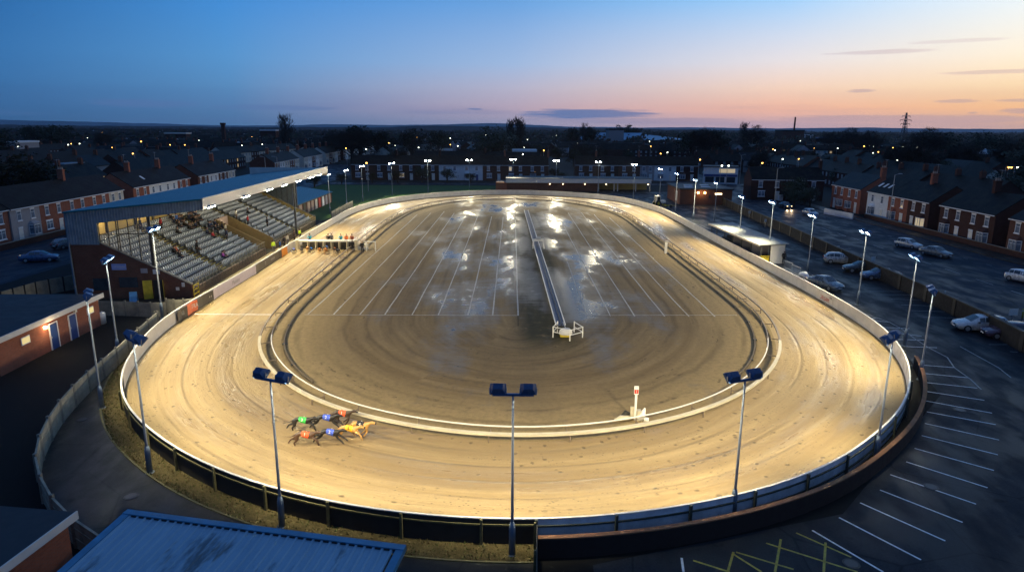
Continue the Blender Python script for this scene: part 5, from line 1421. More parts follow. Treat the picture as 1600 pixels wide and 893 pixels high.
def person_meshes(pose):
    """faces -Y. pose: stand, walk, seat, lead"""
    if pose == 'seat':
        hip, lean = .47, .05
        legs = {'L': [(-.09, -.02, .50), (-.12, -.44, .50), (-.12, -.40, .08), (-.12, -.54, .04)], 'R': [(.09, -.02, .50), (.13, -.43, .49), (.12, -.44, .08), (.13, -.58, .04)]}
        arms = {'L': [(-.19, .02, .96), (-.24, -.06, .70), (-.12, -.28, .60)], 'R': [(.19, .02, .96), (.24, -.06, .70), (.12, -.28, .60)]}
        base = .0; T = dict(pel=(0, 0, .50), sp1=(0, .03, .66), sp2=(0, .03, .82), ch=(0, .02, .94), nk=(0, 0, 1.06), hd=(0, -.02, 1.18), tp=(0, -.01, 1.27))
    else:
        if pose == 'walk':
            legs = {'L': [(-.09, 0, .90), (-.10, -.18, .50), (-.10, -.24, .10), (-.10, -.37, .05)], 'R': [(.09, 0, .90), (.10, .06, .48), (.10, .30, .14), (.10, .22, .04)]}
            arms = {'L': [(-.20, .02, 1.42), (-.26, .14, 1.16), (-.22, .02, .95)], 'R': [(.20, .02, 1.42), (.27, -.08, 1.16), (.22, -.30, 1.06)]}
        elif pose == 'lead':
            legs = {'L': [(-.10, 0, .90), (-.13, -.08, .49), (-.14, .02, .09), (-.15, -.13, .04)], 'R': [(.10, 0, .90), (.14, -.02, .48), (.15, .08, .09), (.17, -.06, .04)]}
            arms = {'L': [(-.20, -.04, 1.40), (-.26, -.22, 1.18), (-.14, -.40, 1.0)], 'R': [(.20, -.04, 1.40), (.27, -.20, 1.16), (.16, -.42, .95)]}
        else:
            legs = {'L': [(-.09, 0, .90), (-.11, -.01, .48), (-.12, .02, .09), (-.14, -.12, .04)], 'R': [(.09, 0, .90), (.11, -.02, .48), (.12, .02, .09), (.15, -.12, .04)]}
            arms = {'L': [(-.20, 0, 1.42), (-.26, .03, 1.14), (-.25, -.06, .90)], 'R': [(.20, 0, 1.42), (.26, .03, 1.14), (.24, -.08, .90)]}
        f = -.05 if pose == 'lead' else 0
        T = dict(pel=(0, 0, .94), sp1=(0, .01, 1.08), sp2=(0, .0 + f * .5, 1.24), ch=(0, f, 1.38), nk=(0, f - .01, 1.50), hd=(0, f * 1.4 - .02, 1.62), tp=(0, f * 1.4 - .01, 1.71))
    nd = {k: (*v, r) for (k, v), r in zip(T.items(), ((.14, .11), (.125, .095), (.14, .105), (.15, .105), (.055, .055), (.085, .095), (.06, .07)))}
    ed = chain('pel', 'sp1', 'sp2', 'ch', 'nk', 'hd', 'tp')
    hx, hy, hz = T['hd']
    nd['nose'] = (hx, hy - .105, hz - .005, .014); ed.append(('hd', 'nose'))
    nd['chin'] = (hx, hy - .07, hz - .07, .03); ed.append(('hd', 'chin'))
    for s_, sx in (('L', -1), ('R', 1)):
        nd['ear' + s_] = (hx + sx * .088, hy + .01, hz, .014); ed.append(('hd', 'ear' + s_))
        for j, (q, r) in enumerate(zip(legs[s_], (.085, .055, .036, .03))): nd['leg%s%d' % (s_, j)] = (*q, r)
        ed += chain('pel', *['leg%s%d' % (s_, j) for j in range(4)])
        for j, (q, r) in enumerate(zip(arms[s_], (.055, .04, .026))): nd['arm%s%d' % (s_, j)] = (*q, r)
        ed += chain('ch', *['arm%s%d' % (s_, j) for j in range(3)])
        d = Vector(arms[s_][2]) - Vector(arms[s_][1]); hand(nd, ed, 'arm%s2' % s_, 'h' + s_, d, sx)
    body = skin('person_body', nd, ed, 'pel', SKINM)
    # coat: torso and sleeves
    cn = {'a': (*(Vector(T['pel']) + Vector((0, 0, -.08))), (.175, .14)), 'b': (*T['sp1'], (.17, .135)), 'c': (*T['sp2'], (.18, .14)), 'd': (*T['ch'], (.185, .135)), 'e': (*(Vector(T['nk']) + Vector((0, 0, -.01))), (.075, .075))}
    ce = chain('a', 'b', 'c', 'd', 'e')
    for s_ in 'LR':
        q = arms[s_]; w = Vector(q[1]).lerp(Vector(q[2]), .92)
        cn['s' + s_] = (*q[0], .085); cn['u' + s_] = (*q[1], .066); cn['w' + s_] = (*w, .048); ce += chain('d', 's' + s_, 'u' + s_, 'w' + s_)
    coat = skin('coat', cn, ce, 'c', CL['black'])
    tn = {'a': (*T['pel'], (.155, .125))}; te = []
    for s_ in 'LR':
        q = legs[s_]; tn['h' + s_] = (*q[0], .10); tn['k' + s_] = (*q[1], .078); tn['f' + s_] = (*Vector(q[1]).lerp(Vector(q[2]), .93), .06); te += chain('a', 'h' + s_, 'k' + s_, 'f' + s_)
    trou = skin('trousers', tn, te, 'a', CL['navy'])
    hn = {'a': (hx, hy + .02, hz + .03, (.092, .098)), 'b': (hx, hy + .015, hz + .09, (.07, .08)), 'c': (hx, hy + .04, hz - .04, (.07, .05))}
    hair = skin('hair', hn, [('a', 'b'), ('a', 'c')], 'a', HAIR)
    sh = []
    for s_ in 'LR':
        q = legs[s_]; sn = {'a': (*q[2], .045), 'b': (q[2][0], q[2][1], q[3][2] + .01, .05), 'c': (*q[3], .045)}
        sh.append(skin('shoe', sn, chain('a', 'b', 'c'), 'b', CL['black'], 1))
    return body, coat, trou, hair, sh
POSE = {p: person_meshes(p) for p in ('stand', 'walk', 'seat', 'lead')}
def person(pose, loc, rz, coat, trou, label, group=None, sc=1.0, hairm=None):
    b, c, t, h, sh = POSE[pose]
    o = link('person', b, None, loc, rz); o.scale = (sc, sc, sc); tag(o, label, 'person', group)
    for nm, me, m in (('coat', c, CL[coat]), ('trousers', t, CL[trou]), ('hair', h, hairm or HAIR)):
        k = link(nm, me, o); paint(k, m)
    for s_ in sh: link('shoe', s_, o)
    return o
# handlers behind the traps and officials
def P0(px, py, z=0.0): 
    w = at(px, py, z); w.z = z; return w
person('lead', (-30.7, 100.8, .43), 0, 'teal', 'navy', 'person in a bright teal coat leaning on the traps at the grandstand end')
person('lead', (-27.9, 100.8, .43), .1, 'black', 'black', 'person in a dark coat behind the left middle of the starting traps')
person('stand', (-27.45, 101.0, .43), -.1, 'grey', 'black', 'person in a charcoal coat standing close behind another at the traps')
person('lead', (-26.0, 100.8, .43), 0, 'teal', 'black', 'person in a teal coat beside the orange coat behind the traps')
person('lead', (-25.15, 100.8, .43), 0, 'orange', 'black', 'person in a bright orange coat behind the starting traps')
person('lead', (-24.3, 100.8, .43), .1, 'rust', 'brown', 'person in a rust brown coat behind the right end of the traps')
person('walk', P0(551, 393, .03), R(200), 'black', 'black', 'person in black standing on the track right of the traps')
person('stand', P0(566.5, 395, .05), R(30), 'black', 'black', 'person in black beside the white arch on the inside rail')
person('stand', gw(.75, 26.1, .02), R(60), 'hivis', 'grey', 'large figure in a yellow high visibility coat in the rail gap by the stand', sc=1.1)
person('stand', gw(1.4, 27.2, .02), R(100), 'blue', 'navy', 'person in a dark blue coat beside the high visibility coat')
person('stand', gw(.9, 31.0, .02), R(70), 'black', 'black', 'person in black leaning at the front rail between the stand and the barrier', group=None)
person('stand', gw(.9, 32.8, .02), R(70), 'cream', 'grey', 'person in a cream coat at the front rail of the stand')
person('stand', gw(1.4, 38.2, .02), R(70), 'hivis', 'black', 'steward in a yellow coat at the barrier just above the traps')
person('stand', gw(.8, 37.0, .02), R(80), 'brown', 'black', 'person in a brown coat next to the steward above the traps')
# seated and standing crowd
def seatp(row, y, coat, trou, label, group=None, pose='seat'):
    x = -0.9 - .82 * row; z = 1.0 + .42 * row
    if pose == 'seat': w = gw(x + .03, y, z - .03)
    else: w = gw(x + .42, y, z + .01)
    return person(pose, w, GA + R(90), coat, trou, label, group)
dark = 'seated spectator in dark clothes in the crowd of the upper middle stand'
rnd = random.Random(12)
spots = set()
for n in range(52):
    r = rnd.choice([6, 7, 8, 9, 10, 11, 9, 10, 8]); y = 12 + rnd.triangular(2, 15, 10)
    k = (r, round(y * 2))
    if k in spots or 20.2 < y < 21.9: continue
    spots.add(k); seatp(r, 11.45 + round((y - 11.45) * 2) / 2, rnd.choice(['black', 'navy', 'black', 'brown', 'black', 'black', 'navy']), rnd.choice(['black', 'navy']), dark, 'dark crowd in the upper middle stand')
for r, y, c, lab in [(5, 19.2, 'red', 'spectator in a red coat seated in the middle rows left of the entrance cut'), (5, 22.8, 'cream', 'spectator in a cream coat standing behind the entrance cut'), (4, 20.8, 'navy', 'spectator in navy on the steps beside the entrance cut')]:
    seatp(r, y, c, 'black', lab, pose='stand' if c != 'red' else 'seat')
seatp(5, 7.55, 'black', 'black', 'spectator in black seated beside a companion in the near block behind the glazing')
seatp(5, 8.05, 'rust', 'black', 'spectator in rust brown seated in the near block next to the aisle')
seatp(4, 7.05, 'black', 'navy', 'broad dark spectator seated alone one row down in the near block')
seatp(4, 11.0, 'black', 'black', 'spectator in black standing on the yellow edged steps', pose='stand')
seatp(4, 11.95, 'black', 'brown', 'spectator in black seated at the start of the row beyond the yellow edged steps')
seatp(1, 13.45, 'purple', 'navy', 'spectator in a purple coat in the second row of the stand')
seatp(1, 13.95, 'black', 'black', 'spectator in black beside the purple coat in the second row')
seatp(5, 31.9, 'red', 'black', 'spectator in a red coat on the steps just beyond the entrance cut', pose='stand')
seatp(7, 31.8, 'cream', 'brown', 'spectator in pale clothes on the steps high above the entrance cut', pose='stand')
seatp(7, 38.05, 'black', 'black', 'lone spectator in black in the upper rows of the far block')
seatp(3, 35.8, 'black', 'black', 'lone spectator in black standing in the lower rows of the far block', pose='stand')
seatp(10, 12.95, 'red', 'black', 'spectator in dark red against the ochre back wall', pose='stand')
seatp(11, 9.6, 'black', 'black', 'spectator in black standing against the ochre back wall by the dark column', pose='stand')
seatp(10, 17.4, 'blue', 'black', 'spectator in a blue coat in the back rows beside the ochre wall', pose='stand')

# ------------------------------------------------------------------ greyhounds
def hound(pose):
    """nose towards +X, metres"""
    nd = {'rump': (-.46, 0, .64, (.13, .15)), 'loin': (-.20, 0, .72, (.115, .13)), 'mid': (.02, 0, .70, (.13, .165)), 'ch': (.25, 0, .65, (.15, .21)), 'sh': (.40, 0, .69, (.13, .17)),
          'n1': (.54, 0, .78, .10), 'n2': (.66, 0, .84, .08), 'hd': (.78, 0, .85, (.085, .08)), 'mz': (.90, 0, .82, .055), 'ns': (1.0, 0, .80, .03),
          't1': (-.56, 0, .60, .028), 't2': (-.74, 0, .50, .017), 't3': (-.95, 0, .50, .012), 't4': (-1.10, 0, .56, .009)}
    ed = chain('rump', 'loin', 'mid', 'ch', 'sh', 'n1', 'n2', 'hd', 'mz', 'ns') + chain('rump', 't1', 't2', 't3', 't4')
    for s_, y in (('L', .05), ('R', -.05)):
        nd['er' + s_] = (.74, y * 1.1, .92, .013); nd['es' + s_] = (.68, y * 1.3, .93, .008); ed += [('hd', 'er' + s_), ('er' + s_, 'es' + s_)]
    if pose == 'fly':
        F_ = [[(.42, .58), (.60, .46), (.84, .34), (.98, .22)], [(.40, .56), (.50, .42), (.70, .26), (.82, .12)]]
        H_ = [[(-.50, .56), (-.62, .42), (-.86, .36), (-1.06, .22)], [(-.46, .54), (-.50, .38), (-.76, .26), (-.92, .06)]]
    elif pose == 'gather':
        F_ = [[(.40, .54), (.36, .38), (.20, .22), (.02, .10)], [(.42, .54), (.46, .36), (.34, .16), (.22, .03)]]
        H_ = [[(-.40, .54), (-.22, .42), (-.30, .22), (-.06, .05)], [(-.42, .54), (-.28, .40), (-.42, .22), (-.20, .03)]]
    elif pose == 'reach':
        F_ = [[(.42, .56), (.56, .40), (.66, .20), (.74, .03)], [(.42, .58), (.62, .50), (.78, .34), (.72, .22)]]
        H_ = [[(-.50, .54), (-.56, .38), (-.82, .30), (-.98, .08)], [(-.46, .52), (-.38, .36), (-.56, .22), (-.50, .04)]]
    else:
        F_ = [[(.38, .52), (.36, .36), (.38, .18), (.42, .03)]] * 2; H_ = [[(-.46, .52), (-.40, .36), (-.56, .22), (-.50, .03)]] * 2
    for nm, LL, par, rr in (('f', F_, 'sh', (.085, .062, .042, .04)), ('h', H_, 'rump', (.13, .095, .048, .042))):
        for s_, y, q in (('L', .09, LL[0]), ('R', -.09, LL[1])):
            for j, ((x, z), r) in enumerate(zip(q, rr)): nd['%s%s%d' % (nm, s_, j)] = (x, y * (1 if j else .85), z, r)
            ed += chain(par, *['%s%s%d' % (nm, s_, j) for j in range(4)])
    body = skin('greyhound', nd, ed, 'mid', CL['black'])
    jk = {'a': (-.14, 0, .715, (.14, .155)), 'b': (.03, 0, .70, (.15, .19)), 'c': (.22, 0, .655, (.172, .235)), 'd': (.36, 0, .68, (.155, .20))}
    jac = skin('race_jacket', jk, chain('a', 'b', 'c', 'd'), 'b', CL['red'])
    mz = skin('muzzle', {'a': (.88, 0, .83, .066), 'b': (.99, 0, .805, .046)}, [('a', 'b')], 'a', CL['black'])
    return body, jac, mz
HND = {p: hound(p) for p in ('fly', 'gather', 'reach', 'stand')}
COAT = dict(black=simple('black dog coat', (.012, .010, .010), .45, var=.3, scale=5), brindle=simple('dark brindle dog coat', (.045, .025, .015), .5, var=.5, scale=14),
            brown=simple('brown dog coat', (.07, .035, .02), .5, var=.3, scale=8), fawn=simple('fawn dog coat', (.5, .27, .08), .5, var=.2, scale=6), grey=simple('grey dog coat', (.16, .16, .17), .5, var=.2))
NUMT = {}
def dog(pose, loc, rz, coat, jacket, num, label, cat='greyhound', group=None, patch=None, numm=None, sc=1.0):
    b, j, mz = HND[pose]
    o = link('greyhound', b, None, loc, rz); o.scale = (sc,) * 3; paint(o, COAT[coat]); tag(o, label, cat, group)
    k = link('race_jacket', j, o); paint(k, jacket if not isinstance(jacket, str) else CL[jacket])
    m_ = link('muzzle', mz, o); 
    if num:
        if num not in NUMT: NUMT[num] = text_mesh(num, .25, MAT['white'])
        for s_ in (-1, 1):
            t = link('lettering', NUMT[num], k, (.08, s_ * .165, .76)); t.rotation_euler = (R(68), 0, 0) if s_ < 0 else (R(68), 0, PI)
            if numm: paint(t, numm)
    return o
JK = dict(red=simple('red race jacket', (.82, .10, .03), .6, var=.06), blue=simple('blue race jacket', (.05, .10, .55), .6, var=.06), green=simple('green race jacket', (.04, .5, .08), .6, var=.06),
          black=simple('black race jacket', (.015, .015, .02), .6), yellow=simple('amber race jacket', (.8, .42, .02), .6, var=.08), orange=simple('orange trap jacket', (.8, .25, .03), .6, var=.06), blue2=simple('bright blue trap jacket', (.04, .22, .7), .6, var=.06))
# travelling left to right along the bend: heading measured from the rail
GR = 'greyhounds racing round the near bend'
def dpos(px, py, z=.55): w = at(px, py, z); return (w.x, w.y, .03)
dog('reach', dpos(476, 684), R(-6), 'brown', JK['red'], '1', 'brown greyhound in a red jacket at the back nearest the camera', group=GR, sc=1.1)
dog('reach', dpos(472, 661), R(-8), 'black', JK['green'], '3', 'black greyhound in a green jacket', group=GR, sc=1.1)
dog('fly', dpos(509, 657), R(-6), 'black', JK['blue'], '2', 'black greyhound in a blue jacket second row near the rail', group=GR, sc=1.1)
dog('fly', dpos(515, 680), R(-10), 'black', JK['blue'], '2', 'black greyhound in a blue jacket in the row nearest the camera', group=GR, sc=1.1)
dog('gather', dpos(534, 650), R(-12), 'brindle', JK['red'], '1', 'dark greyhound in a red jacket running closest to the rail', group=GR, sc=1.1)
dog('reach', dpos(545, 674), R(-14), 'fawn', JK['yellow'], '5', 'fawn greyhound in an amber jacket near the front', group=GR, numm=CL['black'], sc=1.1)
dog('gather', dpos(562, 668), R(-12), 'fawn', JK['black'], '4', 'fawn greyhound in a black jacket leading the pack', group=GR, sc=1.1)
GT = 'greyhounds bursting from the traps'
for i, (px, py, c, j, lab) in enumerate([(459, 392, 'grey', 'blue', 'grey greyhound outermost at the barrier side of the traps'), (471, 391, 'grey', 'black', 'dark greyhound second from the barrier leaving the traps'),
        (480.5, 389.5, 'fawn', 'orange', 'greyhound in orange leaving the traps beside a blue jacket'), (486.5, 391, 'black', 'blue2', 'greyhound in a bright blue jacket third trap from the barrier'),
        (499, 392, 'fawn', 'orange', 'fawn greyhound in orange at the middle of the traps'), (505, 390, 'black', 'black', 'black greyhound in the middle between two orange jackets'), (508.5, 392, 'fawn', 'orange', 'fawn greyhound in orange right of the middle traps'), (510.5, 388, 'grey', 'blue2', 'greyhound in bright blue behind the middle of the pack at the traps'),
        (523, 391, 'brown', 'orange', 'brown greyhound in a faded orange jacket near the inside rail'), (528, 393, 'black', 'black', 'black greyhound nearest the inside rail at the traps')]):
    dog(['reach', 'gather', 'fly'][i % 3], dpos(px, py, .4), R(-88 + (i % 3 - 1) * 6), c, JK[j], '', lab, group=GT, sc=.95)

# ------------------------------------------------------------------ cars
def car_meshes(kind):
    """nose towards +X"""
    if kind == 'hatch': st = [(-1.98,.36,.62,.62,.70,.0),(-1.93,.24,.88,.90,.80,0),(-1.80,.20,.94,1.05,.84,.30),(-1.45,.18,.96,1.40,.86,.60),(-.9,.18,.96,1.47,.87,.63),(-.1,.18,.95,1.47,.87,.64),(.35,.18,.93,1.36,.87,.61),(.95,.18,.90,.93,.86,.5),(1.5,.2,.80,.82,.84,.0),(1.85,.24,.68,.70,.76,.0),(1.98,.32,.55,.56,.62,.0)]
    elif kind == 'saloon': st = [(-2.3,.36,.66,.66,.66,0),(-2.24,.24,.92,.93,.80,0),(-1.75,.2,.98,1.0,.86,.0),(-1.55,.18,.98,1.04,.87,.45),(-1.0,.18,.97,1.38,.88,.58),(-.3,.18,.96,1.43,.88,.62),(.3,.18,.95,1.38,.88,.60),(1.0,.18,.92,.94,.87,.5),(1.6,.2,.82,.84,.85,0),(2.05,.24,.70,.72,.78,0),(2.22,.32,.56,.57,.62,0)]
    elif kind == 'estate': st = [(-2.3,.36,.66,.66,.68,0),(-2.25,.24,.92,.95,.80,0),(-2.1,.2,.96,1.12,.85,.40),(-1.7,.18,.97,1.42,.87,.58),(-.9,.18,.97,1.47,.88,.62),(0,.18,.96,1.46,.88,.63),(.45,.18,.95,1.36,.88,.6),(1.1,.18,.92,.94,.87,.5),(1.6,.2,.82,.84,.85,0),(2.05,.24,.70,.72,.78,0),(2.22,.32,.56,.57,.62,0)]
    body = MB(); glass = MB(); sect = []
    for x, zb, zt, zr, w, wr in st:
        c = wr > 0 and zr - zt > .08
        wr_ = wr if wr > 0 else w * .8
        zr_ = zr
        sect.append([(x, -w * .86, zb), (x, -w, zb + .14), (x, -w, (zb + zt) / 2 + .05), (x, -w * .965, zt), (x, -(wr_ if c else w * .8), zr_ if c else zt + .025), (x, -(wr_ if c else w * .8) * .5, (zr_ if c else zt + .025) + .035), (x, 0, (zr_ if c else zt + .025) + .045)])
    n = len(sect[0])
    for sg in (1, -1):
        k = len(body.v); body.v += [(x, y * sg, z) for S in sect for x, y, z in S]
        for i in range(len(sect) - 1):
            for j in range(n - 1):
                a = k + i * n + j; f = (a, a + n, a + n + 1, a + 1); body.f.append(f if sg < 0 else f[::-1]); body.m.append(0)
        for i in (0, len(sect) - 1):
            f = tuple(k + i * n + j for j in range(n)); body.f.append(f); body.m.append(0)
    # glazing, slightly proud
    cab = [i for i, s_ in enumerate(st) if s_[5] > 0 and s_[3] - s_[2] > .08]
    i0, i1 = cab[0], cab[-1]
    def P_(i, t, sg, o=.012):
        S = sect[i]; a = Vector(S[3]); b = Vector(S[4]); q = a.lerp(b, t); return (q.x, (q.y - o) * sg, q.z + .004)
    for sg in (1, -1):
        for i in range(i0, i1):
            t0, t1 = .12, .86
            A = [P_(i, t0, sg), P_(i + 1, t0, sg), P_(i + 1, t1, sg), P_(i, t1, sg)]
            v = [Vector(q) for q in A]; m = .05
            v[0] = v[0].lerp(v[1], m); v[3] = v[3].lerp(v[2], m); v[1] = v[1].lerp(v[0], m); v[2] = v[2].lerp(v[3], m)
            glass.quad(*v)
    def screen(ia, ib):
        A = sect[ia]; B = sect[ib]
        a = Vector(A[4]); b = Vector(B[4]); off = Vector((.012 if ib > ia else -.012, 0, .03))
        q = [Vector((a.x, -abs(a.y) * .86, a.z)), Vector((a.x, abs(a.y) * .86, a.z)), Vector((b.x, abs(b.y) * .86 , b.z)), Vector((b.x, -abs(b.y) * .86, b.z))]
        glass.quad(*[p + off + Vector((0, 0, .02)) for p in q])
        glass.quad(*[Vector((p.x, p.y * .45, p.z + .042)) + off for p in q])
    screen(i1, i1 + 1); screen(i0, i0 - 1 if i0 else 0)
    wh = []
    xs = (-1.28, 1.22) if kind == 'hatch' else (-1.4, 1.38)
    bm = body.mesh('car_body', MAT['blackp'], True)
    gm_ = glass.mesh('windows', MAT['glass'])
    ty = MB(); ty.tube([(0, -.10, 0), (0, .10, 0)], .32, 18); tym = ty.mesh('tyre', MAT['blackp'])
    rm = MB(); rm.tube([(0, -.112, 0), (0, .112, 0)], .2, 10); rmm = rm.mesh('rim', MAT['galv'])
    xf = st[-2][0] - .02; xr = st[1][0] + .0
    hl = MB(); hl.obox((0, 0, 0), (.06, 0, 0), (0, .17, 0), (0, 0, .06)); hlm = hl.mesh('headlight', MAT['frame'])
    tl = MB(); tl.obox((0, 0, 0), (.05, 0, 0), (0, .13, 0), (0, 0, .08)); tlm = tl.mesh('tail_light', MAT['red'])
    pl = MB(); pl.box(-.01, .01, -.26, .26, -.055, .055); plm = pl.mesh('number_plate', MAT['frame'])
    mr = MB(); mr.box(-.06, .06, -.09, .09, -.05, .05); mrm = mr.mesh('mirror', MAT['blackp'])
    bp = MB(); bp.box(-.02, .02, -.55, .55, -.07, .07); bpm = bp.mesh('bumper', MAT['blackp'])
    return dict(body=bm, glass=gm_, tyre=tym, rim=rmm, hl=hlm, tl=tlm, pl=plm, mr=mrm, bp=bpm, xs=xs, xf=xf, xr=xr, xn=st[-1][0], xt=st[0][0], w=.8)
CM = {k: car_meshes(k) for k in ('hatch', 'saloon', 'estate')}
CP = {k: simple('car paint ' + k, c, .28, .3, var=.05, coat=.6) for k, c in dict(silver=(.34, .37, .40), pale=(.42, .46, .5), dark=(.02, .028, .04), blue=(.05, .10, .2), white=(.65, .67, .7), grey=(.14, .17, .2), black=(.012, .013, .016), mauve=(.09, .06, .09)).items()}
def car(kind, loc, rz, col, label, lights=None, group=None, name='parked_car'):
    C_ = CM[kind]; root = empty(name, loc, rz, label, 'car', group)
    b = link('body', C_['body'], root); paint(b, CP[col]); link('windows', C_['glass'], root)
    for x in C_['xs']:
        for s_ in (-1, 1):
            w = link('wheel', C_['tyre'], root, (x, s_ * .78, .32)); link('rim', C_['rim'], w)
    for s_ in (-1, 1):
        h = link('headlight', C_['hl'], root, (C_['xf'] + .04, s_ * .56, .62)); h.rotation_euler.z = -s_ * .35 * -1
        if lights == 'front': paint(h, MAT['headl'])
        t = link('tail_light', C_['tl'], root, (C_['xr'] - .02, s_ * .62, .80))
        if lights == 'rear': paint(t, MAT['tail'])
        link('mirror', C_['mr'], root, (.55, s_ * .97, .98))
    link('number_plate', C_['pl'], root, (C_['xn'] + .015, 0, .42)); link('number_plate', C_['pl'], root, (C_['xt'] - .015, 0, .55))
    return root
def cpos(px, py, z=.0): w = at(px, py, z); return (w.x, w.y, .02)
car('hatch', cpos(1311, 411), R(-14), 'silver', 'silver hatchback parked in the bays against the road wall, tail to the track')
car('saloon', cpos(1345, 425), R(172), 'dark', 'dark saloon parked beside the silver hatchback with its nose to the track')
car('saloon', cpos(1374, 436), R(176), 'blue', 'dark blue saloon parked beside a lamp pole, nose to the track')
car('saloon', cpos(1289, 450), R(-70), 'grey', 'grey saloon parked close behind the right barrier beside metal railings')
car('estate', cpos(1530, 516), R(170), 'pale', 'pale silver estate car parked in the near car park at the road wall')
car('estate', cpos(1577, 528), R(168), 'mauve', 'dark mauve estate car parked in front of the pale silver estate')
car('hatch', cpos(1419, 387, .02), R(-66), 'pale', 'pale silver hatchback parked at the kerb outside the brick terrace')
car('saloon', cpos(1462, 400), R(-68), 'grey', 'dim grey saloon parked behind the pale hatchback on the road')
car('saloon', cpos(1227, 325), R(-88), 'dark', 'moving dark car with bright amber headlamps on the road', 'front', name='moving_car')
car('hatch', cpos(1266, 337), R(-82), 'pale', 'pale hatchback waiting on the road behind a floodlight head')
car('hatch', cpos(1600, 441), R(-70), 'white', 'white car cut by the right edge of the view on the road')
car('saloon', cpos(63, 408), R(18), 'blue', 'dull blue saloon parked in the dark side street on the far left')
car('hatch', cpos(104, 387), R(75), 'grey', 'dim grey car half hidden beside the blue cladding of the stand')
car('hatch', cpos(1080, 272), R(90), 'red' if 'red' in CP else 'dark', 'distant car with red tail lamps waiting at the junction', 'rear', name='moving_car')
car('hatch', cpos(1101, 273), R(88), 'grey', 'second distant car with a red tail lamp near the junction', 'rear', name='moving_car')
car('estate', cpos(1113, 283), R(0), 'white', 'long pale vehicle crossing the junction beyond the clubhouse', name='moving_car')
hl_ = bpy.data.lights.new('headlamp_beam', 'SPOT'); hl_.energy = 260; hl_.color = (1, .7, .4); hl_.spot_size = R(70); hl_.spot_blend = .6; hl_.shadow_soft_size = .08
cw = at(1227, 325)
for s_ in (-.5, .5):
    lo = bpy.data.objects.new('headlamp_beam', hl_); COL.objects.link(lo); lo.location = (cw.x + s_, cw.y - 2.4, .65); lo.rotation_euler = (R(78), 0, R(182))
# tractor with a trailer behind the far barrier
r = empty('tractor', cpos(1029, 322), R(15), 'white cabbed tractor parked behind the far right barrier', 'tractor')
mb = MB(); mb.box(-.9, .1, -.7, .7, 1.0, 1.1); mb.box(-.9, .1, -.72, .72, 2.3, 2.42)
for x in (-.85, .05):
    for y in (-.66, .66): mb.bar((x, y, 1.0), (x, y, 2.3), .09, .09)
mb.build('cab', MAT['white'], r)
mb = MB(); mb.box(.1, 1.6, -.4, .4, .7, 1.35); mb.build('bonnet', MAT['white'], r)
mb = MB(); mb.box(-.84, .04, -.64, .64, 1.15, 2.28); mb.build('cab_glass', MAT['glass'], r)
for x, s_, rr in ((-.5, .75, .7), (-.5, -.75, .7), (1.3, .6, .4), (1.3, -.6, .4)):
    mb = MB(); mb.tube([(x, s_ - .15, rr), (x, s_ + .15, rr)], rr, 14); w = mb.build('wheel', MAT['blackp'], r)
    mb = MB(); mb.tube([(x, s_ - .165, rr), (x, s_ + .165, rr)], rr * .5, 10); mb.build('rim', MAT['yellowp'], w)
r = empty('harrow', cpos(1045, 324), R(15), 'low towed rake with a pale frame parked behind the tractor', 'harrow')
mb = MB()
for k in range(4): mb.bar((-1.2 + k * .7, -.9, .45), (-1.2 + k * .7, .9, .45), .08, .08)
mb.bar((-1.4, -.8, .5), (1.2, -.8, .5), .08, .08); mb.bar((-1.4, .8, .5), (1.2, .8, .5), .08, .08); mb.build('frame', MAT['yellowp'], r)
for s_ in (-1, 1):
    mb = MB(); mb.tube([(0, s_ - .1, .35), (0, s_ + .1, .35)], .35, 12); mb.build('wheel', MAT['blackp'], r)
# crowd railings and clutter by the right barrier
RB = [((1222, 397), (1226, 416)), ((1226, 408), (1238, 412)), ((1238, 418), (1250, 427)), ((1262, 438), (1275, 446))]
for i, (px, py) in enumerate([(1231, 417), (1243, 424), (1275, 442)]):
    w = P0(px, py + 5); r = empty('crowd_railing', w, R(96), ['bent metal railing section beside the end of the shelter', 'metal railing section leaning behind the right barrier', 'metal railing beside the grey parked saloon'][i], 'railing')
    mb = MB()
    for z in (.15, 1.1): mb.tube([(-1.1, 0, z), (1.1, 0, z)], .03, 6)
    mb.build('rail', MAT['galv'], r)
    mb = MB()
    for k in range(9): mb.tube([(-1.1 + k * .275, 0, .15), (-1.1 + k * .275, 0, 1.1)], .015, 5)
    mb.build('bars', MAT['galv'], r)
    for x in (-.8, .8):
        mb = MB(); mb.bar((x, -.3, .03), (x, .3, .03), .05, .05); mb.build('foot', MAT['galv'], r)
r = empty('bench', P0(1270, 446), R(98), 'orange topped bench behind the right barrier', 'bench')
mb = MB(); mb.box(-1.3, 1.3, -.25, .25, .7, .78); mb.build('seat', MAT['redor'], r)
for x in (-1.1, 1.1):
    mb = MB(); mb.box(x - .06, x + .06, -.22, .22, 0, .7); mb.build('leg', MAT['creamr'], r)
r = empty('tarpaulin', P0(1256, 438), R(100), 'crumpled pale grey sheet heaped behind the right barrier', 'sheet')
mb = MB(); mb.tube([(-1, 0, .2), (-.5, .1, .6), (0, -.05, .75), (.5, .1, .6), (1.0, 0, .25)], [.2, .35, .4, .35, .15], 9); mb.build('cover', MAT['panel'], r, True)
person('stand', P0(1224, 412, .01), R(150), 'black', 'black', 'dark figure by the end wall of the shelter on the right')
person('stand', (36.0, 98.0, .6), R(90), 'black', 'black', 'dark figure standing under the shelter roof near its yellow panelled end')
person('stand', (35.8, 101.5, .3), R(90), 'brown', 'black', 'brown coated figure standing under the middle of the shelter roof')
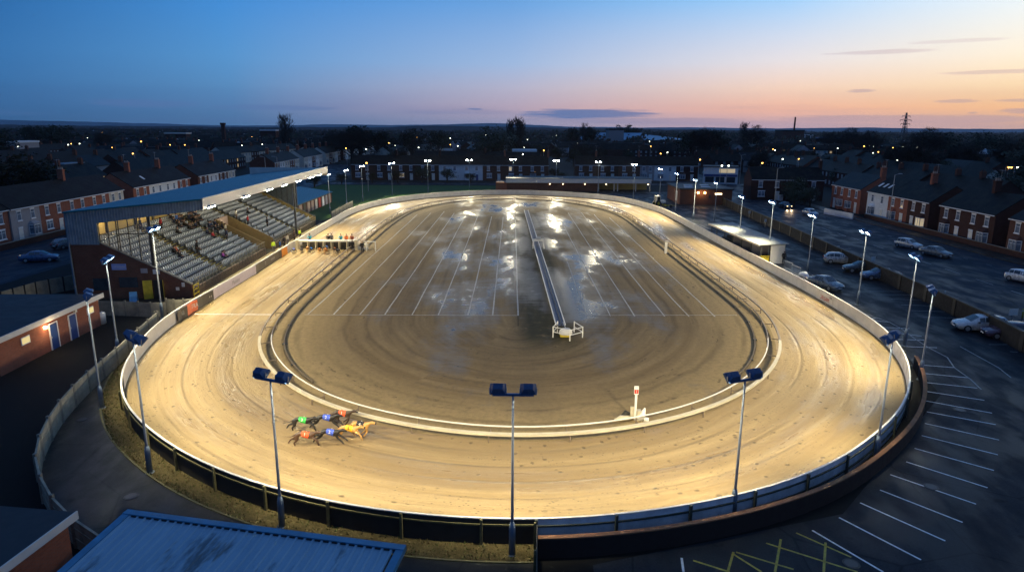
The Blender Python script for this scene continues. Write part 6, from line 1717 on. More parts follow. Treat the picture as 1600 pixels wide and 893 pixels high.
# ------------------------------------------------------------------ terraced houses
PART = {}
MAT['curtain'] = simple('curtained panes', (0.16, 0.20, 0.26), .15, var=.6, scale=1.3, spec=.7)
def wmesh(w, h, kind='sash'):
    k = (round(w, 2), round(h, 2), kind)
    if k in PART: return PART[k]
    f = MB(); t = .07
    f.box(-w/2, -w/2 + t, -.05, .02, 0, h); f.box(w/2 - t, w/2, -.05, .02, 0, h); f.box(-w/2, w/2, -.05, .02, 0, t); f.box(-w/2, w/2, -.05, .02, h - t, h)
    if kind == 'sash': f.box(-w/2, w/2, -.045, .02, h * .66, h * .66 + .06)
    else:
        f.box(-.04, .04, -.045, .02, 0, h); f.box(-w/2, w/2, -.04, .02, h * .68, h * .68 + .05)
    f.box(-w/2 - .12, w/2 + .12, -.12, .0, -.14, 0); f.box(-w/2 - .1, w/2 + .1, -.04, .0, h, h + .2)
    p = MB(); p.quad((-w/2 + t, -.012, t), (w/2 - t, -.012, t), (w/2 - t, -.012, h - t), (-w/2 + t, -.012, h - t))
    PART[k] = (f.mesh('window', MAT['frame']), p.mesh('pane', MAT['curtain'])); return PART[k]
def add_window(root, x, z, w, h, kind='sash', y=0.0, lit=False):
    f, p = wmesh(w, h, kind); o = link('window', f, root, (x, y, z)); q = link('pane', p, o)
    if lit: paint(q, MAT['litwin'])
HS = {}
def shell(w, d, he, hr, bay):
    k = (w, d, he, hr, bay)
    if k in HS: return HS[k]
    a = MB(); a.box(0, w, 0, d, 0, he)
    a.add([(0, 0, he), (0, d, he), (0, d/2, hr - .05), (w, 0, he), (w, d, he), (w, d/2, hr - .05)], [(0, 1, 2), (5, 4, 3)])
    wall = a.mesh('wall', MAT['brick'])
    r = MB(); e = .22
    def slope(y0, z0, y1, z1):
        r.add([(-.02, y0, z0), (w + .02, y0, z0), (w + .02, y1, z1), (-.02, y1, z1), (-.02, y0, z0 + .12), (w + .02, y0, z0 + .12), (w + .02, y1, z1 + .12), (-.02, y1, z1 + .12)],
              [(0,3,2,1),(4,5,6,7),(0,1,5,4),(1,2,6,5),(2,3,7,6),(3,0,4,7)])
    sl = (hr - he) / (d / 2)
    slope(-e, he - e * sl, d/2, hr); slope(d/2, hr, d + e, he - e * sl)
    roof = r.mesh('roof', MAT['slate'])
    g_ = MB(); g_.box(-.02, w + .02, -e - .1, -e, he - e * sl - .06, he - e * sl + .06); gut = g_.mesh('gutter', MAT['frame'])
    c = MB(); c.box(-.35, .35, -.5, .5, -.6, 1.85); c.box(-.42, .42, -.57, .57, 1.7, 1.85); chim = c.mesh('chimney', MAT['brick'])
    pt = MB()
    for yy in (-.33, 0, .33): pt.tube([(0, yy, 1.85), (0, yy, 2.25)], [.13, .10], 8)
    pots = pt.mesh('chimney_pots', MAT['pink'])
    ar = MB(); ar.tube([(0, .4, 1.7), (0, .4, 3.6)], .02, 4); ar.tube([(-.5, .4, 3.5), (.7, .4, 3.5)], .015, 4)
    for k in range(6): ar.tube([(-.4 + k * .2, .15, 3.5), (-.4 + k * .2, .65, 3.5)], .01, 4)
    aer = ar.mesh('aerial', MAT['galv'])
    by = MB(); by.prism([(-1.05, 0), (-.75, -.62), (.75, -.62), (1.05, 0)], 0, .75); by.prism([(-1.05, 0), (-.75, -.62), (.75, -.62), (1.05, 0)], 2.35, 2.5)
    by.add([(-1.1, 0, 2.5), (-.8, -.7, 2.5), (.8, -.7, 2.5), (1.1, 0, 2.5), (-.6, 0, 3.0), (.6, 0, 3.0)], [(0, 1, 4), (1, 2, 5, 4), (2, 3, 5)])
    bay_ = by.mesh('bay', MAT['brick'])
    bw = MB()
    for (x0, y0), (x1, y1) in (((-1.05, 0), (-.75, -.62)), ((-.75, -.62), (0, -.62)), ((0, -.62), (.75, -.62)), ((.75, -.62), (1.05, 0))):
        bw.bar((x0, y0, .8), (x1, y1, .8), .1, .1); bw.bar((x0, y0, 2.3), (x1, y1, 2.3), .1, .12); bw.bar((x0, y0, 1.85), (x1, y1, 1.85), .06, .06)
        bw.bar((x0, y0, .75), (x0, y0, 2.35), .09, .09); bw.bar((x1, y1, .75), (x1, y1, 2.35), .09, .09)
    bwf = bw.mesh('bay_window', MAT['frame'])
    bg = MB(); bg.strip([Vector((-1.0, -.01, .8)), Vector((-.72, -.58, .8)), Vector((.72, -.58, .8)), Vector((1.0, -.01, .8))], [Vector((-1.0, -.01, 2.3)), Vector((-.72, -.58, 2.3)), Vector((.72, -.58, 2.3)), Vector((1.0, -.01, 2.3))])
    bgm = bg.mesh('pane', MAT['curtain'])
    dm = MB(); dm.box(-.42, .42, -.05, .02, 0, 2.0); door = dm.mesh('door', MAT['white'])
    ds = MB(); ds.box(-.55, .55, -.09, .01, 2.05, 2.3); ds.box(-.52, -.44, -.06, .02, 0, 2.05); ds.box(.44, .52, -.06, .02, 0, 2.05); lint = ds.mesh('door_surround', MAT['frame'])
    hd = MB(); hd.box(.28, .33, -.09, -.05, .95, 1.1); hdm = hd.mesh('handle', MAT['galv'])
    HS[k] = (wall, roof, gut, chim, pots, bay_, bwf, bgm, door, lint, hdm, aer); return HS[k]
def house(loc, rz, label, wall='brick', roof='tile', w=7.0, d=8.5, he=5.3, hr=8.2, bay=True, door='white', chimney=True, rlights=0, group=None, lit=None, mirror=False, glassy=True):
    """front faces local -Y; origin at the front left foot"""
    S = shell(w, d, he, hr, bay)
    root = empty('terraced_house', loc, rz, label, 'house', group)
    a = link('wall', S[0], root); paint(a, MAT[wall]); b = link('roof', S[1], root); paint(b, MAT[roof]); link('gutter', S[2], root)
    if chimney: c = link('chimney', S[3], b, (w if not mirror else 0, d/2, hr)); paint(c, MAT['brick' if wall != 'brickd' else 'brickd']); link('chimney_pots', S[4], b, (w if not mirror else 0, d/2, hr)); link('aerial', S[11], b, (w if not mirror else 0, d/2, hr))
    fx = (lambda x: w - x) if mirror else (lambda x: x)
    add_window(root, fx(w * .26), 3.3, 1.0, 1.45, 'sash', lit=lit == 'up')
    add_window(root, fx(w * .72), 3.3, 1.0, 1.45, 'sash')
    bx = fx(w * .30)
    if bay:
        k = link('bay', S[5], root, (bx, 0, 0)); paint(k, MAT[wall if wall != 'whiter' else 'whiter'])
        f = link('bay_window', S[6], root, (bx, 0, 0)); p = link('pane', S[7], f)
        if lit == 'down': paint(p, MAT['litwin'])
    else: add_window(root, bx, .95, 1.7, 1.35, 'wide', lit=lit == 'down')
    dx = fx(w * .74)
    k = link('door', S[8], root, (dx, 0, 0)); paint(k, MAT[door]); link('handle', S[10], k); link('door_surround', S[9], root, (dx, 0, 0))
    for i in range(rlights):
        y = 1.9; z = he + y * (hr - he) / (d / 2) + .13; mb = MB(); mb.obox((1.3 + i * 2.0, y, z), (.35, 0, 0), (0, .5, .5 * (hr - he) / (d / 2)), (0, -.02, .03)); mb.build('rooflight', MAT['whiter'], b)
    return root
# left terrace: fronts face the stadium (towards +X)
def left_x(y): return -77.2 - max(0, (y - 100)) * .055
def lrow(y0, items, gname):
    y = y0
    for it in items:
        if it is None: y += 4.5; continue
        wall, lab, kw = it
        w = kw.pop('w', 7.2)
        # front faces +X: rotate +90 so local -Y -> +X ; local x runs to +Y
        house((left_x(y), y, 0), R(90) + .055, lab, wall, w=w, group=gname, **kw)
        y += w * 1.0
    return y
LG = 'terraced houses beyond the grandstand'
ye = lrow(81.5, [('brick', 'red brick house with no bay at the extreme left edge', dict(bay=False, chimney=False)),
    ('brick', 'red brick house at the left edge with a wide ground floor window and white door', dict(bay=False, chimney=False)),
    ('brick', 'red brick house with a dark door left of the grey pebble dashed house', dict(bay=False, mirror=True, door='darkboard')),
    ('render', 'grey pebble dashed house with a bay window beside the stand cladding', dict(bay=True, chimney=False, mirror=True)),
    ('brick', 'red brick house rising above the near end of the blue stand roof', dict(bay=False, chimney=False)),
    ('brick', 'red brick house above the blue roof with a chimney stack at its end', dict(bay=False)),
    ('brick', 'darker red brick house above the blue roof to the right of a tall chimney stack', dict(bay=False, chimney=False)),
    ('creamr', 'cream fronted end house of the first long terrace', dict(bay=False, chimney=False, w=5.5))], LG)
ye = lrow(ye + 4, [('brick', 'red brick end house after the first gap, with a tall orange chimney', dict(bay=False, roof='tile')),
    ('whiter', 'white rendered house beyond the first gap with a bright rooflight strip', dict(bay=False, roof='tile', rlights=1, chimney=False)),
    ('whiter', 'second white rendered house beyond the first gap', dict(bay=False, roof='tile')),
    ('brick', 'brick end house before the second gap', dict(bay=False, roof='tile', chimney=False))], LG)
ye = lrow(ye + 5, [('brickb', 'brown brick house first after the second gap', dict(roof='tile', bay=True)),
    ('whiter', 'pale fronted house in the middle of the third block', dict(roof='tile', bay=True, chimney=False)),
    ('brickb', 'brown brick house last of the third block with a chimney', dict(roof='tile', bay=True)),
    ('creamr', 'pale fronted small end house of the third block', dict(roof='tile', bay=False, w=6, chimney=False))], LG)
FL = ['white fronted bay house in the distant terrace right of the stand roof end', 'brick bay house in the distant terrace right of the stand roof end']
y = ye + 40; n = 0
while y < 480:
    for k in range(5):
        pale = (n * 7 + k) % 3 != 0
        house((left_x(y), y, 0), R(90) + .055, FL[0] if pale else FL[1], 'whiter' if pale and k % 2 else ('creamr' if pale else 'brickb'), 'tile', bay=(k % 2 == 0), chimney=k % 2 == 0, group='distant terrace right of the stand roof end ' + ('pale' if pale else 'brick')); y += 7
        n += 1
    y += 8
# right terrace: fronts face -X
def right_x(y): return 74.5 + (y - 97) * .03
def rrow(y0, items, gname):
    y = y0
    for it in items:
        if it is None: y += 3.2; continue
        wall, lab, kw = it; w = kw.pop('w', 7.2)
        # local x runs to -Y: origin at the far end
        house((right_x(y), y + w, 0), R(-90) - .03, lab, wall, w=w, group=gname, **kw); y += w
RG = 'terraced houses on the far side of the road'
rrow(78.5, [('brickb', 'dark brick house cut by the right edge, nearest the camera', dict(roof='slateb')),
    ('brickb', 'dark brick house with white bay and large upper sash near the right edge', dict(roof='slateb', mirror=True)),
    ('brickb', 'dark brick house with a broad white bay left of the right edge', dict(roof='slateb', chimney=False)),
    None,
    ('brickd', 'dark brick house behind the pale hatchback, with two white bays', dict(mirror=True, chimney=False, roof='slate')),
    ('brickd', 'dark brick house with a white bay left of the narrow side gap', dict(chimney=True, roof='slate')),
    None,
    ('brickd', 'dark brick house with a lit cream bay window', dict(lit='down', roof='slate', mirror=True, chimney=False)),
    ('brick', 'red brick house with a white bay next to the white rendered house', dict(chimney=True, roof='slate')),
    ('whiter', 'white rendered house with three bright rooflights in its dark roof', dict(rlights=3, bay=True, roof='slate', chimney=False, w=8.5)),
    None,
    ('brick', 'brick and stone fronted house at the far end of the right hand terrace', dict(roof='slateb', chimney=True)),
    ('brick', 'far end house of the right hand terrace beside dark shrubs', dict(roof='slateb', mirror=True, chimney=False))], RG)
# brick pair facing the camera beyond, and the blue fronted shop
house((62, 176, 0), R(-6), 'brown brick house with pale window panes beyond the moving car', 'brickd', 'slate', w=9, bay=False, chimney=False)
house((71, 175, 0), R(-6), 'brown brick house right of its twin beyond the moving car, near the tall road lamp', 'brickd', 'slate', w=9, bay=False, chimney=True)
r = empty('shop', (64, 228, 0), R(-15), 'blue and white fronted corner shop with a lit window by the junction', 'shop')
mb = MB(); mb.box(0, 11, 0, 8, 0, 5.5); mb.build('wall', MAT['whiter'], r); mb = MB(); mb.box(-.2, 11.2, -.3, 8.2, 5.5, 5.8); mb.build('roof', MAT['darkroof'], r)
mb = MB(); mb.box(.2, 10.8, -.3, 0, 2.5, 3.2); mb.build('shop_sign', MAT['bluedoor'], r); mb = MB(); mb.box(5, 10, -.06, 0, 3.7, 5.0); mb.build('window', MAT['litwin'], r)
for x in (.6, 4, 7.4):
    mb = MB(); mb.box(x, x + 2.8, -.08, 0, .5, 2.3); mb.build('window', MAT['glass'], r)
# back terrace behind the far bend, facing the camera
BG = 'terraced houses behind the far bend'
def brow(x0, y, items, rz=0.0):
    x = x0
    for it in items:
        if it is None: x += 9; continue
        wall, lab, kw = it; w = kw.pop('w', 7.6)
        house((x, y + math.sin(rz) * (x - x0), 0), rz, lab, wall, w=w, group=BG, **kw); x += w
brow(-56, 236, [('brickd', 'dark brick house at the left end of the terrace behind the field', dict(bay=False, chimney=False)), ('brickd', 'dark brick house second from the left behind the field', dict(bay=False)),
    ('brickd', 'dark brick house with a lit window behind the field', dict(bay=False, lit='down', chimney=False)), ('brickd', 'dark brick house with a pale garage door left of the white rendered pair', dict(bay=False)),
    ('whiter', 'left half of the white rendered pair of houses behind the far bend', dict(bay=False, chimney=False)), ('whiter', 'right half of the white rendered pair with a dark porch', dict(bay=True, door='bluedoor', chimney=False)),
    ('brickb', 'brown brick house right of the white rendered pair', dict(bay=False)), ('brickb', 'brown brick house with a tall pale stair window', dict(bay=False, chimney=False, lit='up')),
    ('brickb', 'brown brick bay house at the right end of the first back terrace', dict(bay=True))])
brow(22, 240, [('brickb', 'brown brick house first of the second back terrace', dict(bay=False)), ('brickd', 'dark brick house with blue garage door in the second back terrace', dict(bay=False, chimney=False)),
    ('brickb', 'brown brick house with a lit green curtain window in the second back terrace', dict(bay=False)), ('render', 'grey rendered house left of the white house in the second back terrace', dict(bay=True, chimney=False, w=5)),
    ('whiter', 'white rendered house near the right end of the second back terrace', dict(bay=True, chimney=False)), ('brickd', 'dark brick house ending the second back terrace', dict(bay=True))], R(-1.5))

# ------------------------------------------------------------------ the town beyond
FH = {}
def far_house_mesh(v):
    rnd = random.Random(v); w = rnd.choice([7, 8, 9, 12, 14]); d = rnd.choice([8, 9]); he = rnd.choice([4.8, 5.2, 5.6]); hr = he + d * .36
    pal = ['brickd', 'brickb', 'brickd', 'render', 'whiter', 'brickb', 'creamr', 'brickd'][v % 8]; rf = ['slate', 'tile', 'slate', 'slateb', 'slate', 'tile', 'slate', 'tile'][v % 8]
    a = MB(); a.box(0, w, 0, d, 0, he); a.add([(0, 0, he), (0, d, he), (0, d/2, hr - .05), (w, 0, he), (w, d, he), (w, d/2, hr - .05)], [(0, 1, 2), (5, 4, 3)])
    n = max(2, int(w / 3))
    for yy, sg in ((-.03, -1), (d + .03, 1)):
        for i in range(n):
            x = w * (i + .5) / n
            for z in (.9, 3.3): a.quad((x - .6, yy, z), (x + .6, yy, z), (x + .6, yy, z + 1.3), (x - .6, yy, z + 1.3), 1 if (i + v) % 5 else 2)
    r = MB(); e = .25; sl = (hr - he) / (d / 2)
    r.quad((-.1, -e, he - e * sl), (w + .1, -e, he - e * sl), (w + .1, d/2, hr), (-.1, d/2, hr)); r.quad((-.1, d/2, hr), (w + .1, d/2, hr), (w + .1, d + e, he - e * sl), (-.1, d + e, he - e * sl))
    r.quad((-.1, -e, he - e * sl - .15), (w + .1, -e, he - e * sl - .15), (w + .1, -e, he - e * sl), (-.1, -e, he - e * sl))
    c = MB(); c.box(-.4, .4, -.5, .5, -1, 1.3)
    for yy in (-.25, .25): c.tube([(0, yy, 1.3), (0, yy, 1.65)], .12, 6)
    return (a.mesh('wall', [MAT[pal], MAT['glasslite'], MAT['litdim']]), r.mesh('roof', MAT[rf]), c.mesh('chimney', MAT['brickb']), w, d, hr)
MAT['glasslite'] = simple('pale net curtained panes', (0.22, 0.26, 0.30), .3, var=.4, scale=.4)
MAT['litdim'] = emit('dim lit pane', (1, .7, .35), .28)
FHM = [far_house_mesh(v) for v in range(12)]
def zone(x, y):
    if x / y < -.22: return 'dark roofed house in the distant town beyond the grandstand roof'
    if x / y < .2: return 'dark roofed house in the distant town behind the far bend'
    return 'dark roofed house in the distant town beyond the road'
def far_house(x, y, rz, v, lab=None):
    M_ = FHM[v % 12]; root = empty('house', (x, y, 0), rz, lab or zone(x, y), 'house', 'houses of the distant town' + (' left' if x / y < -.22 else ' middle' if x / y < .2 else ' right'))
    link('wall', M_[0], root); b = link('roof', M_[1], root)
    if v % 3: link('chimney', M_[2], b, (M_[3] if v % 2 else M_[3] * .5, M_[4] / 2, M_[5]))
rnd = random.Random(21); placed = []; cnt = 0
def free(x, y, r=11):
    if abs(x) > .80 * y + 5: return False
    if y < 250 and -66 < x < 70: return False
    if -112 < x < -62 and y < 500: return False
    if 62 < x < 92 and y < 200: return False
    if 40 < x < 92 and y < 262 : return False
    if 48 < x < 72 and y < 330: return False
    if y < 262 and -66 < x < 75: return False
    return all((x - a) ** 2 + (y - b) ** 2 > (r + c) ** 2 for a, b, c in placed)
# rows of terraces parallel to the two long ones
def terrace_row(X, y0, y1, side, seed):
    global cnt
    rr = random.Random(seed); y = y0; v = rr.randrange(12)
    while y < y1:
        if rr.random() < .12: y += rr.uniform(6, 16); v = rr.randrange(12); continue
        vv = v if rr.random() < .7 else rr.randrange(12); M_ = FHM[vv]
        x = X + (y - y0) * .06 * side
        if abs(x) < .79 * y:
            far_house(x, y, R(90) + .06 * -side, vv); cnt += 1; placed.append((x, y + M_[3] / 2, 7))
        y += M_[3]
for i, (X, ya, yb) in enumerate([(104, 128, 300), (128, 162, 300), (156, 200, 330), (190, 245, 360), (232, 300, 400)]): terrace_row(X, ya, yb, 1, 40 + i)
for i, (X, ya, yb) in enumerate([(-108, 136, 300), (-132, 168, 320), (-160, 204, 350), (-196, 250, 380), (-240, 306, 420)]): terrace_row(X, ya, yb, -1, 60 + i)
blocks = 0
for _ in range(2600):
    if cnt >= 236: break
    y = 110 + 420 * rnd.random() ** 1.0; x = rnd.uniform(-.8, .8) * y
    if y < 262: continue
    rz = (R(90) if rnd.random() < .45 else 0) + rnd.uniform(-.3, .3) + (R(-20) if x > 100 else 0)
    k = rnd.randint(3, 7); ok = []
    px_, py_ = x, y; v = rnd.randrange(12)
    for i in range(k):
        M_ = FHM[(v + (i % 3 == 2)) % 12]
        cx = px_ + math.cos(rz) * M_[3] / 2; cy = py_ + math.sin(rz) * M_[3] / 2
        if not free(cx, cy, 3): break
        ok.append((px_, py_, (v + (i % 3 == 2)) % 12)); px_ += math.cos(rz) * M_[3]; py_ += math.sin(rz) * M_[3]
    if len(ok) < 2: continue
    for a, b, vv in ok:
        far_house(a, b, rz, vv); cnt += 1
    for a, b, vv in ok: placed.append((a + math.cos(rz) * 4, b + math.sin(rz) * 4, 8))
# roofs further off than anyone could count, one mass
mb = MB(); 
for _ in range(2600):
    y = 420 + 1300 * rnd.random() ** 1.2; x = rnd.uniform(-.82, .82) * y
    if not (y > 650 or free(x, y, 6)): continue
    rz = rnd.choice([0, R(90), R(35)]) + rnd.uniform(-.2, .2); w = rnd.uniform(10, 34); d = 9; he = 5; hr = 8.3
    c_, s_ = math.cos(rz), math.sin(rz); T = lambda a, b, z: (x + a * c_ - b * s_, y + a * s_ + b * c_, z)
    m = rnd.choice([0, 0, 0, 0, 1, 1, 2])
    mb.add([T(0,0,0), T(w,0,0), T(w,d,0), T(0,d,0), T(0,0,he), T(w,0,he), T(w,d,he), T(0,d,he), T(0,d/2,hr), T(w,d/2,hr)], [(0,1,5,4), (1,2,6,5), (2,3,7,6), (3,0,4,7), (4,8,7), (5,6,9)], m)
    mb.add([T(0,-.2,he), T(w,-.2,he), T(w,d/2,hr), T(0,d/2,hr), T(w,d+.2,he), T(0,d+.2,he)], [(0,1,2,3), (3,2,4,5)], 3)
tag(mb.build('far_rooftops', [MAT['brickd'], MAT['render'], MAT['whiter'], MAT['slate']]), kind='stuff')

# ------------------------------------------------------------------ trees
def tree_mesh(seed, kind):
    """trunk and limbs in one mesh, crown of small leaf or twig faces in another; about 10 m tall"""
    rnd = random.Random(seed); H = 10.0; t = MB(); tips = []
    if kind == 'poplar':
        t.tube([(0, 0, 0), (0, 0, 4), (.1, 0, H * .9)], [.3, .2, .04], 6)
        for i in range(26):
            z = 1.5 + i * .3; a = rnd.uniform(0, 2 * PI); L = .35 + .8 * math.sin(PI * min(1, (z / H) * .8 + .15)) ; p = Vector((math.cos(a) * L * .8, math.sin(a) * L * .8, min(9.9, z + 2.0)))
            t.tube([(0, 0, z), p], [.06, .015], 4, cap=False); tips += [p, p * .5 + Vector((0, 0, z + .9)) * .5]
        spread = .5
    else:
        t.tube([(0, 0, 0), (rnd.uniform(-.1, .1), 0, 2.2), (rnd.uniform(-.3, .3), rnd.uniform(-.3, .3), 4.5)], [.34, .26, .16], 7)
        for i in range(13):
            a = i * 2.4 + rnd.uniform(-.4, .4); z0 = 1.3 + i * .26; L = rnd.uniform(2.0, 3.6) * (1 - .02 * i); el = rnd.uniform(.15, .95) + i * .03
            m = Vector((math.cos(a) * L * .5 * math.cos(el), math.sin(a) * L * .5 * math.cos(el), z0 + L * .6 * math.sin(el) + .6)); e = Vector((math.cos(a) * L * math.cos(el), math.sin(a) * L * math.cos(el), z0 + L * 1.35 * math.sin(el) + .8))
            t.tube([(0, 0, z0), m, e], [.13, .08, .03], 5, cap=False)
            for q in range(4):
                b = m.lerp(e, rnd.random()); c = b + Vector((rnd.uniform(-1.3, 1.3), rnd.uniform(-1.3, 1.3), rnd.uniform(.2, 1.7))); t.tube([b, c], [.035, .01], 4, cap=False); tips.append(c)
            tips += [e, m.lerp(e, .6)]
        spread = 1.0
    f = MB()
    if kind == 'poplar':
        for c in tips:
            for i in range(9):
                d = Vector((rnd.gauss(0, .22), rnd.gauss(0, .22), rnd.uniform(.5, 1.3))); p = c + Vector((rnd.uniform(-.35, .35), rnd.uniform(-.35, .35), rnd.uniform(-1.2, .2)))
                w = d.orthogonal().normalized() * .05; f.add([p - w, p + w, p + d], [(0, 1, 2)])
                w = d.cross(w).normalized() * .03; f.add([p - w, p + w, p + d], [(0, 1, 2)])
    elif kind in ('ever', 'poplar'):
        for c in tips:
            n = 26 if kind == 'ever' else 14
            rr = rnd.uniform(.7, 1.25) * spread
            for i in range(n):
                d = Vector((rnd.gauss(0, 1), rnd.gauss(0, 1), rnd.gauss(0, .8))).normalized() * rr * rnd.random() ** .4; p = c + d; s_ = rnd.uniform(.12, .26)
                a = Vector((rnd.uniform(-1, 1), rnd.uniform(-1, 1), rnd.uniform(-1, 1))).normalized() * s_; b = a.orthogonal().normalized() * s_ * .8
                f.add([p - a, p - b * .6, p + a, p + b], [(0, 1, 2, 3)])
    else:
        for c in tips:
            for i in range(34):
                d = Vector((rnd.gauss(0, .8), rnd.gauss(0, .8), rnd.gauss(.5, .7))); d = d.normalized() * rnd.uniform(.5, 1.3); p = c + Vector((rnd.uniform(-.5, .5), rnd.uniform(-.5, .5), rnd.uniform(-.4, .4)))
                w = d.orthogonal().normalized() * .05; f.add([p - w, p + w, p + d], [(0, 1, 2)])
                w2 = d.cross(w).normalized() * .035; f.add([p - w2, p + w2, p + d * .9], [(0, 1, 2)])
    return t.mesh('trunk', MAT['bark']), f.mesh('crown', MAT['foliage'] if kind == 'ever' else MAT['twig'])
TM = {('ever', i): tree_mesh(30 + i, 'ever') for i in range(3)}
TM.update({('bare', i): tree_mesh(50 + i, 'bare') for i in range(3)}); TM[('poplar', 0)] = tree_mesh(70, 'poplar')
TL = {'ever': 'tall_tree', 'bare': 'bare_tree', 'poplar': 'poplar'}
def tree(kind, x, y, h, wd=1.0, label=None, group=None):
    i = rnd.randrange(3) if kind != 'poplar' else 0
    t, c = TM[(kind, i)]; root = empty({'ever': 'evergreen_tree', 'bare': 'bare_tree', 'poplar': 'poplar_tree'}[kind], (x, y, 0), rnd.uniform(0, 6.28), label, 'tree', group)
    s = h / 10.0; root.scale = (s * wd, s * wd, s); link('trunk', t, root); link('crown', c, root); return root
def tree_px(px, ptop, dist, kind, wd, label, pbase=None):
    d = _F * CAM_F + _R * (px - 800); d.z = 0; d = d / d.y; x = d.x * dist
    hor = 194 + .0061 * px; h = CAM_H + (hor - ptop) * dist / 1050; tree(kind, x, dist, h * (1.0 if kind != 'ever' else 1.05), wd, label)
for a in [(22, 197, 300, 'ever', 1.8, 'low broad dark tree at the far left skyline'), (86, 190, 420, 'ever', 1.0, 'narrow dark tree on the left skyline'), (124, 189, 400, 'ever', 1.6, 'large dark evergreen on the left skyline'), (190, 200, 420, 'bare', 1.4, 'bare tree right of the large evergreen on the left skyline'),
          (463, 182, 420, 'poplar', 1.9, 'tall spiky poplar standing above the skyline behind the stand'), (458, 190, 425, 'poplar', 1.2, 'shorter poplar at the left side of the tall spiky poplar'),
          (560, 190, 340, 'bare', 1.6, 'broad bare crown on the skyline left of centre'), (572, 191, 345, 'ever', 1.2, 'dense dark crown joined to the broad bare crown'), (535, 196, 360, 'bare', 1.5, 'bare tree left of the broad bare crown'),
          (605, 198, 350, 'ever', 1.5, 'dark tree at the end of the street of pale terraces'), (650, 197, 360, 'ever', 1.2, 'pointed dark tree above the brown rooftops'), (690, 198, 380, 'ever', 1.2, 'round dark tree left of the skyline hill'),
          (775, 194, 330, 'ever', 1.7, 'large dark tree below the middle of the skyline'), (806, 187, 340, 'poplar', 1.3, 'thin dark conifer like tree at the middle of the skyline'), (797, 191, 345, 'poplar', 1.1, 'second thin tree left of the middle one'), (812, 191, 350, 'poplar', 1.0, 'third thin tree right of the middle one'), (770, 200, 300, 'ever', 1.5, 'dark bushy tree in front of the thin trees'),
          (890, 194, 520, 'ever', 1.0, 'small dark crown on the skyline left of the blue warehouse'), (906, 193, 540, 'bare', 1.0, 'bare crown above the left end of the blue warehouse'), (917, 194, 530, 'ever', .9, 'little round crown above the blue warehouse'), (965, 193, 640, 'ever', 1.4, 'dark clump above the pale tower'), (978, 195, 650, 'bare', 1.2, 'bare tree right of the clump above the pale tower'),
          (1085, 194, 360, 'bare', 1.5, 'ragged bare tree right of the blue warehouse'), (1098, 195, 365, 'ever', 1.3, 'dense tree joined to the ragged bare tree'), (1065, 200, 370, 'ever', 1.4, 'dark tree at the right end of the blue warehouse'), (1143, 194, 500, 'poplar', 1.5, 'thin bare spire on the right of centre skyline'), (1160, 196, 480, 'bare', 1.5, 'bare crown right of the thin spire'),
          (1270, 201, 520, 'bare', 1.6, 'bare tree right of the brick works'), (1300, 200, 460, 'bare', 1.9, 'broad bare tree between the works and the pylon'), (1330, 204, 420, 'bare', 1.6, 'bare tree left of the pylon'), (1415, 200, 320, 'bare', 1.9, 'broad winter crown right of the pylon'), (1440, 203, 330, 'ever', 1.6, 'dark crown right of the broad winter crown'), (1505, 203, 340, 'ever', 1.5, 'flat topped dark tree on the right skyline'),
          (1550, 207, 260, 'bare', 1.7, 'bare tree near the right skyline pylon'), (1585, 207, 220, 'ever', 1.5, 'tall dark tree at the right edge'), (1470, 213, 250, 'bare', 1.6, 'bare tree above the pale gabled roof'), (1395, 214, 230, 'bare', 1.8, 'bare tree behind the right hand terrace'), (1590, 240, 170, 'ever', 1.6, 'dense dark tree behind the houses at the right edge'), (1545, 262, 160, 'ever', 1.4, 'dark tree between the roofs near the right edge'),
          (30, 232, 140, 'ever', 1.9, 'large dark tree mass behind the left terrace'), (75, 240, 150, 'ever', 1.7, 'dark tree behind the left terrace chimney'), (1228, 270, 170, 'ever', 1.6, 'dark shrubby tree beside the far house of the right terrace'), (1252, 285, 160, 'ever', 1.2, 'low dark tree at the corner of the right terrace')]:
    tree_px(*a[:5], a[5])
tg = {'l': 'tree standing among the distant roofs on the left', 'm': 'tree standing among the distant roofs behind the far bend', 'r': 'tree standing among the distant roofs on the right'}
n = 0
for _ in range(1600):
    if n >= 215: break
    y = 210 + 420 * rnd.random() ** .9; x = rnd.uniform(-.78, .80) * y
    if x < 40 and rnd.random() < .6: continue
    if not free(x, y, 0) or 45 < x < 75 and y < 300: continue
    k = rnd.choice(['ever', 'bare', 'bare']); z = 'l' if x / y < -.22 else 'm' if x / y < .2 else 'r'
    tree(k, x, y, rnd.uniform(6, 10.5), rnd.uniform(1.2, 1.9), tg[z] if k == 'bare' else 'dark leafy ' + tg[z], 'town trees ' + z + k); n += 1
for i, (x, y) in enumerate([(-30, 226), (-22, 228), (-14, 225), (-46, 222), (-55, 218), (-38, 224), (-60, 205), (-63, 190), (15, 246), (17, 236)]):
    tree('ever', x, y, rnd.uniform(3.5, 6), 1.7, 'dark bushy tree along the back edge of the green field', 'bushes behind the field')
for i, (x, y) in enumerate([(69, 168), (67, 160), (72, 166)]):
    tree('ever', x, y, 4.5, 1.5, 'dark shrub by the far end of the right hand terrace', 'shrubs by the right terrace')
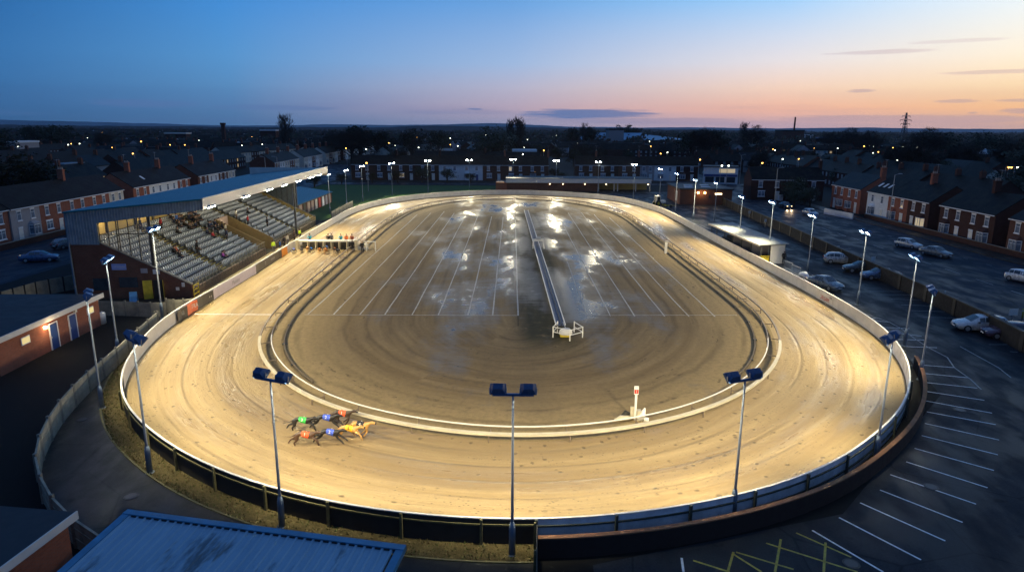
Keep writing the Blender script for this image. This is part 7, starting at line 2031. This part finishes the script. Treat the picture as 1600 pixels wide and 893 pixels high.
# distant woods that read as one mass
rw = random.Random(5); mb = MB()
for _ in range(2600):
    y = 520 + 2000 * rw.random() ** 1.3; x = rw.uniform(-.85, .85) * y; h = rw.uniform(7, 13) + (3 if x > 0 else 0); r0 = rw.uniform(4, 9)
    for k in range(20):
        a = rw.uniform(0, 6.28); q = rw.random() ** .5; p = Vector((x + math.cos(a) * r0 * q, y + math.sin(a) * r0 * q, h * (.35 + .65 * rw.random() * math.sqrt(max(0, 1 - q * q * .8))))); s_ = rw.uniform(.7, 1.7)
        u = Vector((rw.uniform(-1, 1), rw.uniform(-.3, .3), rw.uniform(-1, 1))).normalized() * s_; v = u.orthogonal().normalized() * s_
        mb.add([p - u, p - v, p + u, p + v], [(0, 1, 2, 3)], k % 2)
tag(mb.build('distant_woods', [MAT['foliage'], MAT['twig']]), kind='stuff')

# ------------------------------------------------------------------ landmarks
def px_xy(px, dist):
    d = _F * CAM_F + _R * (px - 800); return d.x / d.y * dist
def zpx(px, py, dist): return CAM_H + (194 + .0061 * px - py) * dist / 1050 / 1.03
D = 600; x0, x1 = px_xy(897, D), px_xy(1062, D)
r = empty('warehouse', (x0, D, 0), 0, 'wide warehouse with a bright blue roof beyond the rooftops', 'building')
mb = MB(); W = x1 - x0; mb.box(0, W, 0, 50, 0, 8); mb.build('wall', MAT['brickd'], r)
mb = MB(); zr = zpx(980, 207.5, D)
mb.add([(0, -1, 8), (W * .62, -1, 8), (W * .62, 25, zr), (0, 25, zr)], [(0, 1, 2, 3)]); mb.add([(W * .62, -1, 8.2), (W, -1, 7), (W, 25, 9.0), (W * .62, 25, zr - 1)], [(0, 1, 2, 3)]); mb.add([(0, -1, 7), (W, -1, 7), (W, -1, 7.9), (0, -1, 7.9)], [(0, 1, 2, 3)]); mb.build('roof', MAT['warehouse'], r)
x0 = px_xy(943, 560); x1 = px_xy(965, 560); r = empty('tower_block', (x0, 560, 0), R(6), 'pale windowless tower in front of the blue warehouse', 'building')
zt = zpx(954, 203, 560); mb = MB(); mb.box(0, x1 - x0, 0, 12, 0, zt); mb.build('wall', MAT['render'], r); mb = MB(); mb.box(-.3, x1 - x0 + .3, -.3, 12.3, zt, zt + 1.4); mb.build('roof', MAT['darkroof'], r)
r = empty('works', (px_xy(1200, 700), 700, 0), 0, 'plain brick works with a thin tall chimney on the right of centre skyline', 'building')
zt = zpx(1220, 205, 700); W = px_xy(1232, 700) - px_xy(1200, 700); mb = MB(); mb.box(0, W, 0, 20, 0, zt); mb.build('wall', MAT['brickb'], r); mb = MB(); mb.box(-.4, W + .4, -.4, 20, zt, zt + 1.5); mb.build('roof', MAT['darkroof'], r)
mb = MB(); W2 = px_xy(1247, 700) - px_xy(1200, 700); zz = zpx(1240, 210, 700); mb.box(W, W2, 2, 20, 0, zz); a = mb.build('annex', MAT['whiter'], r)
mb = MB()
for k in range(5): mb.box(W + .6 + k * 2, W + 1.2 + k * 2, 1.8, 2, 0, zz); 
mb.build('annex_piers', MAT['brickd'], r)
mb = MB(); xc = px_xy(1221, 700) - px_xy(1200, 700); mb.tube([(xc, 8, 0), (xc + .3, 8, zpx(1222, 183, 700))], [1.1, .8], 10); mb.build('chimney', MAT['brickd'], r)
r = empty('stack', (px_xy(371, 500), 500, 0), 0, 'short dark square stack on the left skyline', 'chimney'); mb = MB(); zt = zpx(371, 192, 500); mb.prism([(-1.1, -1.1), (1.1, -1.1), (1.1, 1.1), (-1.1, 1.1)], 0, zt - 1.5); mb.build('shaft', MAT['brickd'], r); mb = MB(); mb.box(-1.5, 1.5, -1.5, 1.5, zt - 1.5, zt); mb.build('cap', MAT['brickd'], r)
def pylon(px, ptop, dist, label):
    H = zpx(px, ptop, dist); r = empty('pylon', (px_xy(px, dist), dist, 0), R(10), label, 'pylon'); mb = MB(); m = MAT['steel']
    wd = lambda z: 3.6 * (1 - z / H) ** 1.2 + .5
    zs = [H * k / 9 for k in range(10)]
    for a, b in zip(zs, zs[1:]):
        A = [(sx * wd(a), sy * wd(a), a) for sx, sy in ((-1,-1),(1,-1),(1,1),(-1,1))]; B = [(sx * wd(b), sy * wd(b), b) for sx, sy in ((-1,-1),(1,-1),(1,1),(-1,1))]
        for i in range(4): j = (i + 1) % 4; mb.bar(A[i], B[i], .5, .5); mb.bar(A[i], B[j], .3, .3); mb.bar(A[j], B[i], .3, .3)
    mb.build('tower', m, r); 
    for z, L in ((H * .62, 8), (H * .75, 9.5), (H * .88, 7)):
        mb = MB(); mb.bar((-L, 0, z), (L, 0, z), .5, .5); mb.bar((-L, 0, z), (0, 0, z + 2.2), .35, .35); mb.bar((L, 0, z), (0, 0, z + 2.2), .35, .35)
        for s_ in (-1, 1): mb.bar((s_ * L * .95, 0, z), (s_ * L * .95, 0, z - 2), .3, .3)
        mb.build('cross_arm', m, r)
pylon(1380, 176.5, 1000, 'lattice pylon on the right skyline above the town'); pylon(1591, 190, 1000, 'lattice pylon near the right edge of the skyline')
r = empty('hall', (px_xy(1512, 330), 330, 0), R(-20), 'pale blue gabled hall with a white oval sign among the trees on the right', 'building')
mb = MB(); mb.box(0, 26, 0, 12, 0, 5); mb.build('wall', MAT['brickd'], r); mb = MB(); mb.add([(-1, -1, 5), (27, -1, 5), (27, 6, 9), (-1, 6, 9)], [(0, 1, 2, 3)]); mb.build('roof', MAT['roofblue'], r)
mb = MB(); mb.add([(-12, -1, 4), (0, -1, 4), (-1, 3, 9.5)], [(0, 1, 2)]); mb.build('gable', MAT['whiter'], r); mb = MB(); mb.tube([(8, -1.2, 7), (13, -1.2, 7)], .1, 4); mb.box(7, 14, -1.3, -1.1, 5.2, 7.4); mb.build('sign', MAT['whiter'], r)
for (xa, xb, pt, dist, m, lab) in [(46, 60, 220, 330, 'whiter', 'long thin pale flat roof on the far left'), (62, 76, 219.5, 340, 'whiter', 'second long thin pale flat roof on the far left'), (283, 315, 207, 560, 'fascia', 'long low pale roofed shed on the left skyline'), (425, 448, 202.5, 600, 'panel', 'long low pale roofed shed behind the stand roof end'), (110, 128, 255, 200, 'sleeve', 'blue fronted flat roofed house behind the left terrace'),
      (1250, 1290, 214, 560, 'warehouse', 'low blue roofed shed right of the brick works'), (800, 835, 233, 300, 'whiter', 'pale row of houses above the first back terrace'), (1352, 1385, 248, 300, 'warehouse', 'dim blue canopy roof among the trees on the right')]:
    x0, x1 = px_xy(xa, dist), px_xy(xb, dist); zt = max(3, zpx(xa, pt, dist)); r = empty('low_building', (x0, dist, 0), 0, lab, 'building')
    mb = MB(); mb.box(0, x1 - x0, 0, 9, 0, zt - .9); mb.build('wall', MAT['brickd'] if m != 'whiter' else MAT['render'], r); mb = MB(); mb.box(-.3, x1 - x0 + .3, -.4, 9.3, zt - .9, zt); mb.build('roof', MAT[m], r)
# ------------------------------------------------------------------ lamps of the town
LM = {}
EXTRA = []
def lamp_mesh(h):
    a = MB(); a.tube([(0, 0, 0), (0, 0, h)], [.09, .06], 6); a.tube([(0, 0, h), (0, -.9, h + .25)], .04, 5); pole = a.mesh('pole', MAT['galv'])
    b = MB(); b.box(-.16, .16, -1.35, -.75, h + .17, h + .3); hd = b.mesh('lamp_head', MAT['galv'])
    return pole, hd
LM[8] = lamp_mesh(8.0); LM[9] = lamp_mesh(9.5)
random.seed(77)
for _ in range(34):
    AM_X = random.uniform(20, 1590); AM_Y = random.uniform(8, 34) + 194 + .0061 * 1 * AM_X
    EXTRA.append((AM_X, AM_Y))
def bulb(rad):
    m = MB(); m.tube([(0, 0, -rad), (0, 0, -rad * .4), (0, 0, rad * .4), (0, 0, rad)], [rad * .3, rad, rad, rad * .3], 8); return m
BULB = {}
def street_lamp(x, y, h, rz, mat, label, group=None, rad=.2):
    r = empty('street_lamp', (x, y, 0), rz, label, 'street lamp', group); link('pole', LM[h][0], r); hd = link('lamp_head', LM[h][1], r)
    if mat:
        if rad not in BULB: BULB[rad] = bulb(rad).mesh('lamp', MAT['amber'])
        b = link('lamp', BULB[rad], hd, (0, -1.05, h + .02 if h == 8 else 9.52)); paint(b, mat)
for px, py, lab in [(1209, 330, 'tall unlit road lamp in front of the brick pair beyond the moving car'), (1243, 300 + 0, 'tall unlit road lamp left of the far end of the right terrace'), (1388, 350, 'tall road lamp standing before the white rendered terrace house'), (1155, 288, 'tall unlit lamp by the corner shop')]:
    w = P0(px, py); street_lamp(w.x, w.y, 9, R(90), None, lab)
for px, py, lab in [(429, 262, 'thin pale lamp column behind the stand roof'), (447, 262, 'second thin lamp column behind the stand roof')]:
    d = 190; street_lamp(px_xy(px, d), d, 9, R(-90), None, lab)
street_lamp(px_xy(846, 262), 262, 9, 0, MAT['amber'], 'street lamp with a small orange light above the back terrace')
AM = [(26, 226), (65, 198), (155, 199), (192, 201), (152, 217), (235, 238), (287, 214), (304, 214), (313, 225), (326, 215), (413, 213), (428, 224), (466, 228), (552, 230), (543, 218), (616, 222), (625, 226), (617, 222), (658, 214), (660, 229), (690, 221), (691, 221), (707, 215), (582, 252), (760, 207), (882, 214), (815, 239), (822, 217), (1000, 213), (1003, 220), (1005, 227), (1028, 211), (1065, 220), (1020, 238), (1030, 236), (1079, 247), (1112, 262), (1122, 260), (1172, 252), (1177, 228), (1169, 233), (1190, 233), (1126, 204), (1248, 230), (1283, 230), (1322, 227), (1330, 227), (1335, 227), (1365, 229), (1379, 228), (1387, 229), (1336, 237), (1312, 215), (1320, 215), (1344, 215), (1464, 219), (1485, 221), (1489, 221), (1510, 224), (1532, 220), (1529, 240), (1583, 239), (1589, 240), (1540, 274), (1553, 291), (1544, 290), (1400, 229), (1373, 248), (1387, 238), (1202, 246), (1226, 246)]
warm = simple  # keep names tidy
for i, (px, py) in enumerate(AM + EXTRA):
    # height of the lamp is 8 m: distance follows from the picture
    drop = (py - (194 + .0061 * px)); dist = min(900, max(190, 10.0 * 1050 / max(4, drop)))
    m = MAT['amber'] if i % 5 in (0, 3) else MAT['coolw']
    side = 'left' if px < 560 else 'middle' if px < 1010 else 'right'
    street_lamp(px_xy(px, dist), dist, 8, 0, m, {'left': 'lit street lamp glowing among the roofs on the left', 'middle': 'lit street lamp glowing among the roofs behind the far bend', 'right': 'lit street lamp glowing among the roofs and trees on the right'}[side], 'lit street lamps ' + side, rad=.22 if dist < 400 else .34)
# garden walls by the right terrace
r = empty('garden_wall', P0(1287, 334), R(-78), 'low white garden wall at the gap in the right hand terrace', 'wall'); mb = MB(); mb.box(0, 9, 0, .25, 0, 1.1); mb.build('wall', MAT['whiter'], r); mb = MB(); mb.box(0, 9, -.04, .29, 1.1, 1.18); mb.build('coping', MAT['fascia'], r)
r = empty('garden_wall', (73.4, 82, 0), 0, 'dark brick garden walls along the front of the right hand terrace', 'wall'); mb = MB(); mb.box(0, .22, 0, 58, 0, .9); mb.build('wall', MAT['brickd'], r); mb = MB(); mb.box(-.04, .26, 0, 58, .9, .97); mb.build('coping', MAT['conc2'], r)
r = empty('garden_wall', (-74.2, 82, 0), R(2), 'dark brick garden walls along the front of the left terrace', 'wall'); mb = MB(); mb.box(0, .22, 0, 60, 0, .9); mb.build('wall', MAT['brickd'], r); mb = MB(); mb.box(-.04, .26, 0, 60, .9, .97); mb.build('coping', MAT['conc2'], r)
r = empty('road_sign', P0(1219, 316), R(10), 'small pale sign box at the kerb beyond the moving car', 'sign'); mb = MB(); mb.box(-.6, .6, -.1, .1, .4, 1.9); mb.build('board', MAT['panel'], r); mb = MB(); mb.box(-.05, .05, -.05, .05, 0, .4); mb.build('leg', MAT['galv'], r)

for (px, py), lab in [((205, 775), 'round drain cover in the service path near the blue roofed shed'), ((128, 655), 'round drain cover in the service path near the concrete fence'), ((1500, 640), 'round drain cover in the car park past the ends of the curved bays'), ((1455, 760), 'round drain cover among the near white bay lines'), ((1330, 880), 'round drain cover beside the yellow hatching')]:
    w = P0(px, py); r = empty('drain_cover', w, 0, lab, 'drain cover')
    mb = MB(); mb.tube([(0, 0, 0), (0, 0, .022)], [.36, .35], 16); mb.build('frame', MAT['blackp'], r)
    mb = MB(); mb.tube([(0, 0, .0), (0, 0, .028)], [.28, .27], 16); mb.build('lid', MAT['steel'], r)
for (px, py), lab, m in [((1475, 468), 'thin pale bollard in the far bays beside the last car park pole', 'galv'), ((1597, 497), 'yellow bollard at the boundary wall near the right edge', 'yellowp')]:
    w = P0(px, py); r = empty('bollard', w, 0, lab, 'bollard'); mb = MB(); mb.tube([(0, 0, 0), (0, 0, .95), (0, 0, 1.0)], [.07, .07, .03], 8); mb.build('post', MAT[m], r, True)
    mb = MB(); mb.tube([(0, 0, .72), (0, 0, .82)], .075, 8); mb.build('band', MAT['white'], r)
# ------------------------------------------------------------------ air
def haze():
    mb = MB(); mb.box(-5600, 5600, -60, 6300, -1.2, 330)
    m = bpy.data.materials.new('dusk air'); m.use_nodes = True; nt = m.node_tree
    for n in list(nt.nodes): nt.nodes.remove(n)
    out = nt.nodes.new('ShaderNodeOutputMaterial'); v = nt.nodes.new('ShaderNodeVolumePrincipled')
    v.inputs['Color'].default_value = (.75, .82, 1, 1); v.inputs['Density'].default_value = HAZE; v.inputs['Anisotropy'].default_value = .3
    nt.links.new(v.outputs[0], out.inputs['Volume'])
    o = mb.build('haze', m); tag(o, kind='stuff')
HAZE = 0.00005
USE_HAZE = True
if USE_HAZE: haze()
# ------------------------------------------------------------------ render settings
SC.render.engine = 'CYCLES'
SC.view_settings.view_transform = 'Standard'; SC.view_settings.look = 'None'; SC.view_settings.gamma = 1; SC.view_settings.exposure = 0.15
SC.view_settings.use_curve_mapping = False
cy = SC.cycles
cy.use_denoising = True
try: cy.denoiser = 'OPENIMAGEDENOISE'
except Exception: pass
cy.use_light_tree = True
cy.max_bounces = 5; cy.diffuse_bounces = 2; cy.glossy_bounces = 3; cy.transparent_max_bounces = 6; cy.transmission_bounces = 2
cy.sample_clamp_indirect = 4; cy.sample_clamp_direct = 0
cy.caustics_reflective = False; cy.caustics_refractive = False
